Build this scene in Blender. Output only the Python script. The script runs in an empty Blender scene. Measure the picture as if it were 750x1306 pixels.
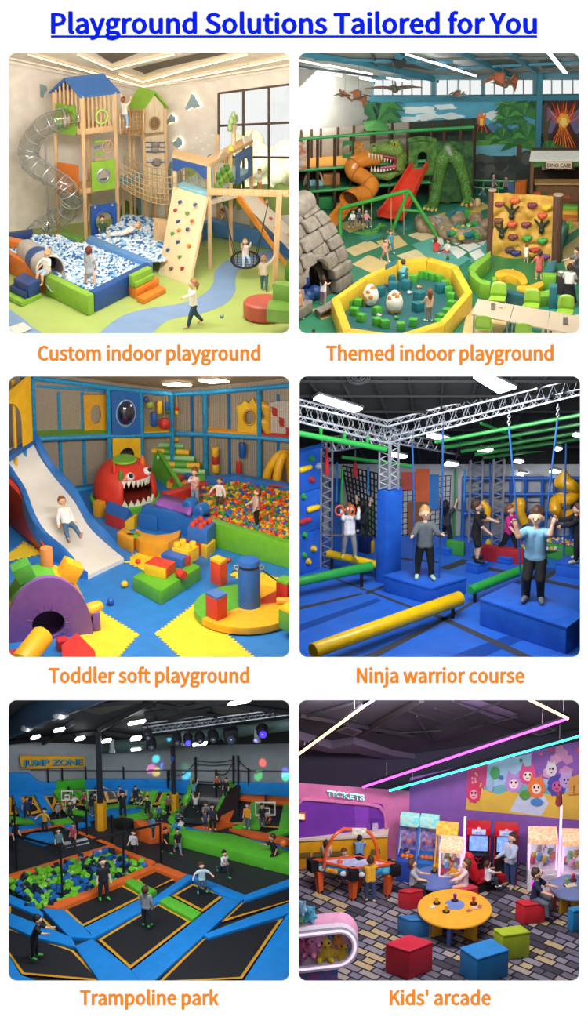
import bpy,bmesh,math,random
import numpy as np
from mathutils import Vector as V3,Matrix
random.seed(7)
S=bpy.context.scene
COL=S.collection
R_=math.radians
# camera, world, lights, exposure
FPX,CX,CY,PITCH,DEP,DBOARD,CAMZ=3600.0,375.0,653.0,R_(23),72.0,66.5,43.0
FWD=V3((0,math.cos(PITCH),-math.sin(PITCH)));UPV=V3((0,math.sin(PITCH),math.cos(PITCH)))
CAM=V3((0,0,CAMZ))
def ray(px,py):return V3((1,0,0))*(px-CX)+UPV*(CY-py)+FWD*FPX
def at_depth(px,py,d):return CAM+ray(px,py)*(d/FPX)
cd=bpy.data.cameras.new('camera');cam=bpy.data.objects.new('camera',cd);COL.objects.link(cam)
cam.location=CAM;cam.rotation_euler=(math.pi/2-PITCH,0,0)
cd.sensor_fit='VERTICAL';cd.sensor_height=36;cd.sensor_width=36;cd.lens=36*FPX/1306;cd.clip_end=1000;cd.clip_start=1
S.camera=cam
S.view_settings.view_transform='Standard';S.view_settings.look='None'
S.view_settings.gamma=1;S.view_settings.exposure=0;S.view_settings.use_curve_mapping=False
W=bpy.data.worlds.new('world');S.world=W;W.use_nodes=True
W.node_tree.nodes['Background'].inputs[0].default_value=(1,1,1,1);W.node_tree.nodes['Background'].inputs[1].default_value=1.05
def lin(h):
 if not isinstance(h,str):return tuple(h)
 h=h.lstrip('#');o=[]
 for i in(0,2,4):
  c=int(h[i:i+2],16)/255;o.append(c/12.92 if c<=.04045 else((c+.055)/1.055)**2.4)
 return tuple(o)
def area_light(name,loc,target,sx,sy,power,color=(1,1,1)):
 l=bpy.data.lights.new(name,'AREA');l.shape='RECTANGLE';l.size=sx;l.size_y=sy;l.energy=power;l.color=color
 o=bpy.data.objects.new(name,l);COL.objects.link(o);o.location=loc
 o.rotation_euler=(V3(target)-V3(loc)).to_track_quat('-Z','Y').to_euler();return o
ROOMS={'custom':(11,67,369,425),'themed':(381,67,739,425),'toddler':(11,480,369,838),'ninja':(382,480,740,838),'jump':(11,893,369,1251),'arcade':(381,893,739,1251)}
LIGHTS={'custom':(1050,(1,.96,.9)),'themed':(1400,(1,.98,.95)),'toddler':(1450,(1,.96,.88)),'ninja':(1300,(.95,.97,1)),'jump':(1150,(.95,.97,1)),'arcade':(1150,(1,.9,.95))}
for k,(a,b,c,d)in ROOMS.items():
 m=(a+c)/2
 area_light('light_'+k,at_depth(m,b-1,69.5),at_depth(m,d-110,79),6.4,1.6,LIGHTS[k][0],LIGHTS[k][1])  # unseen area lamp added above each opening to light its room
 # materials
MATS={}
def mat(col,rough=.5,kind='plain',emit=0,metal=0,alpha=1,scale=12.,col2=None,bump=.15,name=None):
 key=(col,rough,kind,emit,metal,alpha,scale,col2,bump)
 if key in MATS:return MATS[key]
 m=bpy.data.materials.new(name or 'surface');m.use_nodes=True;nt=m.node_tree;N=nt.nodes;L=nt.links
 p=N['Principled BSDF'];c=lin(col)
 p.inputs['Base Color'].default_value=(*c,1);p.inputs['Roughness'].default_value=rough;p.inputs['Metallic'].default_value=metal
 if emit:
  p.inputs['Emission Color'].default_value=(*c,1);p.inputs['Emission Strength'].default_value=emit
 if kind=='glass':
  out=N['Material Output'];g=N.new('ShaderNodeBsdfGlossy');g.inputs['Roughness'].default_value=.08;t=N.new('ShaderNodeBsdfTransparent')
  t.inputs['Color'].default_value=(*c,1);mx=N.new('ShaderNodeMixShader');fr=N.new('ShaderNodeLayerWeight');fr.inputs['Blend'].default_value=.25
  ma=N.new('ShaderNodeMath');ma.operation='MULTIPLY_ADD';ma.inputs[1].default_value=.8;ma.inputs[2].default_value=1-alpha;ma.use_clamp=True
  L.new(fr.outputs['Facing'],ma.inputs[0]);L.new(ma.outputs[0],mx.inputs[0]);L.new(t.outputs[0],mx.inputs[1]);L.new(g.outputs[0],mx.inputs[2]);L.new(mx.outputs[0],out.inputs['Surface'])
  MATS[key]=m;return m
 tc=N.new('ShaderNodeTexCoord')
 def mixcol(fac,a,b):
  mx=N.new('ShaderNodeMix');mx.data_type='RGBA'
  mx.inputs['A'].default_value=(*a,1);mx.inputs['B'].default_value=(*b,1);L.new(fac,mx.inputs['Factor']);L.new(mx.outputs['Result'],p.inputs['Base Color'])
 def ramp(sock,lo,hi):
  r=N.new('ShaderNodeMapRange');r.inputs['From Min'].default_value=lo;r.inputs['From Max'].default_value=hi;L.new(sock,r.inputs['Value']);return r.outputs['Result']
 def bmp(sock,st,dist=.02):
  b=N.new('ShaderNodeBump');b.inputs['Strength'].default_value=st;b.inputs['Distance'].default_value=dist;L.new(sock,b.inputs['Height']);L.new(b.outputs[0],p.inputs['Normal'])
 if kind in('plain','cloth','mottle'):
  n=N.new('ShaderNodeTexNoise');n.inputs['Scale'].default_value=scale;n.inputs['Detail'].default_value=3;L.new(tc.outputs['Object'],n.inputs['Vector'])
  c2=lin(col2)if col2 else tuple(x*.88 for x in c)
  mixcol(ramp(n.outputs['Fac'],.35,.65),c,c2)
  if bump:bmp(n.outputs['Fac'],bump)
 elif kind=='wood':
  mp=N.new('ShaderNodeMapping');mp.inputs['Scale'].default_value=(14,14,1.2);L.new(tc.outputs['Object'],mp.inputs['Vector'])
  n=N.new('ShaderNodeTexNoise');n.inputs['Scale'].default_value=2.2;n.inputs['Detail'].default_value=4;L.new(mp.outputs[0],n.inputs['Vector'])
  mixcol(ramp(n.outputs['Fac'],.3,.7),c,lin(col2)if col2 else tuple(x*.78 for x in c));bmp(n.outputs['Fac'],.1)
 elif kind=='voronoi':
  v=N.new('ShaderNodeTexVoronoi');v.feature='DISTANCE_TO_EDGE';v.inputs['Scale'].default_value=scale;L.new(tc.outputs['Object'],v.inputs['Vector'])
  f=ramp(v.outputs['Distance'],.02,.09);mixcol(f,lin(col2)if col2 else tuple(x*.3 for x in c),c);bmp(f,.6,.04)
 elif kind=='grid':
  br=N.new('ShaderNodeTexBrick');br.inputs['Scale'].default_value=scale;br.offset=0;br.inputs['Brick Width'].default_value=.25;br.inputs['Row Height'].default_value=.25
  br.inputs['Color1'].default_value=(*c,1);br.inputs['Color2'].default_value=(*[x*.85 for x in c],1);br.inputs['Mortar'].default_value=(*(lin(col2)if col2 else tuple(x*.4 for x in c)),1);br.inputs['Mortar Size'].default_value=.03
  sp=N.new('ShaderNodeSeparateXYZ');ad=N.new('ShaderNodeMath');cb=N.new('ShaderNodeCombineXYZ');L.new(tc.outputs['Object'],sp.inputs[0])
  L.new(sp.outputs[0],ad.inputs[0]);L.new(sp.outputs[1],ad.inputs[1]);L.new(ad.outputs[0],cb.inputs[0]);L.new(sp.outputs[2],cb.inputs[1]);L.new(cb.outputs[0],br.inputs['Vector']);L.new(br.outputs['Color'],p.inputs['Base Color'])
 elif kind=='carpet':
  mp=N.new('ShaderNodeMapping');mp.inputs['Rotation'].default_value=(0,0,R_(38));L.new(tc.outputs['Object'],mp.inputs['Vector'])
  br=N.new('ShaderNodeTexBrick');br.inputs['Scale'].default_value=scale;br.offset=.37;br.offset_frequency=2;br.squash=.6;br.squash_frequency=3
  br.inputs['Brick Width'].default_value=.62;br.inputs['Row Height'].default_value=.27;br.inputs['Mortar Size'].default_value=.028;br.inputs['Mortar'].default_value=(.008,.008,.012,1);br.inputs['Mortar Smooth'].default_value=0
  br.inputs['Color1'].default_value=(0,0,0,1);br.inputs['Color2'].default_value=(1,1,1,1);L.new(mp.outputs[0],br.inputs['Vector'])
  cr=N.new('ShaderNodeValToRGB');cr.color_ramp.interpolation='CONSTANT'
  e=cr.color_ramp.elements
  cols=['#6b6a78','#8d8a94','#3c3b48','#77758a','#b9a77f','#55535f','#a39b93','#84828f']
  for i,hx in enumerate(cols):
   if i>1:e.new(i/len(cols))
   e[i].position=i/len(cols);e[i].color=(*lin(hx),1)
  L.new(br.outputs['Color'],cr.inputs[0]);mx=N.new('ShaderNodeMix');mx.data_type='RGBA';L.new(br.outputs['Fac'],mx.inputs['Factor']);L.new(cr.outputs[0],mx.inputs['A']);mx.inputs['B'].default_value=(.008,.008,.012,1)
  n=N.new('ShaderNodeTexNoise');n.inputs['Scale'].default_value=60;L.new(tc.outputs['Object'],n.inputs['Vector']);L.new(mx.outputs['Result'],p.inputs['Base Color']);bmp(n.outputs['Fac'],.3)
 if alpha<1:p.inputs['Alpha'].default_value=alpha
 MATS[key]=m;return m
SF=lambda c,r=.42:mat(c,r,'plain',scale=4,bump=.05)
WOOD=mat('#dcb98c',.55,'wood',col2='#c79f70')
STEEL=mat('#c9cbd2',.3,'plain',metal=.85)
BLACK=mat('#141418',.5);WHITE=mat('#f2f1ee',.5)
GLASS=mat('#f4f8f8',.1,'glass',alpha=.93)
# mesh builder
SIDE=[0]
class B:
 def __init__(s):s.v=[];s.f=[];s.mi=[];s.m=[]
 def _m(s,m):
  if m not in s.m:s.m.append(m)
  return s.m.index(m)
 def add(s,vs,fs,m):
  n=len(s.v);i=s._m(m);s.v.extend([tuple(x)for x in vs])
  for f in fs:s.f.append(tuple(n+k for k in f));s.mi.append(i)
  return s
 def bm(s,b,m):
  b.verts.index_update();s.add([v.co for v in b.verts],[[v.index for v in f.verts]for f in b.faces],m);b.free();return s
 def poly(s,pts,m):return s.add(pts,[range(len(pts))],m)
 def hull(s,lo,hi,m,bev=0,seg=2):
  b=bmesh.new();A=[b.verts.new(p)for p in lo];T=[b.verts.new(p)for p in hi];n=len(A)
  b.faces.new(A[::-1]);b.faces.new(T)
  for i in range(n):b.faces.new((A[i],A[(i+1)%n],T[(i+1)%n],T[i]))
  bmesh.ops.recalc_face_normals(b,faces=b.faces)
  if bev:bmesh.ops.bevel(b,geom=list(b.edges),offset=bev,offset_type='OFFSET',segments=seg,profile=.6,affect='EDGES',clamp_overlap=True)
  return s.bm(b,m)
 def prism(s,pts,h,m,bev=0,seg=2):
  up=h if isinstance(h,V3)else V3((0,0,h))
  return s.hull([V3(p)for p in pts],[V3(p)+up for p in pts],m,bev,seg)
 def box(s,c,sz,m,rz=0,bev=0,M=None):
  M=M or Matrix.Rotation(rz,3,'Z');c=V3(c);x,y,z=[q/2 for q in sz]
  lo=[c+M@V3(p)for p in((-x,-y,-z),(x,-y,-z),(x,y,-z),(-x,y,-z))]
  hi=[c+M@V3(p)for p in((-x,-y,z),(x,-y,z),(x,y,z),(-x,y,z))]
  return s.hull(lo,hi,m,bev)
 def beam(s,a,b,w,h,m,bev=0):
  a=V3(a);b=V3(b);d=(b-a).normalized();sd=d.cross(V3((0,0,1)))
  sd=sd.normalized()if sd.length>1e-4 else V3((1,0,0));u=sd.cross(d)
  q=[sd*(x*w/2)+u*(y*h/2)for x,y in((-1,-1),(1,-1),(1,1),(-1,1))]
  return s.hull([a+k for k in q],[b+k for k in q],m,bev)
 def tube(s,pts,r,m,n=8,cQ=False,caps=True):
  P=[V3(p)for p in pts];k=len(P);rr=r if isinstance(r,(list,tuple))else[r]*k
  vs=[];prev=None
  for i,p in enumerate(P):
   if cQ:t=P[(i+1)%k]-P[i-1]
   else:t=P[min(i+1,k-1)]-P[max(i-1,0)]
   t=t.normalized()
   if prev is None:
    sd=t.cross(V3((0,0,1)));sd=sd.normalized()if sd.length>.05 else V3((1,0,0))
   else:
    sd=(prev-t*prev.dot(t));sd=sd.normalized()if sd.length>1e-5 else V3((1,0,0))
   prev=sd;u=t.cross(sd)
   vs+=[p+(sd*math.cos(a)+u*math.sin(a))*rr[i]for a in[2*math.pi*j/n for j in range(n)]]
  fs=[]
  for i in range(k if cQ else k-1):
   j=(i+1)%k
   fs+=[(i*n+q,i*n+(q+1)%n,j*n+(q+1)%n,j*n+q)for q in range(n)]
  if caps and not cQ:fs+=[tuple(range(n))[::-1],tuple(range((k-1)*n,k*n))]
  return s.add(vs,fs,m)
 def lathe(s,c,prof,m,n=20,axis=None):
  c=V3(c);M=V3(axis).to_track_quat('Z','Y').to_matrix()if axis is not None else Matrix.Identity(3)
  vs=[c+M@V3((max(r,1e-4)*math.cos(2*math.pi*j/n),max(r,1e-4)*math.sin(2*math.pi*j/n),z))for r,z in prof for j in range(n)]
  fs=[(i*n+q,i*n+(q+1)%n,(i+1)*n+(q+1)%n,(i+1)*n+q)for i in range(len(prof)-1)for q in range(n)]
  fs+=[tuple(range(n))[::-1],tuple(range((len(prof)-1)*n,len(prof)*n))]
  return s.add(vs,fs,m)
 def ball(s,c,r,m,sub=2,sc=(1,1,1)):
  b=bmesh.new();bmesh.ops.create_icosphere(b,subdivisions=sub,radius=1)
  rv=r if isinstance(r,(tuple,list))else(r*sc[0],r*sc[1],r*sc[2])
  for v in b.verts:v.co=V3(c)+V3((v.co.x*rv[0],v.co.y*rv[1],v.co.z*rv[2]))
  return s.bm(b,m)
 def sdf(s,prims,cell,m,k=.02):
  vs,fs=sdf_mesh(prims,cell,k);return s.add(vs,fs,m)
 def obj(s,name,parent=None,lB=None,cat=None,group=None,kind=None,smooth=40,origin=None):
  me=bpy.data.meshes.new(name);V=np.array(s.v,dtype=float).reshape(-1,3)
  if SIDE[0]and origin is None:
   w=((V-np.array(CAM))@np.array(FWD))/FPX;V[:,0]=np.clip(V[:,0],(SIDE[0][0]-4.5-CX)*w,(SIDE[0][1]+4.5-CX)*w)
  if parent is not None:
   org=np.zeros(3);q=parent
   while q is not None:org=org+np.array(q.location);q=q.parent
   loc=V3((0,0,0))
  else:
   lo,hi=V.min(0),V.max(0);loc=V3(((lo[0]+hi[0])/2,(lo[1]+hi[1])/2,lo[2]))if origin is None else V3(origin);org=np.array(loc)
  me.from_pydata((V-org).tolist(),[],s.f)
  for m in s.m:me.materials.append(m)
  me.polygons.foreach_set('material_index',s.mi)
  b=bmesh.new();b.from_mesh(me);bmesh.ops.recalc_face_normals(b,faces=b.faces);b.to_mesh(me);b.free()
  if smooth:me.shade_smooth();me.set_sharp_from_angle(angle=R_(smooth))
  o=bpy.data.objects.new(name,me);o.location=loc;COL.objects.link(o)
  if parent is not None:o.parent=parent
  return tag(o,lB,cat,group,kind)
def tag(o,lB=None,cat=None,group=None,kind=None):
 for k,v in(('label',lB),('category',cat),('group',group),('kind',kind)):
  if v:o[k]=v
 return o
def tG(name,lB,cat,loc,group=None):
 o=bpy.data.objects.new(name,None);o.empty_display_size=.1;o.location=loc;COL.objects.link(o);return tag(o,lB,cat,group)
def struct(b,name):return b.obj(name,kind='structure')
def copy_tree(o,parent=None):
 c=o.copy();COL.objects.link(c);c.parent=parent
 for ch in o.children:copy_tree(ch,c)
 return c
 # implicit surfaces (smooth unions of round cones), meshed with surface nets
def sdf_mesh(prims,cell,k):
 A=np.array([list(p[0])for p in prims]);Bq=np.array([list(p[1])for p in prims]);ra=np.array([p[2]for p in prims]);rb=np.array([p[3]for p in prims])
 rm=np.maximum(ra,rb)[:,None];pad=cell*2.5
 lo=np.minimum(A-rm,Bq-rm).min(0)-pad;hi=np.maximum(A+rm,Bq+rm).max(0)+pad
 n=np.ceil((hi-lo)/cell).astype(int)+1
 D=np.full(n,1e3,dtype=np.float32)
 for a,b,r0,r1 in zip(A,Bq,ra,rb):
  mx=max(r0,r1)+k+2*cell
  i0=np.maximum(((np.minimum(a,b)-mx-lo)/cell).astype(int),0);i1=np.minimum(((np.maximum(a,b)+mx-lo)/cell).astype(int)+2,n)
  X,Y,Z=np.meshgrid(*[lo[d]+cell*np.arange(i0[d],i1[d])for d in range(3)],indexing='ij')
  ab=b-a;L2=max(float(ab@ab),1e-12);px,py,pz=X-a[0],Y-a[1],Z-a[2]
  t=np.clip((px*ab[0]+py*ab[1]+pz*ab[2])/L2,0,1)
  d=np.sqrt((px-t*ab[0])**2+(py-t*ab[1])**2+(pz-t*ab[2])**2)-(r0+(r1-r0)*t)
  sl=tuple(slice(i0[q],i1[q])for q in range(3));O=D[sl]
  h=np.maximum(k-np.abs(O-d),0)/k if k>0 else 0
  D[sl]=np.minimum(O,d)-h*h*k*.25
 ins=D<0;c=np.zeros(tuple(n-1)+(3,));cnt=np.zeros(tuple(n-1));
 cor=[(x,y,z)for x in(0,1)for y in(0,1)for z in(0,1)]
 V8={q:D[q[0]:n[0]-1+q[0],q[1]:n[1]-1+q[1],q[2]:n[2]-1+q[2]]for q in cor}
 for p in cor:
  for ax in range(3):
   if p[ax]:continue
   q=list(p);q[ax]=1;q=tuple(q);a,b=V8[p],V8[q];cr=(a<0)!=(b<0)
   t=np.where(cr,a/np.where(cr,a-b,1),0)
   for d in range(3):c[...,d]+=np.where(cr,p[d]+(t if d==ax else 0),0)
   cnt+=cr
 on=cnt>0;idx=-np.ones(cnt.shape,dtype=int);idx[on]=np.arange(on.sum())
 I=np.argwhere(on);vs=lo+cell*(I+c[on]/cnt[on][:,None]);fs=[]
 for ax in range(3):
  u,w=(ax+1)%3,(ax+2)%3
  s0=[slice(None)]*3;s1=[slice(None)]*3;s0[ax]=slice(0,n[ax]-1);s1[ax]=slice(1,n[ax])
  E=np.argwhere(ins[tuple(s0)]!=ins[tuple(s1)])
  E=E[(E[:,u]>0)&(E[:,w]>0)&(E[:,u]<n[u]-1)&(E[:,w]<n[w]-1)]
  du=np.zeros(3,int);du[u]=1;dw=np.zeros(3,int);dw[w]=1
  g=lambda K:idx[K[:,0],K[:,1],K[:,2]]
  Q=np.stack([g(E),g(E-du),g(E-du-dw),g(E-dw)],1)
  flip=~ins[tuple(s0)][E[:,0],E[:,1],E[:,2]];Q[flip]=Q[flip][:,::-1]
  fs+=Q.tolist()
 return vs.tolist(),fs
 # rooms: pixel rays meet the room's floor, walls, planes
class Room:
 def __init__(s,key):
  SIDE[0]=ROOMS[key][::2]
  s.k=key;s.x0,s.y0,s.x1,s.y1=ROOMS[key];s.zf=at_depth(375,s.y1,DEP).z
  s.cp=math.cos(PITCH+math.atan(((s.y0+s.y1)/2-CY)/FPX))
 def g(s,px,py,h=0):
  d=ray(px,py);t=(s.zf+h-CAM.z)/d.z;return CAM+d*t
 def gs(s,pts,h=0):return[s.g(x,y,h)for x,y in pts]
 def up(s,P,py):
  d=ray(CX,py);t=P.y/d.y;return V3((P.x,P.y,CAM.z+d.z*t))
 def aty(s,px,py,y):d=ray(px,py);return CAM+d*(y/d.y)
 def plane(s,px,py,A,Bp):
  n=V3((-(Bp.y-A.y),Bp.x-A.x,0));d=ray(px,py);return CAM+d*(n.dot(A-CAM)/n.dot(d))
 def pl3(s,px,py,P,n):d=ray(px,py);return CAM+d*(n.dot(P-CAM)/n.dot(d))
 def m(s,px,P):return px*(P-CAM).dot(FWD)/FPX
 def h(s,px,P):return px*(P-CAM).dot(FWD)/FPX/s.cp
 def shell(s,m,ceil=None,df=96):  # unseen sides, top and sill added to stop light leaking between rooms
  a,c=s.x0-5,s.x1+5;t,b=s.y0-9,s.y1+9;fl=s.g(375,b)
  dn=DBOARD+.1
  Q=lambda x,y,d:at_depth(x,y,d)
  bb=B()
  bb.poly([Q(a,t,dn),Q(a,t,df),Q(a,b+60,df),Q(a,b,dn)],m);bb.poly([Q(c,t,dn),Q(c,b,dn),Q(c,b+60,df),Q(c,t,df)],m)
  struct(bb,'wall_side_baffle')
  bb=B();bb.poly([Q(a,t,dn),Q(c,t,dn),Q(c,t,df),Q(a,t,df)],ceil or m);struct(bb,'ceiling')
  bb=B();dd=(fl-CAM).dot(FWD);bb.poly([Q(a,b,dn),Q(c,b,dn),Q(c,b,dd),Q(a,b,dd)],m);struct(bb,'wall_sill_baffle')
 def floor(s,m,back,name='floor'):
  b=B();a,c,f=s.x0-6,s.x1+6,s.y1+9
  b.poly(s.gs([(a,f),(c,f),(c,back),(a,back)]),m);return struct(b,name)
def wall_quad(R,A,Bp,ta,tb,m,name,holes=(),thick=.12):
 """upright wall from floor points A to Bp, its top at picture rows ta and tb; holes: picture rectangles (four corners) cut out"""
 b=B();T0=R.up(A,ta);T1=R.up(Bp,tb);base0=A-V3((0,0,.05));base1=Bp-V3((0,0,.05))
 if not holes:b.poly([base0,base1,T1,T0],m)
 else:
  bmx=bmesh.new()
  def loop(P):
   vs=[bmx.verts.new(p)for p in P];return[bmx.edges.new((vs[i],vs[(i+1)%len(vs)]))for i in range(len(vs))]
  es=loop([base0,base1,T1,T0])
  for h in holes:es+=loop([R.plane(x,y,A,Bp)for x,y in h])
  bmesh.ops.triangle_fill(bmx,use_beauty=True,use_dissolve=False,edges=es);b.bm(bmx,m)
 return struct(b,name)
def sM(pts,n=8,cQ=False):
 P=[V3(p)for p in pts];k=len(P);out=[]
 for i in range(k if cQ else k-1):
  g=lambda j:P[j%k]if cQ else P[min(max(j,0),k-1)]
  a,b,c,d=g(i-1),g(i),g(i+1),g(i+2)
  for q in range(n):
   t=q/n;out.append(.5*(2*b+(c-a)*t+(2*a-5*b+4*c-d)*t*t+(3*b-a-3*c+d)*t**3))
 if not cQ:out.append(P[-1])
 return out
def text_mesh(body,bold=0.,extrude=0.004,spacing=1.0):
 cu=bpy.data.curves.new('lettering','FONT');cu.body=body;cu.extrude=extrude;cu.offset=bold;cu.align_x='CENTER';cu.space_character=spacing;cu.resolution_u=4
 o=bpy.data.objects.new('lettering',cu);COL.objects.link(o)
 me=bpy.data.meshes.new_from_object(o.evaluated_get(bpy.context.evaluated_depsgraph_get()));
 V=[v.co.copy()for v in me.vertices];F=[tuple(p.vertices)for p in me.polygons]
 bpy.data.objects.remove(o);bpy.data.curves.remove(cu);bpy.data.meshes.remove(me);return V,F
TEXT={}
def add_text(b,body,p00,p10,p01,m,bold=0.,off=.01):
 """lettering filling the frame: p00 lower left, p10 lower right, p01 upper left"""
 V,F=TEXT[body,bold];xs=[v.x for v in V];ys=[v.y for v in V];zs=[v.z for v in V]
 x0,x1,y0,y1=min(xs),max(xs),min(ys),max(ys);ex=(p10-p00);ey=(p01-p00);n=ex.cross(ey).normalized()
 b.add([p00+ex*((v.x-x0)/(x1-x0))+ey*((v.y-y0)/(y1-y0))+n*(off+v.z)for v in V],F,m)
for tx,bo in(('DINO CAFE',.012),('JUMP ZONE',.02),('TICKETS',.03),('TICKETS',.0)):TEXT[tx,bo]=text_mesh(tx,bo)
# people
SKIN=[mat('#e8b798',.55,bump=.02),mat('#d9a07c',.55,bump=.02),mat('#f0c6aa',.55,bump=.02)]
HAIRC={'brown':'#4a2e1d','blond':'#c99b5e','black':'#1b1512','ginger':'#8a4b27','light':'#a87a4c'}
POSES={'stand':dict(L=(3,4,4),R=(-3,4,4),l=(8,12,15),r=(0,14,15)),'walk':dict(L=(24,3,8),R=(-18,3,22),l=(-24,8,20),r=(26,8,30),lean=5),'run':dict(L=(40,3,30),R=(-28,3,45),l=(-40,10,60),r=(45,10,60),lean=12),'jump':dict(L=(25,10,50),R=(10,10,30),l=(40,55,30),r=(30,60,20),lean=4),'reach':dict(L=(8,3,4),R=(-8,4,6),l=(150,10,10),r=(20,14,30)),'up':dict(L=(6,5,6),R=(-4,5,6),l=(165,12,15),r=(165,12,15)),'fwd':dict(L=(6,4,6),R=(-4,4,6),l=(60,6,25),r=(60,6,25),lean=6),'sit':dict(L=(85,8,80),R=(85,8,80),l=(40,8,40),r=(40,8,40),sit=1),'sitfloor':dict(L=(82,16,20),R=(82,16,12),l=(30,14,40),r=(30,14,40),sit=1),'squat':dict(L=(105,14,130),R=(100,14,125),l=(55,12,40),r=(55,12,40),lean=25),'recline':dict(L=(68,12,20),R=(60,12,12),l=(-20,22,35),r=(-20,22,35),lean=-32,sit=1),'hang':dict(L=(20,6,30),R=(5,6,20),l=(172,10,10),r=(172,10,10)),'climb':dict(L=(70,14,80),R=(10,8,20),l=(150,16,30),r=(120,18,50)),'lean':dict(L=(5,4,6),R=(-2,4,6),l=(55,10,45),r=(55,10,45),lean=18),}
def pN(lB,pos,H,face,pose='stand',shirt='#ffffff',pants='#2f3c56',hair='brown',style='short',sleeve='short',leg='long',shoes='#e9e4dc',skin=0,skirt=None,group=None,name='person',head=(0,-12),cat='person',**kw):
 P=dict(POSES[pose]);P.update(kw);lean=R_(P.get('lean',0));a=R_(face)
 f=V3((math.sin(a),-math.cos(a),0));l=V3((math.cos(a),math.sin(a),0));u=V3((0,0,1))
 sk=SKIN[skin%3];pos=V3(pos)
 def vec(t,o,side):t,o=R_(t),R_(o);return f*(math.sin(t)*math.cos(o))+l*(side*math.sin(o))-u*(math.cos(t)*math.cos(o))
 tu=u*math.cos(lean)+f*math.sin(lean);tf=f*math.cos(lean)-u*math.sin(lean);sl=R_(P.get('side',0));tu=(tu*math.cos(sl)+l*math.sin(sl)).normalized()
 hip=V3((0,0,0));J={};K=P.get('hd',(.88 if P.get('fine')else .98)if P.get('adult')is None else .8)
 hr=.082*K
 for nm,sd in(('L',1),('R',-1)):
  t,o,kn=P[nm];h=hip+l*(sd*.055);k=h+vec(t,o,sd)*.225;an=k+vec(t-kn,o*.4,sd)*.225
  ft=P.get('toe',None);td=vec(t-kn+90+(12 if t-kn<-10 else 0),o,sd)if abs(t-kn)>35 else(f+l*sd*.25).normalized()
  J[nm]=(h,k,an,an+td*.105-u*(.012 if abs(t-kn)<=35 else 0),an-td*.022)
 sh=hip+tu*.285;neck=hip+tu*.335;yaw,pt=R_(head[0]),R_(head[1])
 hf=(tf*math.cos(yaw)+l*math.sin(yaw));hu=tu*.5+u*.5 if abs(P.get('lean',0))<60 else tu
 hu=hu.normalized();hf=(hf-hu*hf.dot(hu)).normalized();hf,hu=hf*math.cos(pt)-hu*math.sin(pt),hu*math.cos(pt)+hf*math.sin(pt);hl=hu.cross(hf)
 hc=neck+hu*(.045+hr)
 for nm,sd in(('l',1),('r',-1)):
  t,o,e=P[nm][:3];o2=P[nm][3]if len(P[nm])>3 else o*.5
  s0=sh+l*(sd*.098);el=s0+vec(t,o,sd)*.15;wr=el+vec(t+e,o2,sd)*.135;J[nm]=(s0,el,wr,vec(t+e,o2,sd))
 low=min(min(J[q][2].z,J[q][3].z,J[q][4].z)for q in 'LR')-.03
 base=-.075 if P.get('sit')else low
 hgt=hc.z+hr*1.1-base if not P.get('sit')else None
 fold=(.045+.45+.335+.045+2*hr+.05);Sc=H/fold
 T=lambda p:pos+(p-u*base)*Sc
 root=tG(name,lB,cat,pos,group)
 big=P.get('fine',Sc>1.5);cell=(.0095 if big else .0135)*Sc
 def cones(lst):return[(T(p),T(q),r0*Sc,r1*Sc)for p,q,r0,r1 in lst]
 tw=.062
 torso=[(hip+l*.035,sh-tu*.03+l*.05,.058,.05),(hip-l*.035,sh-tu*.03-l*.05,.058,.05),(hip+tu*.02,hip+tu*.02,.058,.058),(sh+l*.075,sh-l*.075,.04,.04)]
 bd=list(torso)+[(sh,neck+hu*.02,.032,.028),(hc+hu*.012-hf*.008,hc-hu*.0,hr,hr*.97),(hc-hu*.03+hf*.012,hc-hu*.045+hf*.022,hr*.72,hr*.55),(hc+hf*hr*.98-hu*.018,hc+hf*hr*1.08-hu*.026,.009,.012)]
 for sd in(1,-1):bd+=[(hc+hl*sd*hr*.97-hu*.012,hc+hl*sd*hr*1.02-hu*.03,.014,.011)]
 hands=B()
 for nm,sd in(('l',1),('r',-1)):
  s0,el,wr,d=J[nm];bd+=[(s0,el,.034,.027),(el,wr,.028,.019)]
  pn=(f-d*f.dot(d));pn=pn.normalized()if pn.length>.2 else l*sd
  pw=d.cross(pn).normalized();bd+=[(wr+pw*.009,wr+d*.035+pw*.011,.014,.013),(wr-pw*.009,wr+d*.035-pw*.011,.014,.013)]
  cu=P.get('curl',.5)
  for q,ln in enumerate((.036,.042,.04,.032)):
   b0=wr+d*.038+pw*((q-1.5)*.0095);b1=b0+(d+pn*cu*.5).normalized()*ln*.55;b2=b1+(d*(1-cu*.6)+pn*cu).normalized()*ln*.5
   hands.tube([T(b0),T(b1),T(b2)],[.0062*Sc,.0058*Sc,.0042*Sc],sk,5)
  b0=wr+d*.012-pw*.018;b1=b0+(d-pw*.9+pn*.3).normalized()*.024;hands.tube([T(b0),T(b1),T(b1+(d+pn*.5).normalized()*.02)],[.008*Sc,.0068*Sc,.005*Sc],sk,5)
 for nm in 'LR':
  h,k,an,toe,heel=J[nm];bd+=[(h,k,.054,.038),(k,an+(k-an)*.5,.036,.036),(k,an,.036,.024),(heel,toe,.022,.018)]
 b=hands;b.sdf(cones(bd),cell,sk,.018*Sc);b.obj('body',root)
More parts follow.
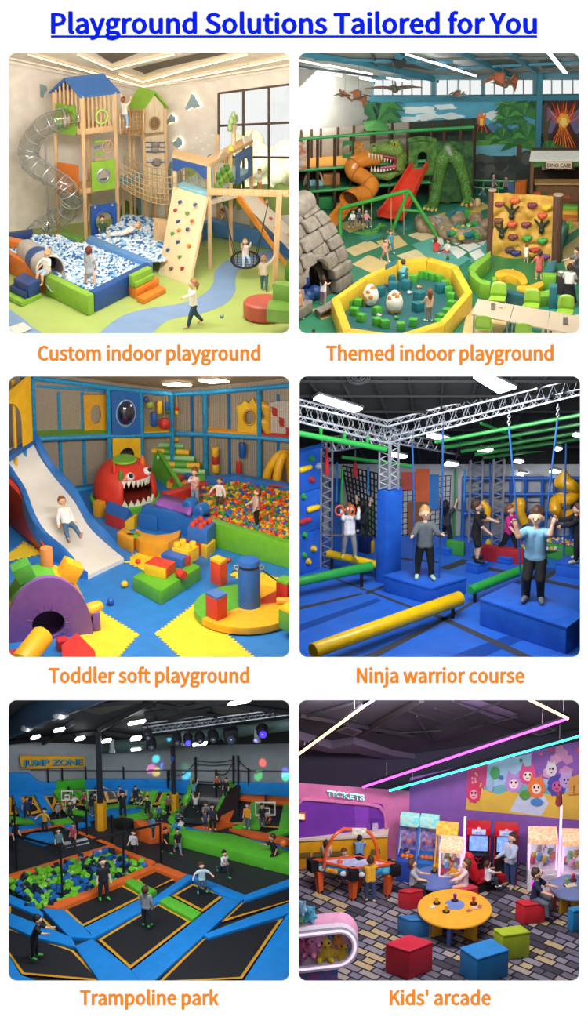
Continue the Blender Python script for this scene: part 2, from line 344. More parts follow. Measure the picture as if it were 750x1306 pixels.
 if shirt:
  e=.013;sp=[(p,q,r0+e,r1+e)for p,q,r0,r1 in torso[:2]]+[(sh+l*.07,sh-l*.07,.05,.05),(hip+tu*.005+l*.042,hip+tu*.005-l*.042,.074,.074)]
  for nm in 'lr':
   s0,el,wr,d=J[nm]
   if sleeve=='none':continue
   if sleeve=='short':sp.append((s0,s0.lerp(el,.72),.046,.044))
   else:sp+=[(s0,el,.046,.039),(el,wr-d*.004,.039,.03)]
  if skirt:sp+=[(hip+tu*.08,hip-u*(.13 if not P.get('sit')else .02)+(f*.09 if P.get('sit')else V3()),.075,.12 if not P.get('sit')else .1)]
  B().sdf(cones(sp),cell,mat(shirt,.8,'cloth',scale=9,bump=.2,col2=P.get('print')),.015*Sc).obj('dress' if skirt else 'shirt',root)
 if pants:
  e=.012;sp=[(hip+l*.03-tu*.01,hip-l*.03-tu*.01,.074,.074)]if not skirt else[]
  for nm in 'LR':
   h,k,an,toe,heel=J[nm]
   if leg=='short':sp.append((h,h.lerp(k,.8),.066,.06))
   else:sp+=[(h,k,.064,.049),(k,an+(k-an)*(.02 if leg=='long' else .3),.047,.036)]
  B().sdf(cones(sp),cell,mat(pants,.8,'cloth',scale=9,bump=.2),.012*Sc).obj('trousers' if leg!='short' else 'shorts',root)
 if shoes:
  for nm in 'LR':
   h,k,an,toe,heel=J[nm];B().sdf(cones([(heel,toe,.031,.026),(an,an-(k-an)*-.12,.034,.03)]),cell,mat(shoes,.6),.01*Sc).obj('shoe',root)
 hcol=mat(HAIRC.get(hair,hair),.6,'mottle',scale=30,bump=.4)
 hp=[(hc+hu*.022-hf*.016,hc+hu*.004-hf*.026,hr*1.06,hr*1.02),(hc+hu*.068+hf*.022,hc+hu*.065-hf*.03,hr*.5,hr*.65)]
 if style in('long','pony','bun','bob'):
  for sd in(1,-1):hp.append((hc+hl*sd*hr*.7+hu*.03-hf*.02,hc+hl*sd*hr*.75-hu*(.02 if style!='long' else .05)-hf*.03,.035,.03))
 if style=='long':hp+=[(hc-hf*hr*.7,neck-hf*.05-tu*.07,.06,.045),(hc-hf*hr*.6+hl*.04,neck-hf*.03-tu*.06+l*.05,.04,.03),(hc-hf*hr*.6-hl*.04,neck-hf*.03-tu*.06-l*.05,.04,.03)]
 if style=='bob':hp+=[(hc-hf*hr*.6,hc-hf*hr*.6-hu*.05,.065,.06)]
 if style=='pony':hp+=[(hc-hf*hr*1.05+hu*.03,hc-hf*hr*1.5-hu*.02,.026,.034),(hc-hf*hr*1.5-hu*.02,hc-hf*hr*1.4-hu*.13,.034,.014)]
 if style=='bun':hp+=[(hc-hf*hr*.5+hu*hr*1.15,hc-hf*hr*.6+hu*hr*1.3,.036,.036)]
 if style=='curly':hp+=[(hc+(hl*math.cos(t)*.8-hf*(.25+.3*(i%2))+hu*math.sin(t)*.8)*hr*1.05,hc+(hl*math.cos(t)-hf*.45+hu*math.sin(t))*hr,.042,.042)for i,t in enumerate([-.5,0,.5,1.1,1.6,2.1,2.7,3.14,3.7])]
 B().sdf(cones(hp),cell,hcol,.012*Sc).obj('hair',root)
 for sd in(1,-1):
  eb=B();c=hc+hf*hr*.94+hl*sd*hr*.36-hu*.01
  eb.ball(T(c),.0105*Sc*K,WHITE,1);eb.ball(T(c+hf*.006*K-hl*sd*.001),.0092*Sc*K,BLACK,1);eb.obj('eye',root)
 mb=B();c=hc+hf*hr*.9-hu*hr*.58;mb.tube([T(c+hl*x*hr*.3-hf*abs(x)*.012+hu*abs(x)*.008)for x in(-1,-.5,0,.5,1)],[.004*Sc,.007*Sc,.008*Sc,.007*Sc,.004*Sc],mat('#a8493f',.5),6);mb.obj('mouth',root)
 return root
 # the white front wall with six rounded openings and its lettering
def rounded(x0,y0,x1,y1,r,n=6):
 out=[]
 for cx,cy,a in((x1-r,y0+r,-90),(x1-r,y1-r,0),(x0+r,y1-r,90),(x0+r,y0+r,180)):
  out+=[(cx+r*math.cos(R_(a+90*i/n)),cy+r*math.sin(R_(a+90*i/n)))for i in range(n+1)]
 return out
BOARD=mat('#fdfdfd',.9,'plain',bump=0,col2='#fdfdfd')
def build_board():
 bmx=bmesh.new()
 def loop(P):
  vs=[bmx.verts.new(at_depth(x,y,DBOARD))for x,y in P];return[bmx.edges.new((vs[i],vs[(i+1)%len(vs)]))for i in range(len(vs))]
 es=loop([(-120,-120),(870,-120),(870,1426),(-120,1426)])
 for x0,y0,x1,y1 in ROOMS.values():es+=loop(rounded(x0,y0,x1,y1,10))
 fs=bmesh.ops.triangle_fill(bmx,use_beauty=True,use_dissolve=False,edges=es)['geom']
 ex=bmesh.ops.extrude_face_region(bmx,geom=[f for f in fs if isinstance(f,bmesh.types.BMFace)])
 for v in ex['geom']:
  if isinstance(v,bmesh.types.BMVert):v.co+=FWD*.06
 b=B();b.bm(bmx,BOARD);struct(b,'wall_front')
build_board()
# shared builders
def plate(b,outline,holes,th,m):
 """flat plate with holes; outline and holes: lists of 3-D points on one plane; th: thickness vector"""
 bmx=bmesh.new();es=[]
 for P in[outline]+list(holes):
  vs=[bmx.verts.new(p)for p in P];es+=[bmx.edges.new((vs[i],vs[(i+1)%len(vs)]))for i in range(len(vs))]
 g=bmesh.ops.triangle_fill(bmx,use_beauty=True,use_dissolve=False,edges=es)['geom']
 ex=bmesh.ops.extrude_face_region(bmx,geom=[f for f in g if isinstance(f,bmesh.types.BMFace)])
 for v in ex['geom']:
  if isinstance(v,bmesh.types.BMVert):v.co+=th
 return b.bm(bmx,m)
def ring(c,ax,ay,n=24,a0=0,a1=360):
 full=a1-a0>=360;k=n if full else n+1
 return[c+ax*math.cos(R_(a0+(a1-a0)*i/n))+ay*math.sin(R_(a0+(a1-a0)*i/n))for i in range(k)]
def lp_(a,b,t):return a+(b-a)*t
def bil(q,u,v):return lp_(lp_(q[0],q[1],u),lp_(q[3],q[2],u),v)
def nrm(q):
 n=(q[1]-q[0]).cross(q[3]-q[0]).normalized();return n if n.y<0 else-n
def blk(R,top,h0,h1,m,bev=.035):
 b=B();P=R.gs(top,h1);return b.prism([p-V3((0,0,h1-h0))for p in P],h1-h0,m,bev)
def net(b,q,nu,nv,r,m,sag=0):
 for i in range(nu+1):b.tube([bil(q,i/nu,t)-V3((0,0,sag*math.sin(math.pi*i/nu)))for t in(0,.5,1)],r,m,4)
 for j in range(nv+1):b.tube([bil(q,t/8,j/nv)-V3((0,0,sag*math.sin(math.pi*t/8)))for t in range(9)],r,m,4)
def inside(p,poly):
 c=False;n=len(poly)
 for i in range(n):
  a,q=poly[i],poly[i-1]
  if(a.y>p[1])!=(q.y>p[1])and p[0]<(q.x-a.x)*(p[1]-a.y)/(q.y-a.y)+a.x:c=not c
 return c
def heap(R,poly_px,h,r,cols,name,labels,cat,group,shape='ball',most=300,base=None,amp=.25,seed=1,stuffname='balls',avoid=(),gap=1.0):
 """a pit filled with loose pieces: the nearest ones are objects, the rest one mass"""
 rnd=random.Random(seed);poly=R.gs(poly_px,h);xs=[p.x for p in poly];ys=[p.y for p in poly];z=R.zf+h
 pts=[];st=2*r*gap;y=min(ys);row=0
 while y<max(ys):
  x=min(xs)+(row%2)*r
  while x<max(xs):
   p=(x+rnd.uniform(-.2,.2)*r,y+rnd.uniform(-.2,.2)*r)
   if inside(p,poly)and not any((p[0]-a.x)**2+(p[1]-a.y)**2<d*d for a,d in avoid):pts.append(V3((p[0],p[1],z-r+rnd.uniform(-amp,amp)*r)))
   x+=st
  y+=st*.87;row+=1
 pts.sort(key=lambda p:p.y)
 bb=B();bb.poly([V3((p.x,p.y,z-1.6*r))for p in poly],base or SF(cols[0][0]));bb.obj('pit_liner',lB='flat liner under the '+group,cat='liner')
 protos=[];shapes=[]
 def unit(m):
  b=B()
  if shape=='ball':b.ball((0,0,0),r,m,2)
  else:b.box((0,0,0),(1.8*r,1.8*r,1.8*r),m,0,r*.25)
  return b
 wts=[c[1]for c in cols]
 for(c,w),lb in zip(cols,labels):
  o=unit(SF(c,.3)).obj(name,lB=lb,cat=cat,group=group,origin=(0,0,0));protos.append(o);shapes.append(o)
 used=[False]*len(cols);stuff=B()
 for i,p in enumerate(pts):
  k=rnd.choices(range(len(cols)),wts)[0];M=Matrix.Rotation(rnd.uniform(0,6.3),3,'Z')@Matrix.Rotation(rnd.uniform(-.7,.7),3,'X')@Matrix.Rotation(rnd.uniform(-.7,.7),3,'Y')
  if i<most:
   o=protos[k]
   if used[k]:o=o.copy();COL.objects.link(o)
   used[k]=True;o.location=p;o.rotation_euler=M.to_euler()
  else:
   if shape=='ball':stuff.ball(p,r,SF(cols[k][0],.3),1)
   else:stuff.box(p,(1.8*r,)*3,SF(cols[k][0],.3),M=M)
 for k,o in enumerate(protos):
  if not used[k]:bpy.data.objects.remove(o)
 if len(pts)>most:stuff.obj(stuffname,lB='further '+stuffname+' behind the nearer '+group,cat=cat,kind='stuff')
 return len(pts)
def decal(b,R,pts,A,Bp,m,off=.02):
 n=V3(((Bp-A).y,-(Bp-A).x,0)).normalized();n=n if n.y<0 else-n
 b.poly([R.plane(x,y,A,Bp)+n*off for x,y in pts],m)
def blob(cx,cy,rx,ry,n=14,wob=.12,seed=0,lobes=5):
 rn=random.Random(seed);ph=rn.uniform(0,6);return[(cx+rx*(1+wob*math.sin(lobes*t+ph))*math.cos(t),cy+ry*(1+wob*math.sin(lobes*t+ph))*math.sin(t))for t in[2*math.pi*i/n for i in range(n)]]
PB=lambda c:mat(c,.85,'mottle',scale=3,bump=0)
def K(top,h0,h1,c,name,lB,cat,bev=.035,parent=None):
 o=blk(R,top,h0,h1,SF(c),bev);return o.obj(name,parent)if parent else o.obj(name,lB=lB,cat=cat)
def rod(a,c,r,m,name,parent=None,n=8,lB=None,cat=None):b=B();b.tube([a,c],r,m,n);return b.obj(name,parent,lB,cat)
U=V3((0,0,1));LV=lambda P,zz:V3((P.x,P.y,zz));z=lambda P,row:R.up(P,row).z
def zmap(ox,oy):return lambda x,y:(ox+x/3.947,oy+y/3.947)
GLYPH={' ':(224,[]),"'":(278,['110,483 167,483 184,669 186,771 90,771 92,669']),'C':(638,['377,-13 503,14 602,92 551,151 475,90 381,68 215,149 153,369 217,586 384,665 468,646 534,596 584,656 501,719 383,746 151,645 58,366 149,87']),'K':(646,['101,0 193,0 193,232 319,382 539,0 642,0 377,455 607,733 502,733 195,365 193,365 193,733 101,733']),'N':(723,['101,0 188,0 188,385 184,501 177,614 181,614 260,463 527,0 622,0 622,733 534,733 534,352 538,235 547,120 542,120 463,271 195,733 101,733']),'P':(633,['101,0 193,0 193,292 314,292 509,347 584,518 509,686 310,733 101,733','193,367 193,658 298,658 443,628 492,518 445,403 302,367']),'S':(596,['304,-13 486,48 553,195 509,320 402,391 298,436 216,480 176,559 213,636 313,665 405,647 480,597 528,656 434,721 313,746 148,691 82,552 131,429 231,364 336,318 424,269 459,187 418,101 305,68 195,93 103,159 48,95 161,16']),'T':(599,['253,0 346,0 346,655 568,655 568,733 31,733 31,655 253,655']),'Y':(531,['219,0 311,0 311,284 532,733 436,733 342,526 306,446 268,365 264,365 227,446 192,526 97,733 -1,733 219,284']),'a':(563,['217,-13 313,10 397,65 400,65 408,0 483,0 483,334 439,496 295,557 174,534 82,486 117,423 191,463 280,481 369,439 392,344 139,277 59,141 104,27','243,61 175,81 147,147 201,233 392,283 392,132 317,79']),'c':(510,['306,-13 400,5 482,55 442,117 384,79 314,63 193,120 146,271 194,422 317,480 375,467 425,433 471,493 404,538 313,557 130,482 52,271 125,62']),'d':(620,['277,-13 368,10 442,64 445,64 453,0 528,0 528,796 436,796 436,587 441,494 371,540 288,557 124,480 53,271 114,61','297,64 186,119 147,272 193,423 304,480 370,467 436,423 436,138 368,82']),'e':(554,['312,-13 411,3 490,42 458,103 395,71 322,60 196,112 142,250 508,250 511,274 512,302 456,488 295,557 127,480 52,271 128,62','141,315 194,440 297,484 396,441 432,315']),'f':(325,['33,469 107,469 107,0 198,0 198,469 313,469 313,543 198,543 198,629 217,709 275,736 305,732 336,721 356,792 314,804 265,809 146,761 107,630 107,543 33,538']),'g':(564,['275,-250 476,-194 550,-62 502,36 361,67 254,67 179,84 159,126 169,163 194,191 233,177 274,172 416,223 473,361 461,425 429,473 540,473 540,543 351,543 317,553 274,557 132,505 71,363 93,276 142,217 142,213 101,172 82,112 96,58 131,23 131,18 72,-38 51,-105 114,-212','274,234 193,269 159,363 193,457 274,490 356,457 390,363 356,269','288,-187 172,-161 131,-92 144,-45 186,0 223,-6 256,-8 350,-8 432,-23 460,-77 413,-153']),'h':(607,['92,0 184,0 184,394 257,456 332,477 411,443 435,332 435,0 526,0 526,344 486,502 360,557 261,530 180,466 184,578 184,796 92,796']),'i':(275,['92,0 184,0 184,543 92,543','138,655 182,672 199,716 182,759 138,775 95,759 78,716 95,672']),'j':(275,['35,-242 150,-194 184,-62 184,543 93,543 93,-62 80,-140 26,-169 -2,-166 -26,-159 -44,-228 -9,-238','138,655 182,672 199,716 182,759 138,775 94,759 77,716 94,672']),'k':(552,['92,0 182,0 182,143 284,262 443,0 542,0 337,324 518,543 416,543 186,257 182,257 182,796 92,796']),'l':(284,['188,-13 219,-11 241,-5 228,65 217,63 209,63 191,72 184,102 184,796 92,796 92,108 115,19']),'m':(926,['92,0 184,0 184,394 255,457 320,477 396,443 421,332 421,0 512,0 512,394 584,457 649,477 725,443 750,332 750,0 841,0 841,344 801,502 677,557 583,528 497,453 445,529 347,557 256,530 178,464 176,464 167,543 92,543']),'n':(610,['92,0 184,0 184,394 257,456 332,477 411,443 435,332 435,0 526,0 526,344 486,502 360,557 260,530 178,464 176,464 167,543 92,543']),'o':(606,['303,-13 478,62 554,271 478,482 303,557 128,482 52,271 128,62','303,63 189,120 146,271 189,422 303,480 417,422 461,271 417,120']),'p':(620,['92,-229 184,-229 184,-45 181,50 256,3 331,-13 496,64 567,280 512,482 351,557 259,534 178,480 176,480 167,543 92,543','316,64 255,76 184,120 184,406 259,461 328,480 439,425 472,279 428,121']),'r':(388,['92,0 184,0 184,349 249,447 320,475 348,473 373,466 390,545 364,554 332,557 247,526 178,444 176,444 167,543 92,543']),'s':(468,['234,-13 381,35 431,148 378,258 266,313 185,350 149,407 174,463 250,486 316,472 373,438 417,495 343,539 249,557 111,512 62,403 113,300 220,246 305,207 344,143 318,83 237,58 150,76 76,123 32,62 123,8']),'t':(377,['262,-13 314,-7 363,7 345,76 315,66 283,61 217,88 199,165 199,469 347,469 347,543 199,543 199,696 123,696 113,543 27,538 27,469 108,469 108,168 142,37']),'u':(607,['251,-13 349,14 430,85 433,85 440,0 516,0 516,543 425,543 425,158 353,88 278,66 200,100 176,210 176,543 84,543 84,199 124,41']),'w':(802,['178,0 284,0 361,291 380,369 398,449 403,449 421,370 440,293 518,0 629,0 776,543 688,543 609,229 592,153 576,78 571,78 552,153 533,229 448,543 359,543 274,229 255,153 238,78 233,78 217,153 201,229 120,543 27,543']),'y':(521,['101,-234 229,-180 304,-46 508,543 419,543 321,242 299,165 277,88 272,88 244,166 218,242 108,543 13,543 231,-1 219,-42 172,-126 97,-159 75,-156 55,-150 37,-223 66,-231'])}
# lettering on the front wall
def lettering(text,x0,x1,base,cap,m,bold,name,lB,underline=None):
 pen=0;ch=[]
 for c in text:ch.append((pen,c));pen+=GLYPH[c][0]
 lo=min(p+min(float(q.split(',')[0])for l in GLYPH[c][1]for q in l.split())for p,c in(ch[0],));last=ch[-1]
 hi=last[0]+max(float(q.split(',')[0])for l in GLYPH[last[1]][1]for q in l.split())
 sx=(x1-x0-2*bold)/(hi-lo);sy=(cap-2*bold*.6)/733;b=B()
 for pen,c in ch:
  L=[[tuple(map(float,q.split(',')))for q in l.split()]for l in GLYPH[c][1]]
  if not L:continue
  bmx=bmesh.new();es=[]
  for P in L:
   vs=[bmx.verts.new((x,y,0))for x,y in P];es+=[bmx.edges.new((vs[i],vs[(i+1)%len(vs)]))for i in range(len(vs))]
  bmesh.ops.triangle_fill(bmx,use_beauty=True,use_dissolve=False,edges=es);bmx.verts.index_update()
  V=[(v.co.x,v.co.y)for v in bmx.verts];F=[[v.index for v in f.verts]for f in bmx.faces];bmx.free()
  for k in range(9):
   dx,dy=(0,0)if k==8 else(bold*math.cos(k*math.pi/4),bold*.8*math.sin(k*math.pi/4))
   b.add([at_depth(x0+bold+(pen+x-lo)*sx+dx,base-bold*.5-y*sy+dy,DBOARD-.004-.0004*k)for x,y in V],F,m)
 o=b.obj(name,lB=lB,cat='lettering',smooth=0)
 if underline:
  u=B();y0,y1=underline;u.hull([at_depth(x,y,DBOARD-.001)for x,y in((x0,y0),(x1,y0),(x1,y1),(x0,y1))],[at_depth(x,y,DBOARD-.008)for x,y in((x0,y0),(x1,y0),(x1,y1),(x0,y1))],m);u.obj('underline',o)
def paint(c):
 m=mat(c,.9,'plain',bump=0,col2=c,scale=2.001);m.node_tree.nodes['Principled BSDF'].inputs['Specular IOR Level'].default_value=0;return m
BOARD.node_tree.nodes['Principled BSDF'].inputs['Specular IOR Level'].default_value=0
lettering('Playground Solutions Tailored for You',65,685,43,26.5,paint('#0a22e6'),1.25,'heading_lettering','large blue underlined heading reading Playground Solutions Tailored for You',(45.2,48))
OR=paint('#f58a22')
for t,x0,x1,y in(('Custom indoor playground',48,332,460),('Themed indoor playground',416,706,460),('Toddler soft playground',62,318,871),('Ninja warrior course',455,669,871),('Trampoline park',102,279,1282),("Kids' arcade",497,626,1282)):
 lettering(t,x0,x1,y,19,OR,.75,'title_lettering','orange lettering on the white wall reading '+t.replace("'",''))
 # room 1: custom indoor playground
R=Room('custom');CREAM=PB('#eae1d6')
R.shell(PB('#efe6d8'),df=87);R.floor(mat('#a9bd6c',.5,'mottle',scale=1.2,bump=.03,col2='#a2b765'),262)
C0,L0,R0=R.g(180,274),R.g(0,296),R.g(380,303)
wall_quad(R,C0,L0,112,78,CREAM,'wall_left')
wall_quad(R,C0,R0,112,86,CREAM,'wall_back',[[(279,119),(377,107),(377,247),(279,239)]])
tc,tl,tr=R.up(C0,112),R.up(L0,78),R.up(R0,86);cn=(tl-tc).cross(tr-tc).normalized()
CE=lambda x,y:R.pl3(x,y,tc,cn);area_light('garden_fill_light',R.aty(335,120,C0.y+1.2),R.aty(335,225,C0.y+6),4,2,420,(1,.98,.9))  # area lamp added outside to brighten the bushes in place of sun
b=B();b.poly([tl,tc,tr,CE(390,50),CE(-5,50)],PB('#e6dac8'));struct(b,'ceiling')
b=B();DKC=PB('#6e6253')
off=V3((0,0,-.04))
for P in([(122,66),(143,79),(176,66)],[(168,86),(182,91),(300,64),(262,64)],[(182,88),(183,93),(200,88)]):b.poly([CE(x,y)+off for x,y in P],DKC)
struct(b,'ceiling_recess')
COVE=mat('#ffe2b0',.5,emit=2.5)
for i,P in enumerate(([(36,66),(110,87),(183,107),(280,88),(369,70)],[(99,66),(143,85),(190,73),(222,66)],[(152,91),(182,101),(250,82),(315,66)])):
 b=B();b.tube([CE(x,y)+off*2 for x,y in P],.022,COVE,6)
 b.obj('cove_light',lB=('warm light strip along the cornice of the cream ceiling','warm light strip round the first ceiling recess above the blue roof','warm light strip round the inner recess of the cream ceiling')[i],cat='light strip')
b=B()
for P,r in(([(0,76),(183,112),(380,85)],.05),([(0,71),(183,110),(380,80)],.03)):b.tube([CE(x,y)+off for x,y in P],r,PB('#f1e7d8'),6)
struct(b,'trim_1')
WP=lambda x,y,o=0:R.plane(x,y,C0,R0)+V3((0,-1,0))*o
fr=mat('#54463a',.4);b=B()
for a,c in(((279,119),(279,239)),((310.5,115),(310.5,242)),((343,111.5),(343,244)),((279,119),(377,107)),((279,160.5),(377,156)),((279,200),(377,201)),((279,239),(377,247))):
 b.beam(WP(*a),WP(*c),.05,.06,fr)
b.obj('window_1',kind='structure')
b=B();b.poly([WP(279,119),WP(377,107),WP(377,247),WP(279,239)],GLASS);g=b.obj('window_1_pane',kind='structure')
for i,(x,y,rr,c)in enumerate(((300,232,.8,'#dfe8c4'),(326,226,.9,'#e4ecc8'),(350,205,1.1,'#e8efd2'),(340,238,.8,'#cfdcae'),(355,236,.9,'#d6e2b4'))):
 rn=random.Random(i);p=R.aty(x,y,C0.y+4+i*.4);b=B()
 b.sdf([(p+V3((rn.gauss(0,.5),rn.gauss(0,.4),rn.gauss(0,.4)))*rr,p+V3((rn.gauss(0,.5),rn.gauss(0,.4),rn.gauss(-.2,.4)))*rr,rr*.35,rr*.3)for _ in range(14)]+[(p,p-U*3,.12,.15)],.07,mat(c,.8,'mottle',scale=9,bump=1),.1)
 b.obj('garden_bush',lB='pale sunlit bush outside the window, '+('lowest at the left pane','second from the left pane','tallest, filling the right panes','low in the middle pane','low at the right edge')[i],cat='bush')
b=B();MB,MG,MD=PB('#7fa0ae'),PB('#6c9138'),PB('#3f6b35')
hill=[(8,345)]+[(8+3*i,231-6*abs(math.sin(i*.42))-(4 if i<14 else 0)+(i*.25 if i>10 else 0))for i in range(58)]+[(182,300)]
decal(b,R,hill,L0,C0,MB,.01)
for x,w,t,c in((15,12,254,MG),(28,13,243,MG),(42,13,260,MD),(55,13,256,MG),(72,12,262,MD),(88,14,268,MG),(104,12,258,MD),(160,14,255,MG),(172,10,262,MD),(146,10,262,MD)):
 decal(b,R,[(x-w/2,340),(x-w/2,t+16)]+[(x+w/2*math.sin(q)*(1-.15*abs(q)),t+8-8*math.cos(q))for q in(-1.3,-.8,-.3,0,.3,.8,1.3)]+[(x+w/2,t+16),(x+w/2,340)],L0,C0,c,.015+.002*(x%3))
for x in(28,15,88):decal(b,R,[(x-.4,330),(x-.4,262),(x+.4,262),(x+.4,330)],L0,C0,MD,.025)
b.obj('wall_mural',lB='painted hills in blue and green tree shapes on the cream wall',cat='mural',smooth=0)
b=B()
for i,(x,y,rx,ry)in enumerate(((222,246,12,40),(246,232,10,30),(272,226,12,30),(292,232,16,34),(330,255,30,20),(360,258,22,24))):decal(b,R,[(px,min(py,300))for px,py in blob(x,y,rx,ry,20,.1,i)],C0,R0,PB(('#7fa0ae','#8aa95a','#7fa0ae','#7d9d4a','#a9bd7a','#96b060')[i]),.012+.003*i)
b.obj('wall_mural',lB='painted blue and green bushes low on the window wall',cat='mural',smooth=0)
def wall_plate(P,A,Bp,lB,seed):
 b=B();n=V3(((Bp-A).y,-(Bp-A).x,0)).normalized();n=n if n.y<0 else-n
 Q=[R.plane(x,y,A,Bp)for x,y in P];c=sum(Q,V3())/len(Q)
 plate(b,[q+n*.05 for q in Q],[],n*.05,PB('#93a9b2'));o=b.obj('wall_plate',lB=lB,cat='wall light')
 b=B();plate(b,[c+(q-c)*1.09+n*.012 for q in Q],[],n*.03,mat('#ffe9bd',.5,emit=3.2));b.obj('light_edge',o)
wall_plate([(46,104),(50,106),(58,109),(59,114),(55,119),(54,124),(47,122),(40,115),(43,110)],L0,C0,'blue grey backlit star plate on the wall left of the tower',1)
wall_plate([(246,119),(249,120),(252,127),(257,135),(252,137),(247,136),(240,140),(238,137),(243,127)],C0,R0,'large triangular backlit plate beside the window',2)
wall_plate([(220,145),(225,149),(225,154),(219,155),(216,158),(214,153),(217,149)],C0,R0,'small kite shaped backlit plate right of the green roof',3)
wall_plate([(229,174),(233,177),(234,184),(229,188),(223,184),(222,180),(226,178)],C0,R0,'rounded backlit cloud plate lowest on the wall',4)
b=B()
for i,(x,y)in enumerate(((262,170),(272,172),(256,180),(266,185),(246,188),(275,183),(259,190),(251,176))):decal(b,R,blob(x,y,1.6,1,6,.2,i,2),C0,R0,PB('#ffffff'),.02)
b.obj('wall_decal',lB='scatter of small white bird decals on the wall beside the window',cat='decal',smooth=0)
FB=mat('#7d9cc6',.5,'mottle',scale=1.5,bump=.03);b=B()
up_=[(110,440),(150,406),(185,394),(230,387),(258,376),(272,361),(274,346),(288,333),(308,327),(335,321),(376,315)];dn_=[(376,329),(345,333),(322,339),(304,346),(300,360),(300,372),(289,386),(262,398),(222,406),(203,416),(185,440)]
pp=sM([R.g(x,y,.006)for x,y in up_],5)+sM([R.g(x,y,.006)for x,y in dn_],5);b.poly(pp,FB)
b.poly(R.gs([(4,391),(16,397),(28,405),(42,417),(66,434),(4,434)],.006),FB);struct(b,'floor_path')
OG,GR,BL,LB,NB=SF('#e8842b'),SF('#86b63c'),SF('#1f4f98'),SF('#5d93d2'),SF('#27407f')
def pitwall(top,m,lB,h0=0,h1=.55):blk(R,top,h0,h1,m,.05).obj('pit_wall',lB=lB,cat='soft wall')
pitwall([(-6,320),(57,350),(63,346),(2,315)],OG,'orange padded ball pit wall on the left side')
pitwall([(56.5,350.5),(112,378),(120,374),(64,346.5)],GR,'green padded ball pit wall at the front corner')
pitwall([(120.5,373.5),(194,337),(187,333),(113.5,370)],BL,'dark blue padded ball pit wall beside the foam steps')
pitwall([(109,304),(188,336),(195,332),(116,299)],LB,'light blue padded divider between the two ball pits')
pitwall([(4,306),(30,311),(36,306),(8,300)],OG,'short orange padded block behind the slide mouth')
pitwall([(0,302),(42,296),(42,291),(0,297)],NB,'navy padded wall under the painted trees',0,.5)
pitwall([(76,297),(104,308),(108,303),(80,291)],SF('#5c8a34'),'dark green padded wall beneath the timber tower',0,.5)
BLU=[('#eef2f6',5),('#2b6fb5',3),('#8fc0e6',3),('#c9dcec',3)]
heap(R,[(6,318),(60,345),(115,369),(186,334),(112,307),(80,299),(42,297),(36,309)],.45,.045,BLU,'pit_ball',[c+' plastic ball in the blue and white pit of the timber tower' for c in('white','blue','sky blue','pale blue')],'ball','balls in the blue and white pit',seed=3,stuffname='pit_balls',base=SF('#9db9d6'))
heap(R,[(118,301),(193,331),(212,330),(224,281),(160,271),(150,280)],.45,.05,BLU,'plastic_ball',[c+' plastic ball in the rear pit behind the light blue divider' for c in('white','blue','sky blue','pale blue')],'ball','balls in the rear pit',most=200,seed=4,stuffname='pit_balls_beyond',base=SF('#9db9d6'))
Pf,Pl,Pr=R.g(110,308),R.g(75,302),R.g(151,302);Pb=Pl+Pr-Pf
Z2,Z3,ZE=z(Pf,247),z(Pf,172),z(Pf,122)
t=tG('play_tower','tall timber play tower with a blue gable roof above the ball pit','play tower',(Pf+Pb)/2)
for P in(Pf,Pl,Pr,Pb):
 b=B();b.beam(V3((P.x,P.y,R.zf)),V3((P.x,P.y,ZE)),.1,.1,WOOD,.01);b.obj('post',t)
for zz,th in((Z2,.13),(Z3,.17)):
 b=B();c=(Pf+Pb)/2;b.prism([c+(P-c)*1.07+U*(zz-P.z)for P in(Pf,Pr,Pb,Pl)],th,WOOD,.01);b.obj('deck',t)
ml,mr=(Pl+Pf)/2,(Pb+Pr)/2;za=z(ml,101)
A1,A2=V3((ml.x,ml.y,za)),V3((mr.x,mr.y,za));ex=(A2-A1).normalized()*.1
b=B();RB=mat('#3e6fb5',.45,'wood',col2='#35619f')
for Pa,Pc in((Pf,Pr),(Pl,Pb)):
 e1,e2=V3((Pa.x,Pa.y,ZE)),V3((Pc.x,Pc.y,ZE));o1=(e1-A1)*1.14;e1b,e2b=A1+o1,A2+(e2-A2)*1.14
 b.prism([A1-ex,A2+ex,e2b+ex,e1b-ex],.05,RB)
b.obj('roof',t)
def slats(Pa,Pc,z0,z1,n,apex=None):
 b=B()
 for i in range(n):
  u=(i+.5)/n;p=lp_(Pa,Pc,u);zt=z1 if apex is None else z1+(apex-z1)*(1-abs(2*u-1));b.beam(V3((p.x,p.y,z0)),V3((p.x,p.y,zt)),.055,.03,WOOD)
 b.obj('slat_panel',t)
slats(Pl,Pf,Z3,ZE,7,za);slats(Pf,Pr,Z3,ZE,8);slats(Pl,Pb,Z3,ZE,7);slats(Pb,Pr,Z3,ZE,7,za)
def holepanel(Pa,Pc,u0,u1,r0,r1,m,hr,name='window_panel',off=.06,par=None,dz=0,rim=None):
 d=(Pc-Pa);a,c=Pa+d*u0,Pa+d*u1;n=V3((d.y,-d.x,0)).normalized();n=n if n.y<0 else-n
 za_,zb_=z(a,r0),z(a,r1);q=[V3((a.x,a.y,za_)),V3((c.x,c.y,za_)),V3((c.x,c.y,zb_)),V3((a.x,a.y,zb_))];q=[p+n*off for p in q]
 ce=(q[0]+q[2])/2+U*dz;ax=(q[1]-q[0]).normalized();b=B();plate(b,q,[ring(ce,ax*hr,U*hr)]if hr else[],n*.05,m)
 o=b.obj(name,par or t)
 if rim:bb=B();bb.tube(ring(ce+n*.05,ax*hr,U*hr),.03,rim,6,cQ=True);bb.obj('rim',o)
 return ce,ax,n
LG=SF('#8fbf3f')
tubec,tax,tn=holepanel(Pl,Pf,.12,.82,168,131,SF('#7fae38'),.22)
q=lp_(Pf,Pr,.55);ce=V3((q.x,q.y,z(q,148)));ax=(Pr-Pf).normalized();b=B()
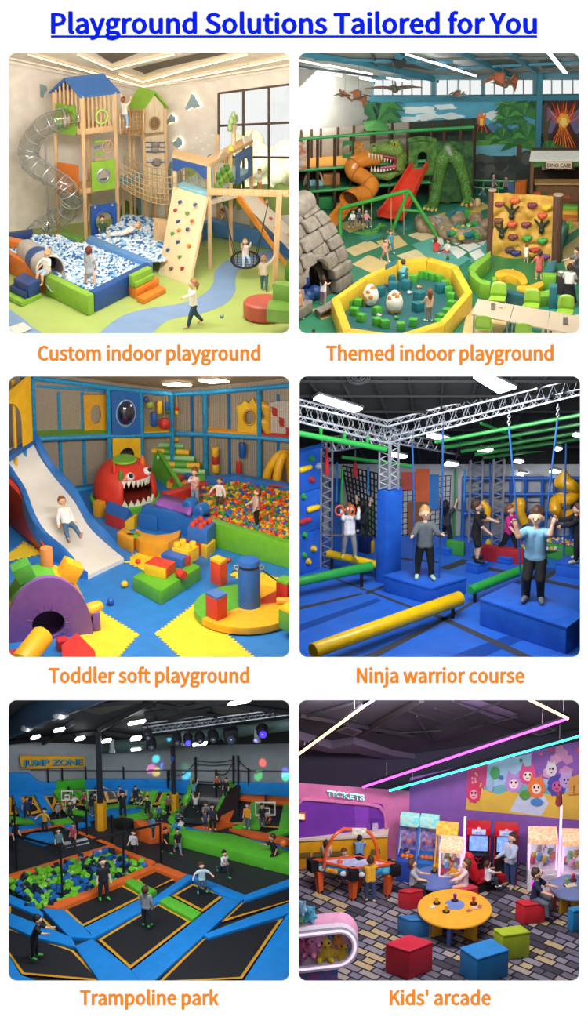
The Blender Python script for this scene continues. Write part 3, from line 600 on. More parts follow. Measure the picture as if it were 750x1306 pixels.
n_=V3((ax.y,-ax.x,0));plate(b,ring(ce+n_*.04,ax*.2,U*.22),[ring(ce+n_*.04,ax*.145,U*.165)],n_*.05,SF('#b5d16a'));o=b.obj('porthole',t)
b=B();net(b,[ce-ax*.15-U*.16,ce+ax*.15-U*.16,ce+ax*.15+U*.16,ce-ax*.15+U*.16],6,6,.006,mat('#a8855c',.8));b.obj('net',o)
holepanel(Pl,Pf,.1,.85,243,206,SF('#dd7a34'),.0)
holepanel(Pf,Pr,.18,.9,243,206,LG,.18,rim=STEEL)
ce,ax,n=holepanel(Pf,Pr,.12,.92,304,262,SF('#2a5bb0'),.28,rim=SF('#234f9e'))
b=B()
for k in(-1,1):b.ball(ce+ax*.26*k+U*.43+n*.02,(.09,.05,.09),SF('#2a5bb0'));b.ball(ce+ax*.26*k+U*.43+n*.06,(.035,.02,.035),SF('#c9a06a'))
b.obj('panel_ear',t)
b=B()
for i in range(4):p=lp_(Pf,Pr,.3);w_=lp_(Pf,Pr,.62);zz=Z2+.85+i*.17;b.beam(V3((p.x,p.y,zz))+V3((0,.3,0)),V3((w_.x,w_.y,zz))+V3((0,.3,0)),.05,.07,(WOOD,LG,SF('#7d8d9c'),LG)[i])
b.obj('ladder',t)
pw=lp_(Pf,Pr,.72);wc=V3((pw.x,pw.y,z(pw,190)))+V3((0,.25,0));b=B();b.tube(ring(wc,(Pr-Pf).normalized()*.16,U*.18),.022,WOOD,6,cQ=True)
for k in range(6):b.tube([wc,wc+(Pr-Pf).normalized()*.22*math.cos(k*1.047)+U*.24*math.sin(k*1.047)],.013,WOOD,5)
b.obj('steering_wheel',t)
y0=tubec.y;sl=tG('tube_slide','clear plastic spiral tube slide with steel rings winding down from the tower','tube slide',R.g(50,318))
path=[R.aty(x,y,y0+dy)for x,y,dy in((94,150,.1),(76,152,-.15),(57,161,-.1),(42,177,.1),(36,194,.2),(42,210,.0),(60,222,-.35),(80,236,-.6),(91,254,-.5),(84,271,-.2),(66,283,0),(50,294,-.2),(45,302,-.5))]
sp=sM(path,6);b=B();b.tube(sp,.29,mat('#f2f5f5',.08,'glass',alpha=.9),20,caps=False);b.obj('clear_tube',sl)
def hoop(b,i,r,rr,m):
 t_=(sp[min(i+1,len(sp)-1)]-sp[max(i-1,0)]).normalized();s_=t_.cross(U).normalized();w_=s_.cross(t_);b.tube(ring(sp[i],s_*r,w_*r,20),rr,m,6,cQ=True)
for i in range(1,len(sp),4):b=B();hoop(b,i,.295,.014,STEEL);b.obj('ring',sl)
b=B()
for k in(0,1.6,3.3,4.6):
 L_=[]
 for i in range(len(sp)):
  t_=(sp[min(i+1,len(sp)-1)]-sp[max(i-1,0)]).normalized();s_=t_.cross(U).normalized();w_=s_.cross(t_);L_.append(sp[i]+(s_*math.cos(k)+w_*math.sin(k))*.296)
 b.tube(L_,.009,mat('#aeb4b8',.3),5)
b.obj('seam',sl)
b=B();pb=R.aty(62,300,y0-.1);b.tube([V3((pb.x,pb.y,R.zf)),V3((pb.x,pb.y,z(pb,182)))],.03,STEEL,8);b.obj('support_pole',sl)
ma,mb_=R.g(44,327,.62),R.g(64,344,.62);GY=SF('#b7b3ad')
for u0,u1,c in((-.5,.15,GY),(.15,.55,SF('#28508f')),(.55,1,GY)):
 b=B();a1,a2=lp_(ma,mb_,u0),lp_(ma,mb_,u1);r0=.33+.06*u0;r1=.33+.06*u1;b.tube([a1,a2],[r0,r1],c,24,caps=False);b.obj('mouth_band',sl)
dv=(mb_-ma).normalized();s_=dv.cross(U).normalized();w_=s_.cross(dv);b=B();b.tube(ring(mb_,s_*.385,w_*.385,24),.03,mat('#d9d6d0',.4),6,cQ=True);b.obj('mouth_rim',sl)
b=B();vs=[];n=10
for i in range(7):
 c=mb_+dv*(.09*i)-U*(.02*i*i*.25);rr=.37-.012*i;hi=1-i/9
 for j in range(n+1):
  a=math.pi*(1+j/n);a=math.pi*1.5+(a-math.pi*1.5)*(.55+.45*hi);vs.append(c+s_*rr*math.cos(a)+w_*rr*math.sin(a))
b.add(vs,[(i*(n+1)+j,i*(n+1)+j+1,(i+1)*(n+1)+j+1,(i+1)*(n+1)+j)for i in range(6)for j in range(n)],mat('#cfccc6',.4));b.obj('scoop',sl)
Qf,Ql,Qr=R.g(186,292),R.g(168,287),R.g(213,288);Qb=Ql+Qr-Qf
t=tG('play_tower','narrow timber climbing tower with a lime green roof','play tower',(Qf+Qb)/2)
for P,row in((Qf,138),(Ql,134),(Qr,138),(Qb,134)):b=B();b.beam(P,R.up(P,row),.09,.09,WOOD,.01);b.obj('post',t)
b=B();zt=z(Qf,138);e=[V3((P.x,P.y,zt))for P in(Qf,Qr,Qb,Ql)];ap1=R.up((Qf+Qr)/2,118);ap2=R.up((Ql+Qb)/2,112)
for s1,s2 in((e[0],e[3]),(e[1],e[2])):b.prism([ap1+(ap1-ap2)*.12,ap2,ap2+(s2-ap2)*1.15,ap1+(ap1-ap2)*.12+(s1-ap1)*1.2],.05,LG)
b.obj('roof',t)
d=Qr-Qf;q=[Qf+d*.06,Qr-d*.06];b=B();n=V3((d.y,-d.x,0)).normalized();r_=(Qf+d*.5);cc=R.up(r_,157)
zb=z(Qf,250);plate(b,[V3((q[0].x,q[0].y,zb)),V3((q[1].x,q[1].y,zb)),V3((q[1].x,q[1].y,zt)),R.up(r_,121),V3((q[0].x,q[0].y,zt))],[ring(cc,d.normalized()*.14,U*.17)],n*-.04,mat('#ead6b4',.6,'wood'));b.obj('front_panel',t)
b=B();b.tube(ring(cc+n*.02,d.normalized()*.15,U*.18),.025,mat('#b98a55',.5),6,cQ=True);net(b,[cc-d.normalized()*.13-U*.13,cc+d.normalized()*.13-U*.13,cc+d.normalized()*.13+U*.13,cc-d.normalized()*.13+U*.13],6,6,.007,mat('#8a6a48',.8));b.obj('porthole',t)
for row,c in((181,'#4a6aa8'),(187,'#4a6aa8'),(193,'#4a6aa8'),(206,'#4a6aa8')):
 b=B();b.tube([R.up(Qf+d*.04,row)+n*.05,R.up(Qr-d*.04,row)+n*.05],.018,SF(c),6);b.obj('rung',t)
for u,row in((.5,184),(.45,191),(.55,205),(.5,208)):b=B();b.ball(R.up(Qf+d*u,row)+n*.05,(.13,.04,.09),SF('#8d8377'));b.obj('hold',t)
b=B();dk=[Qf,Qr,Qb,Ql];zz=z(Qf,175);b.prism([V3((P.x,P.y,zz))for P in(Ql+V3((-.15,0,0)),Qf,Qr,Qb)],.1,WOOD);b.obj('deck',t)
tn_=tG('rope_tunnel','round beige rope tunnel joining the two timber towers','rope tunnel',R.up(Pr,157));b=B();a1,a2=R.aty(154,156,Pr.y),R.aty(184,155,Pr.y);rp=mat('#b08a5c',.85)
for i in range(8):p=lp_(a1,a2,i/7);b.tube(ring(p,V3((0,.32,0)),U*.32,16),.012,rp,5,cQ=True)
for k in range(16):o_=V3((0,.32*math.cos(k*.3927),.32*math.sin(k*.3927)));b.tube([a1+o_,a2+o_],.01,rp,5)
b.obj('net',tn_)
for P in(a1,a2):b=B();b.tube(ring(P,V3((0,.34,0)),U*.34,20),.025,WOOD,6,cQ=True);b.obj('hoop',tn_)
BR=tG('rope_bridge','sagging beige rope bridge from the tower to the playhouse','rope bridge',R.up(Pr,240));h0,h1=R.aty(152,237,Pr.y-.1),R.aty(226,262,R.g(224,334).y);g0,g1=R.aty(152,208,Pr.y-.1),R.aty(224,226,R.g(224,334).y)
bk=V3((.1,.8,0));b=B();net(b,[h0,h1,g1,g0],14,5,.012,mat('#cbb187',.85),.16);b.obj('side_net',BR)
b=B();net(b,[h0+bk,h1+bk,g1+bk,g0+bk],12,4,.01,mat('#b89a6c',.85),.16);b.obj('side_net',BR)
b=B();net(b,[h0,h1,h1+bk,h0+bk],16,5,.014,mat('#bda173',.85),.16);b.obj('tread_net',BR)
b=B();zz=Z2+.05;b.prism([V3((p.x,p.y,zz))for p in(Pr,Qf+V3((-.05,0,0)),Qb,Pb)],.08,SF('#4a9cc0'));b.obj('link_deck',lB='teal walkway deck between the two timber towers',cat='deck')
for i,(x,y)in enumerate(((158,288),(173,286),(199,290))):
 b=B();P=R.g(x,y);b.beam(P,R.up(P,(244,178,260)[i]),.07,.07,WOOD,.01);b.obj('support_post',lB='slim timber post under the walkway, '+('beside the tower','in the middle','beneath the rope bridge')[i],cat='post')
blk(R,[(196,281),(214,283),(214,279),(196,277)],.3,1.0,WOOD,.02).obj('pit_hatch',lB='low timber hatch panel behind the rear ball pit',cat='panel')
Hf,Hl,Hr=R.g(268,343),R.g(225,331),R.g(321,310);Hb=Hl+Hr-Hf;Hm=lp_(Hf,Hr,.5)
t=tG('playhouse','raised timber playhouse with a flat roof and blue arches','playhouse',(Hf+Hb)/2);ZD,ZR=z(Hf,253),z(Hf,212)
for P in(Hf,Hl,Hr,Hb,Hm):b=B();b.beam(P,V3((P.x,P.y,ZR)),.11,.11,WOOD,.012);b.obj('post',t)
b=B();b.prism([LV(P,ZD)for P in(Hf,Hr,Hb,Hl)],.12,SF('#8cc7d8'),.01);b.obj('deck',t)
b=B();ib=V3((-.05,.55,0));b.prism([LV(P,ZR)for P in(Hl+V3((-.06,0,0)),Hf+V3((0,-.08,0)),Hr+V3((.06,0,0)),Hr+ib,Hf+ib,Hl+ib)],.09,WOOD);b.obj('roof',t)
def arch(Pa,Pc,zb,zt,m,rise,name,n=10):
 d=Pc-Pa;nn=V3((d.y,-d.x,0)).normalized()*.04;pts=[LV(Pa,zb),LV(Pa,zt),LV(Pc,zt),LV(Pc,zb)]+[LV(Pc-d*(.12+.76*i/n),zb+rise*math.sin(math.pi*i/n))for i in range(n+1)]
 b=B();plate(b,[p+nn for p in pts],[],nn,m);b.obj(name,t)
arch(Hl,Hf,ZR-.34,ZR,SF('#2f5597'),.2,'arch_panel')
d=Hr-Hf;nn=V3((d.y,-d.x,0)).normalized()*.05;nn=nn if nn.y<0 else-nn
b=B()
for i in range(9):p=Hf+d*(.1+.045*i);b.beam(LV(p,ZD),LV(p,ZR),.03,.03,WOOD)
b.obj('slat_panel',t)
b=B()
for i in range(11):p=Hf+d*(.13+.035*i)+nn;zz=lp_(ZD,ZR,.25+.5*((i*37%10)/10));b.ball(LV(p,zz),(.09,.03,.11),SF(('#6f9e3a','#54853a','#8ab64a')[i%3]))
b.obj('leaf_panel',t)
a_,c_=Hf+d*.58,Hf+d*.95;b=B();ce=(a_+c_)/2;w_=(c_-a_).length/2;ax=d.normalized()
plate(b,[LV(a_,ZD)+nn,LV(c_,ZD)+nn,LV(c_,ZR-.05)+nn,LV(a_,ZR-.05)+nn],[[LV(ce,ZD+.08)+ax*-w_*.6+nn]+[LV(ce,ZD+.38)+nn+ax*w_*.6*math.cos(q)+U*.28*math.sin(q)for q in[math.pi*(1-i/10)for i in range(11)]]+[LV(ce,ZD+.08)+ax*w_*.6+nn]],nn,SF('#44669c'));b.obj('arch_panel',t)
b=B();net(b,[LV(Hl,ZD)+V3((.1,.5,0)),LV(Hf,ZD)+V3((-.1,.5,0)),LV(Hf,ZR)+V3((-.1,.5,0)),LV(Hl,ZR)+V3((.1,.5,0))],9,6,.012,mat('#c4a87c',.8));b.obj('rear_net',t)
zt=ZR+.09;tp=LV(lp_(Hf,Hr,.62)+V3((-.05,.35,0)),zt);b=B();b.sdf([(tp,tp+U*.62,.07,.05),(tp+U*.3,tp+U*.5+ax*.18,.035,.03)],.02,mat('#e2c9a0',.6,'wood'),.03)
o=b.obj('cutout_tree',lB='beige cutout tree with green crown standing on the playhouse roof',cat='decoration');b=B()
for k,(dx,dz)in enumerate(((0,.78),(-.14,.68),(.14,.66),(0,.62),(-.22,.5))):b.sdf([(tp+ax*dx+U*dz,tp+ax*dx+U*(dz+.12),.08,.05)],.02,SF('#9db77a'),.02)
b.obj('crown',o)
bs=LV(lp_(Hf,Hr,.3),zt);b=B();plate(b,[bs+ax*x+U*y_ for x,y_ in((-.35,0),(.3,0),(.12,.1),(.0,.16),(-.1,.1))],[],nn,SF('#cbb7a4'));b.obj('cutout_rock',lB='low grey pink cutout on the front of the playhouse roof',cat='decoration')
bs=LV(lp_(Hf,Hr,.9),zt);b=B();plate(b,[bs+ax*x+U*y_ for x,y_ in((-.2,0),(.16,0),(.32,.3),(.02,.15),(-.32,.26))],[],nn,PB('#f3ecdf'));b.obj('cutout_wing',lB='white winged cutout on the right of the playhouse roof',cat='decoration')
bs=LV(lp_(Hf,Hr,.52),zt);b=B();b.sdf([(bs+U*.04,bs+U*.08,.1,.07)],.02,SF('#d9c24a'),.02);b.obj('cutout_bush',lB='small yellow bush on the playhouse roof below the cutout tree',cat='decoration')
q=[R.g(202,349),R.g(241,364),LV(Hf,ZD)+V3((-.08,-.1,.08)),LV(Hl,ZD)+V3((-.05,-.1,.12))];n=nrm(q)
b=B();b.hull(q,[p+n*-.1 for p in q],mat('#e3cfa9',.6,'wood',col2='#d8c096'),.01);cw=b.obj('climbing_wall',lB='leaning pale timber climbing wall with coloured holds',cat='climbing wall')
for x,y,c in((178,70,'#2f5597'),(254,84,'#2f5597'),(155,112,'#c23a3a'),(214,126,'#5a9a3c'),(238,165,'#dd6a2c'),(168,168,'#2f5597'),(173,213,'#e58a2c'),(216,208,'#2f4f97'),(140,230,'#5a9a3c'),(168,272,'#2f5597'),(222,290,'#e58a2c'),(117,312,'#2f5597'),(177,346,'#5a9a3c'),(107,368,'#e58a2c'),(135,405,'#7a5a44'),(190,405,'#c22f3a')):
 p=R.pl3(185+x/3.947,240+y/3.947,q[0],n);e1=(q[1]-q[0]).normalized();b=B();b.sdf([(p-e1*.03+n*.01,p+e1*.03+n*.02+U*.02,.045,.04),(p+n*.04,p+n*.05-U*.04,.035,.025)],.014,SF(c),.02);b.obj('hold',cw)
b=B();f0=R.g(252,320);
for k in range(4):b.beam(R.aty(248+k*2,312+k*8,f0.y),R.aty(268+k,318+k*6,f0.y+.2),.03,.03,WOOD)
b.beam(R.g(250,330),R.aty(258,300,f0.y),.04,.04,WOOD);b.obj('step_rack',lB='small timber step rack tucked behind the climbing wall',cat='rack')
Fp=R.g(350,362);tp=R.up(Fp,248)+V3((.14,0,0));t=tG('swing_frame','timber swing beam resting on one splayed post','swing frame',Fp)
b=B();b.beam(Fp,tp,.17,.15,WOOD,.015);b.obj('post',t)
ba=LV(Hf,ZD+.2)+V3((0,-.05,0));b=B();b.beam(ba,tp+V3((.25,.02,.02)),.13,.17,WOOD,.015);b.obj('cross_beam',t)
b=B();b.beam(R.up(Hf,258),R.aty(301,249,Hm.y),.1,.12,mat('#f0e6d6',.5));b.obj('side_rail',t)
sw=R.plane(313,331,ba,tp);t=tG('nest_swing','round black nest swing hanging from the timber beam','swing',sw)
ty=V3((0,.36,.12));b=B();b.tube(ring(sw,V3((.37,0,0)),ty,28),.035,BLACK,8,cQ=True);b.obj('rim',t)
b=B();
for i in range(7):
 u=-.9+.3*i;w_=math.sqrt(1-u*u);b.tube([sw+V3((.37*u,0,0))-ty*w_,sw+V3((.37*u,0,0))+ty*w_],.013,mat('#2c2c30',.7),4);b.tube([sw+ty*u-V3((.37*w_,0,0)),sw+ty*u+V3((.37*w_,0,0))],.013,mat('#5c5c60',.7),4)
b.obj('net',t)
for sx,sy,a in((-1,1,284),(-1,-1,284),(1,1,342),(1,-1,342)):
 b=B();e=R.plane(a,253 if a<300 else 259,ba,tp);b.tube([sw+V3((.27*sx,0,0))+ty*(.68*sy),lp_(sw,e,.5)+V3((.14*sx,0,0)),e],.013,mat('#26282e',.7),6);b.obj('rope',t)
a0,a1,c0,c1=R.aty(303,251,Hm.y),R.aty(326,247,Hr.y),R.g(402,352),R.g(402,322);t=tG('open_slide','white slide with orange sides running down to the right edge','slide',R.g(372,330))
b=B();N_=8;e=[lp_(a0,c0,i/N_)for i in range(N_+1)];f_=[lp_(a1,c1,i/N_)for i in range(N_+1)]
b.add(e+f_,[(i,i+1,N_+2+i,N_+1+i)for i in range(N_)],mat('#f4ede2',.4));b.obj('bed',t)
for L_ in(e,f_):b=B();b.beam(L_[0]+U*.03,L_[-1]+U*.03,.07,.2,SF('#e9952f'),.015);b.obj('side',t)
for i,(u,v,c)in enumerate(((.35,.5,'#c0392b'),(.45,.3,'#c0392b'),(.6,.6,'#e0a03a'),(.68,.35,'#d8b23a'),(.85,.5,'#c0392b'))):p=lp_(lp_(a0,c0,u),lp_(a1,c1,u),v);b=B();b.ball(p+U*.02,(.06,.06,.05),SF(c));b.obj('bump',t)
t=tG('foam_steps','orange and green foam steps leaning on the dark blue pit wall','foam steps',R.g(190,372))
for top,h0,h1,m in(([(164,350),(170,353),(194,341),(188,338)],.3,.62,GR),([(167,358),(173,361),(197,349),(191,346)],.3,.46,GR),([(164,364),(174,369),(203,354),(193,349)],0,.3,OG),([(174,378),(183,382),(212,367),(203,363)],0,.15,OG)):
 blk(R,top,h0,h1,m).obj('step',t)
t=tG('foam_steps','navy blue foam steps on a green base at the left edge','foam steps',R.g(30,378))
blk(R,[(8,376),(28,386),(53,374),(34,360),(8,366)],0,.13,GR).obj('base',t)
blk(R,[(12,364),(32,374),(51,364),(30,353)],.13,.3,NB).obj('step',t);blk(R,[(17,355),(36,364),(51,357),(30,347)],.13,.5,NB).obj('step',t)
b=B();c=R.g(338,405);b.lathe(c,[(.5,0),(.56,.06),(.56,.42),(.5,.48),(.0001,.49)],SF('#b5503f'),32);b.obj('round_seat',lB='round brick red foam seat at the lower right corner',cat='foam seat')
t=tG('corner_chair','green foam corner chair standing on the round red seat','foam chair',R.g(360,404,.49));C_=R.g(358,406,.49)
b=B();b.prism([C_+V3(p)for p in((-.36,-.32,0),(.4,-.5,0),(.4,.35,0),(-.3,.45,0))],.36,SF('#6c9a3c'),.05);b.obj('seat',t)
b=B();b.prism([C_+V3(p)for p in((-.22,.5,.3),(.4,.1,.3),(.45,.55,.3),(-.1,.75,.3))],.48,SF('#6c9a3c'),.05);b.obj('backrest',t)
blk(R,[(363,341),(376,345),(376,335),(366,333)],0,.36,SF('#5f9a3a')).obj('foam_block',lB='green foam block at the right edge behind the swing post',cat='foam block')
blk(R,[(260,297),(284,291),(284,285),(258,289)],0,.2,GR).obj('foam_mat',lB='green foam mat under the playhouse',cat='foam mat')
b=B();b.hull(R.gs([(20,430),(42,420),(30,411),(10,418)],.0),R.gs([(20,428),(40,419),(29,411),(11,417)],.06),mat('#d8d5d0',.6),.01);b.obj('step_pad',lB='pale grey pad on the floor at the lower left corner',cat='pad')
b=B();b.ball(R.g(283,403,.05),.055,mat('#7fa8b8',.4,'mottle',scale=12,col2='#3d6f86'));b.obj('play_ball',lB='single blue ball lying on the green floor',cat='ball')
pitwall([(228,297),(268,283),(268,278),(228,290)],LB,'blue padded wall behind the climbing wall',0,.5);pitwall([(268,282),(350,300),(378,312),(378,304),(352,294),(268,276)],LB,'blue padded wall beyond the swing',0,.45)
pN('girl in white sweater running to the left with a long ponytail',R.g(247,416),1.36,-65,'walk','#efe9e2','#274a5c','light','pony','long',shoes=None,l=(75,15,10),r=(-20,12,20),adult=None)
pN('child in beige shirt reaching for the swing post',R.g(337,371),1.04,165,'reach','#c8b8a2','#3f6468','light','short','short',shoes=None,l=(0,14,10),r=(130,35,5))
pN('toddler in pale blue sitting in the nest swing',sw+V3((0,.02,.05)),.88,10,'sit','#e6c9c9','#a9c4dd','blond','short','long',l=(120,15,30),r=(120,15,30),L=(75,10,60),R=(75,10,60))
pN('barefoot blond boy sitting on the orange pit wall',R.g(60,349,.55),1.18,-45,'sit','#f0eee9','#9db4c8','blond','short','short','short',None,L=(80,6,75),R=(80,6,60),l=(10,12,20),r=(20,12,30))
pN('girl in grey patterned dress standing in the ball pit',R.g(115,364,.38),1.14,165,'stand','#c3cad2',None,'#6b2f1f','bob','short',shoes=None,skirt=1,L=(4,14,4),R=(-4,14,4),print='#8d96a3')
pN('child in dark green peeping through the round blue panel',R.g(131,301,.3),1.0,15,'sit','#33503c','#43506a','brown','short','short')
pN('child in white lying back in the rear ball pit',R.g(158,301,.42),1.05,-75,'recline','#efefef','#e3e6ea','blond','short','short',lean=-60,L=(95,10,5),R=(95,10,20),l=(60,20,10),r=(60,20,10))
pN('child in grey climbing over the rope tunnel beside the blue roof',R.aty(159,163,Pr.y-.33),.92,150,'climb','#d8d0c4','#9db6d2','ginger','short','short')
pN('small child in white playing at the window',R.aty(331,246,Hr.y+.2),.72,-40,'fwd','#f0e9e2','#d98a4a','ginger','short','short')
pN('child with ginger hair crouching under the playhouse',R.g(288,290),.85,-60,'squat','#e9c9a9','#d99a6a','ginger','short','short')
# room 2: themed indoor playground
R=Room('themed');TEAL=SF('#3a7f95');WALLW=PB('#a9a7a1')
q1,q2,q4=zmap(375,60),zmap(555,60),zmap(555,240)
GF,TF,YF=mat('#2f7f60',.45,'mottle',scale=2,bump=.04),mat('#3f8f86',.45,'mottle',scale=2,bump=.04),mat('#d9bf7d',.5,'mottle',scale=2,bump=.04)
R.shell(PB('#cfd2cf'),df=93);R.floor(GF,234)
C0,L0,R0=R.g(472,239),R.g(374,258),R.g(748,237)
wall_quad(R,C0,L0,100,86,WALLW,'wall_left')
HO=[[(a,101),(b_,101),(b_,121),(a,121)]for a,b_ in((476,550),(556,614),(618,680),(690,744))]
wall_quad(R,C0,R0,97,93,PB('#5d93a4'),'wall_back',HO)
WP=lambda x,y,o=0:R.plane(x,y,C0,R0)+V3((0,-1,0))*o
for i,h in enumerate(HO):
 b=B()
 n_=max(3,round((h[1][0]-h[0][0])/13))
 for k in range(n_+1):x=lp_(h[0][0],h[1][0],k/n_);b.beam(WP(x,101,.02),WP(x,121,.02),.03,.04,mat('#8d9aa0',.4))
 b.beam(WP(h[0][0],101,.02),WP(h[1][0],101,.02),.03,.04,mat('#8d9aa0',.4));o=b.obj('window_%d'%(i+2),kind='structure')
 b=B();b.poly([WP(*c)for c in h],GLASS);b.obj('window_%d_pane'%(i+2),kind='structure')
b=B();b.beam(WP(472,125,.08),WP(748,123,.08),.16,.16,TEAL);struct(b,'wall_beam')
b=B();b.beam(R.g(684,240),R.up(R.g(684,240),60),.16,.16,TEAL);struct(b,'wall_column')
tc,tl,tr=R.up(C0,97),R.up(L0,84),R.up(R0,93);n=(tl-tc).cross(tr-tc).normalized();CE=lambda x,y,o=0:R.pl3(x,y,tc-V3((0,0,o)),n)
b=B();b.poly([tl,tc,tr,CE(752,52),CE(372,52)],mat('#bcc0be',.8,'mottle',scale=.6,bump=0,col2='#a6abaa'));struct(b,'ceiling')
def ceil_bar(pts,w,m,name,kind='structure',o=.1,**kw):
 b=B()
 for a,c in zip(pts,pts[1:]):b.beam(CE(*a,o),CE(*c,o),w,w,m)
 return b.obj(name,kind=kind,**kw)
for P,w in(([q1(0,120),q1(400,178)],.14),([q1(0,25),q1(340,80),q1(720,165)],.17),([q1(520,45),q1(690,100)],.15),([q2(120,25),q2(380,145)],.14),([q2(375,28),q2(505,120)],.14),([q2(0,110),q2(740,75)],.08),([q1(100,60),q1(800,75)],.08)):ceil_bar(P,w,TEAL,'ceiling_beam')
for P,w in(([q1(0,95),q1(420,150)],.06),([q1(390,25),q1(420,100)],.06),([q1(400,70),q1(720,80)],.1),([q2(0,60),q2(740,50)],.05),([q2(140,150),q2(740,110)],.05)):ceil_bar(P,w,mat('#5a6466',.5),'ceiling_pipe')
b=B()
for P in([q1(20,100),q1(200,130),q1(330,150),q1(100,118)],[q1(430,60),q1(640,85),q1(700,120),q1(480,90)],[q2(200,70),q2(380,110),q2(500,90),q2(300,50)],[q2(520,70),q2(620,60),q2(640,100),q2(540,110)]):b.poly([CE(*p,.03)for p in P],PB('#6a7070'))
struct(b,'ceiling_panel')
LAMP=mat('#ffffff',.5,emit=2.6)
for i,(a,c)in enumerate(((q1(30,68),q1(160,95)),(q1(135,127),q1(235,145)),(q1(280,115),q1(390,136)),(q1(335,157),q1(415,171)),(q1(470,156),q1(560,170)),(q1(570,38),q1(745,92)),(q1(165,92),q1(265,110)),(q2(0,78),q2(200,145)),(q2(570,25),q2(655,130)),(q1(100,158),q1(205,172)))):
 b=B();b.beam(CE(*a,.22),CE(*c,.22),.11,.05,LAMP);o=b.obj('ceiling_light',lB='white strip lamp under the grey ceiling, '+('first at the upper left corner','below the first at the left','third from the left','lowest near the left wall corner','above the front facing pterosaur','longest, in the middle of the ceiling','second from the left','long, above the right hand pterosaur','at the far right near the teal column','faint, lowest at the far left')[i],cat='lamp');bb=B();bb.beam(CE(*a,.17),CE(*c,.17),.13,.04,mat('#d8dada',.5));bb.obj('housing',o)
b=B();c=CE(*q1(530,78),.25);b.lathe(c,[(.16,-.08),(.2,0),(.16,.08)],mat('#22272a',.5),20,axis=(0,1,.2));b.obj('ceiling_fan',lB='dark round fan unit fixed under the ceiling',cat='fan')
b=B();D=lambda pts,c,o:decal(b,R,[(x,max(y,127))for x,y in pts],C0,R0,PB(c),o)
D([(473,127),(682,125),(682,241),(473,241)],'#58a5c0',.02)
for i,(x,y,rx,ry)in enumerate(((535,140,22,5),(548,148,16,4),(568,136,14,3.4),(575,148,16,4),(632,147,18,6),(644,139,12,4),(528,152,20,4))):D(blob(x,y,rx,ry,16,.2,i,4),'#d9e6e4',.025+i*.001)
for i,(x,w,t,c)in enumerate(((512,26,156,'#4f7f9c'),(535,24,152,'#5d8fae'),(560,26,155,'#4a7896'),(585,22,154,'#5b88a6'),(628,26,155,'#4f7f9c'),(645,20,158,'#426e88'))):D([(x-w,172),(x-w*.5,t+7),(x-w*.25,t+4),(x,t),(x+w*.3,t+6),(x+w*.6,t+7),(x+w,172)],c,.034+i*.001)
for x,t,w,r in((588,161,11,1),(614,155,16,1.5)):
 D([(x-w,171),(x-3*r,t+2),(x+3*r,t+2),(x+w,171)],'#4a3836',.045)
 D([(x-2.6*r,t+4),(x-4*r,t-8*r),(x-1.5*r,t-5*r),(x,t-10*r),(x+1.5*r,t-5*r),(x+4*r,t-8*r),(x+2.6*r,t+4)],'#e8722a',.05);D([(x-1.3*r,t+5),(x-1.5*r,t-3*r),(x+1.5*r,t-3*r),(x+1.3*r,t+5)],'#ffd05a',.055)
 for k in(-1,0,1):D([(x+k*w*.2-.6,t+4),(x+k*w*.45,171),(x+k*w*.45+1.2,171),(x+k*w*.2+.8,t+4)],'#d2562a',.056)
for i in range(24):x=480+i*8.6;D(blob(x,172+(i%3)*1.5,8,5.5,12,.15,i),('#3c6b3a','#2f5a34','#4d7d3e')[i%3],.06+.0006*i)
D([(560,190),(682,190),(682,241),(560,241)],'#3a4640',.078);D([(560,178),(682,178),(682,196),(560,196)],'#5f9a3e',.08);D([(595,186),(640,183),(676,190),(660,198),(600,198)],'#6fb3c4',.083)
for i in range(30):rn=random.Random(i);x,y=596+rn.random()*78,196+rn.random()*38;D(blob(x,y,6+rn.random()*4,5+rn.random()*3.5,9,.14,i,3),('#4a4c49','#5c5e58','#383a38')[i%3],.09+.0012*i)
def palm(x,y,L,angs,c,o,w=.16):
 for k,a in enumerate(angs):
  tx,ty=x+L*math.cos(a),y-L*.8*math.sin(a);mx,my=x+L*.55*math.cos(a),y-L*.8*math.sin(a)*.9-L*.18;nx,ny=-math.sin(a)*L*w,-math.cos(a)*L*w
  D([(x,y),(mx+nx,my+ny),(tx,ty+2),(mx-nx,my-ny)],c[k%len(c)],o+.001*k)
GG=['#2d6238','#3d7a3e','#235234']
D([(473,130),(485,132),(484,241),(473,241)],'#24503a',.07);D([(473,165),(520,168),(530,241),(473,241)],'#2b5c38',.071)
for a_ in((483,140,32),(480,155,34),(488,132,30),(484,168,30)):palm(*a_,[.5,.1,-.3,-.7,.9,2.6,2.2],GG,.1+a_[1]*.0002)
D([(658,200),(661,160),(656,140),(661,140),(666,160),(665,200)],'#5a4632',.1)
for i in range(20):rn=random.Random(40+i);D(blob(640+rn.random()*40,130+rn.random()*26,7,4.5,10,.25,i,4),GG[i%3],.11+.001*i)
for a_ in((652,132,24),(668,146,20),(645,150,18),(672,175,22),(660,182,24),(640,176,18)):palm(*a_,[.3,.8,1.3,2.0,2.6,3.1,-.3,3.5],['#3f7f45','#2f6a3a','#56964a'],.14+a_[1]*.0001)
b.obj('wall_mural',lB='painted jungle mural with palms, lake and two small volcanoes behind the dinosaur hall',cat='mural',smooth=0)
b=B();D([(687,126),(742,125),(742,241),(687,241)],'#4a3a3e',.02);D([(690,134),(742,132),(742,170),(690,170)],'#716c96',.022)
D([(690,126),(742,125),(742,136),(722,150),(715,150),(700,138)],'#4d2c2c',.025)
D([(690,196),(710,157),(727,157),(746,190),(746,200)],'#4a2c28',.03)
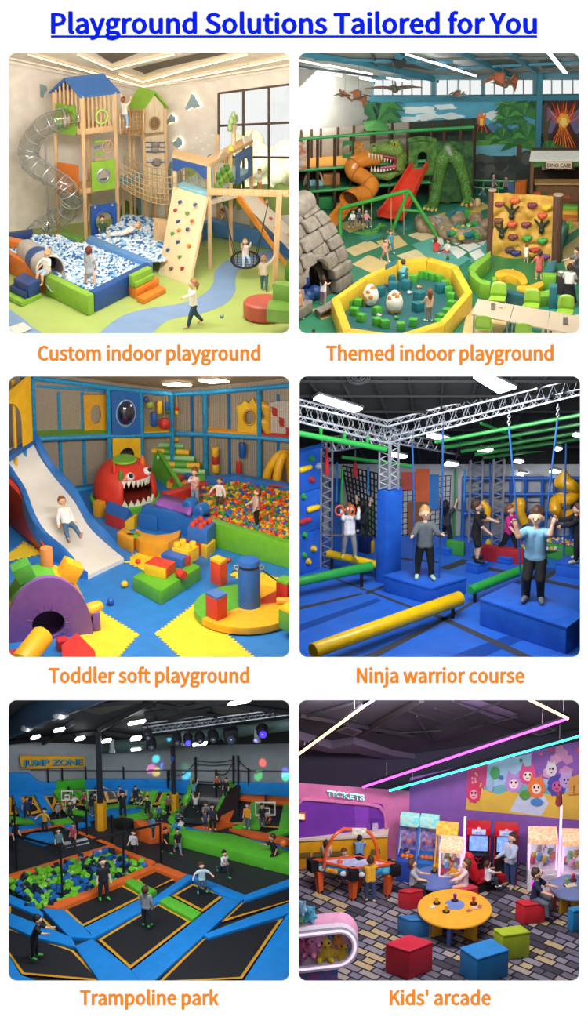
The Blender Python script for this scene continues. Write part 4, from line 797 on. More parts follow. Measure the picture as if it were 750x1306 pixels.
for k in range(17):a=.25+k*.166;L=26+10*((k*7)%3);D([(717,158),(718.5+L*.5*math.cos(a)-.8,158-L*.5*math.sin(a)),(718.5+L*.75*math.cos(a),157-L*math.sin(a)),(718.5+L*.5*math.cos(a)+.8,158-L*.5*math.sin(a)),(720,158)],('#e8561f','#f28a2a','#d8401c')[k%3],.04+.001*k)
D(blob(718.5,153,8,9,14,.2,1,6),'#f8a73a',.06);D(blob(718.5,155,4.5,6,12,.2,2,5),'#ffe27a',.065)
for k in range(9):x=698+k*5;D([(717+(k-4)*.8,160),(x-.9,196),(x+.9,196),(718+(k-4)*.8,160)],('#e8561f','#f2942a')[k%2],.045)
D([(692,200),(694,130),(698,130),(697,155),(704,146),(699,165),(700,200)],'#5d5138',.07)
for a_ in((700,192,16),(712,200,18),(694,205,14)):palm(*a_,[.3,.8,1.3,2.0,2.6,3.1],['#3f7f45','#56964a'],.08)
b.obj('wall_mural',lB='painted erupting volcano mural right of the teal column',cat='mural',smooth=0)
TL=[([(381,425),(381,392),(424,372),(424,425)],'#35845f'),([(449,337),(470,325),(500,336),(478,350)],'#dcc183'),([(480,308),(508,300),(520,312),(492,322)],'#dcc183'),([(440,318),(470,306),(486,314),(452,327)],'#e0c78d'),([(398,395),(438,380),(452,395),(410,408)],'#dcc183'),([(520,300),(545,292),(574,300),(548,312)],'#e3cfa0'),([(505,326),(530,318),(560,330),(535,340)],'#e3cfa0'),([(430,286),(455,278),(470,288),(446,297)],'#d7bb78'),([(420,262),(438,256),(452,262),(436,269)],'#d7bb78'),([(554,275),(575,268),(596,276),(574,284)],'#d7bb78'),([(585,262),(610,256),(628,264),(604,272)],'#d7bb78'),([(716,318),(739,300),(739,330),(722,345)],'#d7bb78'),([(722,275),(739,270),(739,290),(724,300)],'#d7bb78'),([(556,252),(575,248),(590,253),(572,258)],'#cdb16c'),([(700,400),(739,392),(739,425),(690,425)],'#d9bd84'),([(596,395),(640,380),(660,395),(640,425),(590,425)],'#dcc183'),([(716,290),(724,286),(724,300),(716,306)],'#7fb0a8'),([(452,300),(475,292),(490,300),(468,309)],'#3f8f86'),([(500,285),(520,280),(535,288),(512,296)],'#3f8f86'),([(465,268),(500,262),(515,272),(480,280)],'#2c7a66'),([(525,312),(552,303),(600,330),(570,350)],'#5aa79a'),([(600,305),(622,300),(622,330),(600,335)],'#5aa79a'),([(690,395),(720,385),(739,389),(739,400),(705,410)],'#2c8a78')]
b=B()
for i,(P,c)in enumerate(TL):b.poly(R.gs(P,.004+.0005*i),mat(c,.45,'mottle',scale=2,bump=.04))
struct(b,'floor_tiles')
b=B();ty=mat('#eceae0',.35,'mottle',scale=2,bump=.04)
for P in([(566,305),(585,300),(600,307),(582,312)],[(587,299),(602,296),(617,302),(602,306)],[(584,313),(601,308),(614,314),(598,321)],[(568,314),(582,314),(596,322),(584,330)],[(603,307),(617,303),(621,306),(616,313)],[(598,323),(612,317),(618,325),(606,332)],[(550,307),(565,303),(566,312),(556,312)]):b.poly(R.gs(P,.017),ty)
struct(b,'floor_sun_patch')  # sunlight falling on the floor, painted in as paler tiles
F0,F1,F2=R.g(374,275),R.g(519,263),R.g(602,258);GRN=SF('#2f9a4a');BRN=mat('#4a3426',.6,'wood',col2='#3a281c');DK=V3((.1,1.0,0))
t=tG('play_structure','long green and brown climbing frame along the left wall behind the dinosaur head','climbing frame',(F0+F1)/2)
zt,zm,zl=z(F0,178),z(F0,218),z(F0,246)
pts=[lp_(F0,F1,u)for u in(.04,.13,.21,.36,.5,.68,.84,1)]+[lp_(F1,F2,u)for u in(.35,.55,.8,1)]
for P in pts:
 b=B();b.tube([P,LV(P,zt)],.045,BRN,8);b.obj('post',t)
 b=B();b.tube([P+DK,LV(P+DK,zt)],.04,BRN,6);b.obj('rear_post',t)
for zz in(zt,zm,zl):
 b=B();b.tube([LV(F0,zz),LV(F1,zz),LV(F2,zz)],.05,GRN,8)
 b.obj('rail',t)
b=B();b.prism([LV(p,zm)for p in(F0,F1,F1+DK,F0+DK)],.07,mat('#c9882f',.5));b.obj('deck',t)
b=B();b.prism([LV(p,zl)for p in(F0,F1,F2,F2+DK,F1+DK,F0+DK)],.07,SF('#2c6b48'));b.obj('deck',t)
b=B();b.poly([F0+DK,F1+DK,LV(F1+DK,zm),LV(F0+DK,zm)],mat('#2f3330',.8,'grid',scale=9));b.poly([F1+DK,F2+DK,LV(F2+DK,zt),LV(F1+DK,zt)],mat('#39483a',.8,'grid',scale=9));b.obj('rear_net',t)
b=B();b.poly([LV(F0+DK,zm),LV(F1+DK,zm),LV(F1+DK,zt),LV(F0+DK,zt)],mat('#b9b3a6',.8,'grid',scale=9));b.obj('rear_mesh',t)
def fpanel(u0,u1,r0,r1,m,hr,A=F0,Bq=F1,name='panel',hole_dz=0,arch_=False):
 d=Bq-A;a,c=A+d*u0,A+d*u1;nn=V3((d.y,-d.x,0)).normalized()*.06;Q=[LV(a,z(a,r0)),LV(c,z(c,r0)),LV(c,z(c,r1)),LV(a,z(a,r1))];ce=(Q[0]+Q[2])/2+U*hole_dz;ax=d.normalized();b=B()
 H_=ring(ce,ax*hr,U*hr)if not arch_ else[ce+ax*-hr-U*.32]+[ce+ax*hr*math.cos(k)+U*hr*math.sin(k)for k in[math.pi*(1-i/10)for i in range(11)]]+[ce+ax*hr-U*.32]
 plate(b,[p+nn for p in Q],[[p+nn for p in H_]]if hr else[],nn,m);return b.obj(name,t)
fpanel(.42,.5,200,179,SF('#2f7a45'),.14);fpanel(.52,.6,203,180,mat('#c98a3a',.5,'mottle',scale=8,col2='#8a5a2a'),0)
fpanel(0,.1,215,180,mat('#cfc8b8',.6,'mottle',scale=6,col2='#b56a4a'),0)
LEAF=mat('#5d8a35',.6,'mottle',scale=6,col2='#2f5c28',bump=.3)
fpanel(.0,.42,222,179,LEAF,.14,F1,F2,arch_=True,hole_dz=.06);fpanel(.42,.98,256,179,mat('#3c6a35',.6,'mottle',scale=5,col2='#1f3d22',bump=.3),0,F1,F2)
b=B();f=lp_(F1,F2,.2)
for k in range(9):b.ball(R.up(lp_(F1,F2,.03+k*.045),178-2.5*math.sin(k/8*math.pi))-V3((0,.1,0)),(.1,.09,.09),LEAF,1)
b.obj('leaf_garland',t)
for k,(u,r0,c)in enumerate(((.06,262,'#2f7a45'),(.24,256,'#2c8a48'),(.3,240,'#b57a3a'),(.62,250,'#255c3c'))):b=B();P=lp_(F0,F1,u)+V3((.1,.5,0));P=LV(P,R.zf if r0>245 else zl);b.box(P+U*.2,(.5,.4,.38),SF(c),.1,.04);b.obj('foam_step',t)
cp=lp_(F0,F1,.67)+V3((.2,1.0,0));zc=z(cp,161);b=B();cs=[V3((cp.x+a,cp.y+c,zc))for a,c in((-.36,-.5),(.36,-.5),(.36,.5),(-.36,.5))]
b.hull(cs,[V3((cp.x+a*.3,cp.y+c*.3,zc+.14))for a,c in((-.36,-.5),(.36,-.5),(.36,.5),(-.36,.5))],SF('#4f9a4a'));b.obj('canopy',t)
for c in cs:b=B();b.tube([LV(c,zt),c],.025,BRN,6);b.obj('canopy_post',t)
P=R.g(400,268);t=tG('cloud_swing','pale blue fluffy hanging seat on a cane hoop at the far left','swing',P);b=B()
b.tube(sM([R.aty(389,258,P.y),R.aty(388,236,P.y),R.aty(392,222,P.y),R.aty(401,217,P.y),R.aty(409,222,P.y),R.aty(412,236,P.y)],5),.03,mat('#c9ac7d',.7),6);b.obj('hoop',t)
b=B();b.sdf([(R.aty(393+3.2*k,232+(k%2)*2.5,P.y-.05),R.aty(393+3.2*k,234,P.y+.1),.085,.08)for k in range(6)],.025,SF('#8fc3d2'),.02);b.obj('cushion',t)
yh=F1.y-.35;H=lambda x,y,d=0:R.aty(x,y,yh+d);SK=mat('#7c9a45',.5,'voronoi',scale=14,col2='#56722e')
t=tG('dinosaur_sculpture','giant green dinosaur head with open toothed mouth above the slides','dinosaur',H(492,228))
def pr(lst,px=.02):return[(H(*a),H(*c),r0*px,r1*px)for a,c,r0,r1 in lst]
b=B();b.sdf(pr([((506,192,.15),(496,188,.1),12,11),((506,192,-.2),(488,189,-.15),10,8),((496,187),(477,190),9,7),((477,191,-.08),(474,195,-.05),7,5),((476,192,.12),(474,195,.1),6,5),((511,200,.1),(510,215,.1),9,8),((511,200,-.2),(509,214,-.2),6,6),((500,181,-.25),(506,182,-.25),4,5),((500,181,.2),(506,182,.2),4,5),((475,186,-.1),(476,185,-.1),3.4,3.4),((509,217),(495,225),6.5,6),((495,225),(480,223),6,5.5),((480,222,-.05),(476,219,-.05),5,4)]),.028,SK,.05);b.obj('skull',t)
b=B();b.sdf(pr([((506,203,-.18),(505,214,-.18),5,4.5),((505,213,-.22),(482,217,-.22),3.6,3),((503,201,-.22),(490,199,-.22),3.6,3)]),.025,SF('#8e2f3a'),.06);b.obj('mouth',t)
b=B();b.sdf(pr([((504,212,-.3),(486,214,-.32),2.6,1.8)]),.02,SF('#c2566a'),.02);b.obj('tongue',t)
for i in range(9):
 x=471+i*3.9;y=197+.75*i*(.8 if i<5 else 1);p=H(x,y,-.27+.01*i);b=B();b.lathe(p,[(.034,.03),(.03,0),(.001,-.13-.03*(i%2))],mat('#f2ecd8',.35),8);b.obj('tooth',t)
for i in range(8):
 x=474+i*4;y=216.5+(.2*i if i<4 else-.9*(i-4));p=H(x,y,-.3);b=B();b.lathe(p,[(.032,-.05),(.03,0),(.001,.11+.03*(i%2))],mat('#f2ecd8',.35),8);b.obj('tooth',t)
b=B();b.ball(H(504,184,-.36),.07,mat('#d9b43c',.2));o=b.obj('eye',t);b=B();b.ball(H(503.6,184,-.42),(.025,.02,.05),BLACK);b.obj('pupil',o)
b=B();b.ball(H(477,186,-.22),(.03,.02,.025),BLACK,1);b.obj('nostril',t)
OR2=SF('#d9842c',.25);t=tG('tube_slide','orange plastic tube slide curling down beside the dinosaur head','tube slide',R.g(446,262))
sp=sM([H(480,201,.1),H(464,203,-.1),H(452,209,-.25),H(451,219,-.35),H(464,227,-.5),H(473,236,-.7),H(467,246,-.9),H(456,249,-1.1),H(448,252,-1.25)],6)
b=B();b.tube(sp,[.24]*44+[.25]*(len(sp)-44),OR2,18,caps=False);b.obj('tube',t)
for i in range(4,len(sp),8):
 t_=(sp[min(i+1,len(sp)-1)]-sp[i-1]).normalized();s_=t_.cross(U).normalized();b=B();b.tube(ring(sp[i],s_*.25,s_.cross(t_)*.25,18),.018,SF('#b86a1e'),5,cQ=True);b.obj('flange',t)
e=sp[-1];b=B();b.tube([e+V3((.05,.05,.02)),e+V3((-.06,-.14,-.05))],[.25,.31],OR2,20,caps=False);b.obj('mouth',t)
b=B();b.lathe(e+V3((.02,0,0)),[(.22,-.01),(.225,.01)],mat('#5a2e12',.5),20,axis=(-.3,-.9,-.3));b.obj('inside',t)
b=B();vs=[]
for i in range(5):
 c=e+V3((-.08-.12*i,-.1-.32*i,-.1-.05*i));w=.26
 for j in range(7):a=math.pi*(1.1+.8*j/6);vs.append(c+V3((w*math.cos(a),0,.2*math.sin(a)+.05)))
b.add(vs,[(i*7+j,i*7+j+1,(i+1)*7+j+1,(i+1)*7+j)for i in range(4)for j in range(6)],OR2);b.obj('runout',t)
RED=SF('#e2452f',.25);t=tG('open_slide','red plastic slide with raised sides in front of the jungle panel','slide',R.g(494,283));ft=lp_(F1,F2,.22);tA,tB=R.aty(526,214,F1.y-.1),R.aty(545,213,F1.y-.1);bA,bB=R.g(482,279,.12),R.g(511,284,.12)
prof=[(0,0),(.12,.02),(.5,-.03),(.8,-.03),(.92,.02),(1,.07)];L1=[lp_(tA,bA,u)+U*dz for u,dz in prof];L2=[lp_(tB,bB,u)+U*dz for u,dz in prof];b=B();b.add(L1+L2,[(i,i+1,7+i,6+i)for i in range(5)],RED);b.obj('bed',t)
for L in(L1,L2):
 b=B()
 for a,c in zip(L,L[1:]):b.beam(a+U*.08,c+U*.08,.06,.2,RED)
 b.obj('side',t)
b=B();b.box(lp_(tA,tB,.5)+V3((0,.15,-.03)),(.46,.4,.06),SF('#2f8a5a'),0,.01);b.obj('top_step',t)
yd=R.g(575,262).y;D_=lambda x,y,d=0:R.aty(x,y,yd+d);t=tG('dinosaur_arch','green scaly dinosaur body arching over the walkway beside the rock mural','dinosaur',R.g(575,264))
b=B();b.sdf([(D_(*a),D_(*c),r0*.02,r1*.02)for a,c,r0,r1 in(((552,262,-.1),(557,238,0),9,8),((557,238),(563,205),8,11),((563,205),(571,190),11,8),((571,190),(583,203),8,10),((583,203),(591,225),10,8),((591,225),(597,254),8,7.5),((566,196,.3),(574,215,.4),10,10),((552,263,-.3),(543,264,-.45),6,4),((554,264,-.4),(552,266,-.6),6,4),((597,254,-.1),(592,258,-.35),6,4),((598,255,-.1),(601,258,-.35),6,4))],.035,mat('#5f8f3c',.5,'voronoi',scale=11,col2='#3a5f2a'),.07);b.obj('hide',t)
b=B();b.sdf([(D_(571,189,-.12),D_(575,197,-.2),.1,.05)],.02,mat('#8f9a84',.6,'mottle',scale=8),.02);b.obj('snout_plate',t)
for x,y,d in((541,266,-.55),(546,267,-.6),(551,268,-.7),(556,268,-.6),(590,261,-.42),(595,262,-.45),(601,261,-.42)):b=B();b.sdf([(D_(x,y,d),D_(x-.5,y+1.5,d-.05),.055,.02)],.016,SF('#cbb55c'),.01);b.obj('claw',t)
def ptero(x,y,span,yaw,roll,col,wing,lB,flap=.12,d=0):
 c=R.aty(x,y,C0.y-1.5+d);s=span*.02/2;M=Matrix.Rotation(R_(yaw),3,'Z')@Matrix.Rotation(R_(roll),3,'Y');T=lambda a,b_,e:c+M@(V3((a,b_,e))*s)
 t=tG('pterosaur',lB,'pterosaur',c);cm=mat(col,.6,'mottle',scale=10)
 b=B();b.sdf([(T(0,.3,0),T(0,-.25,.02),.07*s,.12*s),(T(0,-.25,.02),T(0,-.5,.13),.07*s,.05*s),(T(0,-.5,.15),T(0,-.62,.14),.075*s,.05*s),(T(0,-.62,.14),T(0,-1.0,.06),.05*s,.012*s),(T(0,-.48,.18),T(0,-.18,.34),.04*s,.012*s),(T(.05,.3,0),T(.12,.62,-.06),.035*s,.012*s),(T(-.05,.3,0),T(-.12,.62,-.06),.035*s,.012*s)],.022*max(s,.5),cm,.02);b.obj('body',t)
 for k in(1,-1):
  b=B();O=[T(0,-.2,0),T(.3*k,-.32,flap),T(.62*k,-.2,flap*.9),T(1*k,.2,-flap*.4),T(.62*k,.12,flap*.5),T(.35*k,.2,flap*.3),T(.1*k,.3,-.02)];dz=M@V3((0,0,.02*s));ce=sum(O,V3())/7
  for a,q in zip(O,O[1:]+O[:1]):b.prism([ce,a,q],dz,mat(wing,.6,'mottle',scale=10))
  b.tube(O[:4],[.05*s,.045*s,.03*s,.01*s],cm,6);b.obj('wing',t)
 b=B();b.tube([T(0,0,.1),LV(T(0,0,.1),c.z+1.2)],.008,mat('#8a8f92',.5),4);b.obj('cable',t)
ptero(503,113,84,4,0,'#6f6a58','#b5623f','large pterosaur facing the front with spread rusty wings',.1)
ptero(640,108,68,35,16,'#7c6048','#c4694a','large pterosaur at the right flying towards the teal column',.55)
ptero(583,122,42,60,20,'#87857c','#9a7058','small grey pterosaur diving in front of the jungle mural',.35)
ptero(440,122,40,-70,10,'#6c5038','#b0703f','small brown pterosaur on the left near the white wall',.3)
ptero(457,126,46,120,-16,'#6c5038','#a8623a','small brown pterosaur just right of its twin near the white wall',.3,-.5)
SG=SF('#3f9a3c',.3);G1,G2,G3=R.g(558,302),R.g(499,297),R.g(432,310);ap=R.aty(521,243,(G1.y+G2.y)/2);t=tG('swing_frame','green tubular swing frame in front of the red slide','swing frame',(G1+G2)/2);en=R.aty(434,266,ap.y+.2)
for a,c in((ap,G1),(ap,G2)):b=B();b.tube([a,c],.055,SG,10);b.obj('leg',t)
b=B();b.tube([ap,en],.06,SG,10);b.obj('top_bar',t);b=B();b.tube([lp_(ap,G1,.45),lp_(ap,G2,.45)],.04,SG,8);b.obj('brace',t)
P=R.g(452,358);b=B();b.tube([en,R.g(434,322)],.055,SG,10);b.obj('leg',t)
def dino(x,y,s,face,col,lB,ropes=None,kind='ride'):
 c=R.aty(x,y,ap.y);M=Matrix.Rotation(R_(face),3,'Z');T=lambda a,b_,e:c+M@(V3((a,b_,e))*s)
 t=tG('dinosaur_ride',lB,'dinosaur',c);m=mat(col,.5,'voronoi',scale=22,col2='#3c5a2a' if 'green' in lB else '#6a5030')
 b=B();b.sdf([(T(-.2,0,0),T(.2,0,.02),.2*s,.2*s),(T(.2,0,.05),T(.48,0,.34),.13*s,.09*s),(T(.48,0,.36),T(.72,0,.3),.11*s,.06*s),(T(.5,0,.3),T(.68,0,.22),.06*s,.03*s),(T(-.3,0,0),T(-.85,0,.16),.13*s,.02*s)]+[(T(a,k*.14,-.08),T(a+.03,k*.16,-.42),.075*s,.055*s)for a in(-.2,.2)for k in(1,-1)],.03*s,m,.04*s);b.obj('body',t)
 b=B()
 for i in range(6):b.lathe(T(-.3+i*.13,0,.19),[(.04*s,0),(.001,.1*s)],m,6)
 b.obj('spines',t)
 b=B()
 for k in(1,-1):b.ball(T(.55,.09*k,.42),.03*s,BLACK,1)
 b.obj('eyes',t)
 for xx in ropes or():b=B();p0=R.aty(xx,y-3,ap.y);b.tube([p0,lp_(ap,en,(521-xx)/87)],.012,mat('#b9a05c',.7),5);b.obj('rope',t)
dino(472,298,.62,20,'#4f9a48','green dinosaur swing seat hanging under the green bar',(463,474))
dino(452,312,.6,-70,'#c29a3c','yellow brown dinosaur standing beside the stone cave')
dino(511,306,.6,150,'#b59a6c','tan horned dinosaur swing seat near the swing leg',(499,515))
pN('child in white riding the swing under the green bar',R.aty(450,283,ap.y),.6,-20,'sit','#e8e4e0','#5a5a60','brown')
pN('child in pink sitting on the green dinosaur swing',R.aty(467,283,ap.y-.05),.62,30,'sit','#d98a92','#6a5a60','brown','pony')
pN('child in dark blue on the swing beside the child in pink',R.aty(458,280,ap.y+.1),.6,10,'sit','#3c4652','#2c3038','black')
pN('girl in peach outfit walking hand in hand in front of the octagon pit',R.g(491,333),.7,30,'walk','#d9a58c','#c99a8a','brown','bob')
pN('boy in teal shirt walking beside the girl in peach',R.g(498,322),.68,20,'walk','#4a96a8','#3f7f92','brown')
pN('child in red sitting by the painted sun patch',R.g(556,322),.78,150,'sitfloor','#d8493f','#5a6a7a','brown','bob')
pN('child in red playing by the two rocks',R.g(571,322),.66,-40,'sitfloor','#e0d8d0','#c0504a','brown')
ST=mat('#8f8478',.75,'mottle',scale=5,col2='#776c60',bump=.5);t=tG('stone_cave','grey stone block cave with an arched opening at the left edge','cave',R.g(405,390))
c0,c1=R.g(376,412),R.g(450,362);dv=(c1-c0);ax=dv.normalized();nn=V3((ax.y,-ax.x,0));NZ=9
def cv(u,zz,o=0):
 k=zz/2.75;return c0+ax*(dv.length*(u*(1-.32*k*k)-.0))+U*zz+nn*(o-.9*k*k)
rows_=[0,.38,.75,1.15,1.5,1.85,2.2,2.5,2.72];rn=random.Random(5)
for r in range(8):
 us=[0];k=3+(r%2)
 while us[-1]<1:us.append(min(1,us[-1]+(1/k)*rn.uniform(.75,1.2)))
 if len(us)>2 and us[-1]-us[-2]<.12:us.pop(-2)
 for a,c in zip(us,us[1:]):
  z0,z1=rows_[r],rows_[r+1];m_=(a+c)/2;zm_=(z0+z1)/2
  if .27<m_<.62 and zm_<1.05:continue
  a2,c2=a,c
  if zm_<1.05:
   if a<.27<c:c2=.27
   if a<.62<c:a2=.62
  if c2-a2<.05:continue
  g_=.012;b=B();o1=rn.uniform(.02,.1);Q=[cv(a2+g_,z0+.02),cv(c2-g_,z0+.02),cv(c2-g_,z1-.015),cv(a2+g_,z1-.015)];jit=[ax*rn.uniform(-.03,.03)+U*rn.uniform(-.03,.03)for _ in range(4)]
  b.hull([q-nn*.2 for q in Q],[q+j+nn*o1 for q,j in zip(Q,jit)],ST,.07,3);b.obj('stone',t)
for r in range(7):
 z0,z1=rows_[r],rows_[r+1]
 for j in range(3):
  e0=cv(1,z0)-nn*(.25+.75*j);e1=cv(1,z1)-nn*(.25+.75*j);b=B();Q=[e0+ax*(-.02-.06*j),e0-nn*.7+ax*(-.1-.1*j),e1-nn*.7+ax*(-.1-.1*j),e1+ax*(-.02-.06*j)];b.hull([q-ax*.2 for q in Q],[q+ax*rn.uniform(.0,.07)for q in Q],ST,.06,3);b.obj('flank_stone',t)
b=B();tp=[cv(0,2.55),cv(.5,2.72),cv(1,2.55)];b.sdf([(cv(u_,2.45)-nn*(.2+.5*j),cv(u_+.2,2.45)-nn*(.2+.5*j),.32,.32)for u_ in(.08,.3,.55,.72)for j in range(5)],.06,ST,.1);b.obj('roof_stone',t)
b=B()
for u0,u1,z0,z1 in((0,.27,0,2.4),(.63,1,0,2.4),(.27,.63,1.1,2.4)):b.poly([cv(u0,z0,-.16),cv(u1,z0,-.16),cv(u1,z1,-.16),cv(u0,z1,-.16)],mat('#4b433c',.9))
arc=[cv(.445+.185*math.cos(k),.95+.32*math.sin(k),-.02)for k in[math.pi*i/10 for i in range(11)]];b.tube(arc,.1,ST,8);b.obj('arch',t)
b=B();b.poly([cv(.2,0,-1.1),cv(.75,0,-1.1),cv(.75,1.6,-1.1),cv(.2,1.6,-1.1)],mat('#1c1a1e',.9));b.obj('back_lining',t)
for k,(u,o,zz)in enumerate(((.34,-.35,.2),(.44,-.4,.2),(.54,-.35,.2),(.38,-.6,.52),(.5,-.6,.5),(.3,-.5,.5),(.45,-.65,.8))):b=B();b.ball(cv(u,zz,o),.21,SF('#22457f'),2);b.obj('cave_ball',lB='dark blue ball heaped inside the cave opening, '+('front left','front middle','front right','second row left','second row right','against the left side','topmost')[k],cat='ball',group='balls in the cave')
b=B();b.hull(R.gs([(400,396),(432,378),(440,388),(408,404)],0),R.gs([(402,394),(431,378),(437,386),(409,400)],.2),ST,.05,3);b.obj('stone_step',lB='low stone step before the cave opening',cat='step')
pN('girl with long brown hair looking into the cave',R.g(412,389),.84,160,'fwd','#f0e2e0','#b58a98','brown','long','none')
pN('person in orange at the left edge beside the cave, half out of view',R.g(381,408),.9,60,'stand','#d9946a','#8a6a5a','brown')
pN('dark haired child at the lower left corner, only the head in view',R.g(400,448),.62,180,'stand','#7a4a4a','#3a3a40','brown')
YL=SF('#e9bd33');o8=[(422,381),(462,353),(507,331),(548,327),(584,338),(603,372),(567,414),(505,434),(438,424)];ctr=(508,377)
pit=R.gs(o8,.5);cw_=sum(pit,V3())/len(pit);inn=[p+(cw_-p)*.12 for p in pit];dn=V3((0,0,.5))
names=('left rear','rear left','rear','rear right','right','right front','front right','front left','left')
for i in range(9):
 j=(i+1)%9;b=B();b.hull([p-dn for p in(pit[i],pit[j],inn[j],inn[i])],[pit[i],pit[j],inn[j],inn[i]],YL,.045);b.obj('pit_wall',lB='yellow padded wall segment of the octagon pit, '+names[i]+' side',cat='soft wall')
b=B();p0,p1=lp_(pit[1],pit[2],.62),lp_(pit[1],pit[2],.99);i0,i1=lp_(inn[1],inn[2],.62),lp_(inn[1],inn[2],.99);up5=U*.03;o_=V3((-.02,-.02,0))
b.hull([p0-dn-o_,p1-dn-o_,i1-dn+o_*2,i0-dn+o_*2],[p0+up5-o_,p1+up5-o_,i1+up5+o_*2,i0+up5+o_*2],SF('#2b6f78'),.03);b.obj('pit_wall_pad',lB='dark teal pad over the rear left wall of the octagon pit',cat='soft wall')
b=B();b.poly([LV(p,R.zf+.02)for p in inn],SF('#2a6062'));b.obj('pit_mat',lB='dark teal mat covering the bottom of the octagon pit',cat='mat')
def egg(x,y,s,lB):
 P=R.g(x,y+13,.02);t=tG('dinosaur_egg',lB,'egg',P);b=B();prof=[(s*.72*math.sin(math.pi*k/16)*(1-.16*math.cos(math.pi*k/16)*-1 if k>8 else 1+.04*math.sin(math.pi*k/8)),s*(1-math.cos(math.pi*k/16)))for k in range(17)]
 b.lathe(P,[(r,zz)for r,zz in prof],mat('#f0e8dc',.45),24);b.obj('shell',t);rr=random.Random(x)
 for k in range(13):
  a=-math.pi/2+(k-6)*.42;kk=rr.randint(4,12);r,zz=prof[kk];n_=V3((math.cos(a),math.sin(a),.15*(kk-8)/4)).normalized();b=B();c_=P+V3((r*math.cos(a),r*math.sin(a),zz));b.lathe(c_-n_*.012,[(.055+.03*rr.random(),0),(.05,.016),(.0005,.02)],SF('#d98838'),12,axis=n_);b.obj('spot',t)
egg(472.5,377,.3,'cream egg with orange spots at the left of the octagon pit');egg(503,386,.31,'cream egg with orange spots in the middle of the octagon pit')
LM,TC=SF('#4fa83a'),SF('#23707a');first={}
for i,(x,y,c)in enumerate([(444,387,'g'),(457,386,'g'),(452,397,'g'),(461,405,'g'),(481,396,'g'),(481,410,'g'),(491,413,'g'),(511,416,'g'),(527,411,'g'),(528,355,'g'),(537,349,'g'),(544,350,'g'),(552,352,'g'),(561,355,'g'),(568,362,'g'),(572,370,'g'),(575,378,'g'),(576,388,'g'),(570,398,'g'),(562,405,'g'),(560,412,'g'),(525,346,'g'),(498,357,'t'),(502,366,'t'),(518,364,'t'),(484,372,'t'),(535,378,'t'),(533,392,'t'),(562,368,'t'),(513,352,'t')]):
 s=.21 if c=='g' else .25;key=c;lb=('lime green' if c=='g' else 'teal')+' foam cube lying in the octagon pit'
 if key not in first:
  b=B();b.box((0,0,s/2),(s,s,s),LM if c=='g' else TC,0,.02);first[key]=o=b.obj('foam_cube',lB=lb,cat='foam cube',group='foam cubes in the octagon pit',origin=(0,0,0))
 else:o=first[key].copy();COL.objects.link(o)
 o.location=R.g(x,y+5,.02);o.rotation_euler=(0,0,(i*1.3)%1.5)
pN('child in teal shirt crouching among cubes in the octagon pit',R.g(512,358,.02),.84,150,'squat','#79c0c0','#79c0c0','brown')
pN('girl in peach shirt standing at the right of the octagon pit',R.g(547,410,.02),.92,-150,'stand','#e8b8a0','#9a8f88','ginger','long',l=(30,10,40))
for i,(x,y,c)in enumerate(((493,364,'#5a3a6a'),(484,402,'#e0d8d8'),(523,373,'#e0d8d8'),(535,366,'#c9a070'),(506,405,'#4fa83a'))):b=B();b.sdf([(R.g(x-1.5,y,.07),R.g(x+1.5,y,.06),.05,.035)],.014,SF(c),.01);b.obj('small_toy',lB=('purple toy lump beside the left egg','white toy bone before the left egg','white toy bone behind the girl in peach','tan toy bone near the rear of the pit','green toy scrap before the middle egg')[i],cat='toy')
RK=mat('#a58f70',.8,'mottle',scale=6,col2='#7d6a52',bump=.6)
def rock(x,y,w,h,lB,seed,m=RK):
 rn=random.Random(seed);c=R.g(x,y,.1);b=B();b.sdf([(c+V3((rn.uniform(-w,w)*.01,rn.uniform(-.2,.2),rn.uniform(0,h)*.02)),c+V3((rn.uniform(-w,w)*.01,rn.uniform(-.2,.2),rn.uniform(0,h)*.012)),.16,.13)for _ in range(9)],.035,m,.05);return b.obj('rock',lB=lB,cat='rock')
rock(544,291,24,14,'large tan boulder left of the block pond',1);rock(558,290,12,8,'grey boulder between the tan boulder and the block pond',2,mat('#9a968e',.8,'mottle',scale=6,col2='#7c7870',bump=.6))
for i in range(15):a=math.pi*(1.0+1.05*i/14)if i<11 else math.pi*(.05+.9*(i-11)/3.2);x,y=593+27*math.cos(a),293-10.5*math.sin(a);rock(x,y,7,6,'tan stone in the round rim of the block pond, '+('leftmost' if i==0 else '%s along the rim'%('second third fourth fifth sixth seventh eighth ninth tenth eleventh twelfth thirteenth fourteenth fifteenth'.split()[i-1])),10+i)
heap(R,[(570,287),(592,283),(616,287),(618,295),(594,301),(570,296)],.32,.075,[('#2b7a84',3),('#3f9a3c',3),('#e0b63a',2)],'pond_cube',[c+' foam cube piled in the stone pond' for c in('teal','green','yellow')],'foam cube','cubes in the stone pond','cube',seed=8,amp=1.0,gap=1.1)
for i,(x,y,c)in enumerate(((581,277,'#2b7a84'),(589,275,'#2f8a90'),(575,280,'#3a7a7a'),(598,277,'#3f9a3c'),(606,279,'#e0b63a'))):P=R.g(x,y);b=B();b.box(P+U*.12,(.24,.24,.24),SF(c),i*.5,.02);b.obj('foam_cube',lB=('teal foam cube behind the pond, second from left','teal foam cube behind the pond, topmost','grey teal foam cube behind the pond, leftmost','green foam cube behind the pond','yellow foam cube behind the pond, rightmost')[i],cat='foam cube')
A_,B_=R.g(629,326),R.g(709,333);d=B_-A_;ax=d.normalized();nn=V3((ax.y,-ax.x,0));zt0,zt1=z(A_,244),z(B_,250)
t=tG('boulder_wall','yellow rock climbing wall with dinosaur footprints between two brown logs','climbing wall',(A_+B_)/2);b=B();NX,NZ=30,30;rn=random.Random(3);cx_=[(rn.random(),rn.random())for _ in range(26)];vs=[]
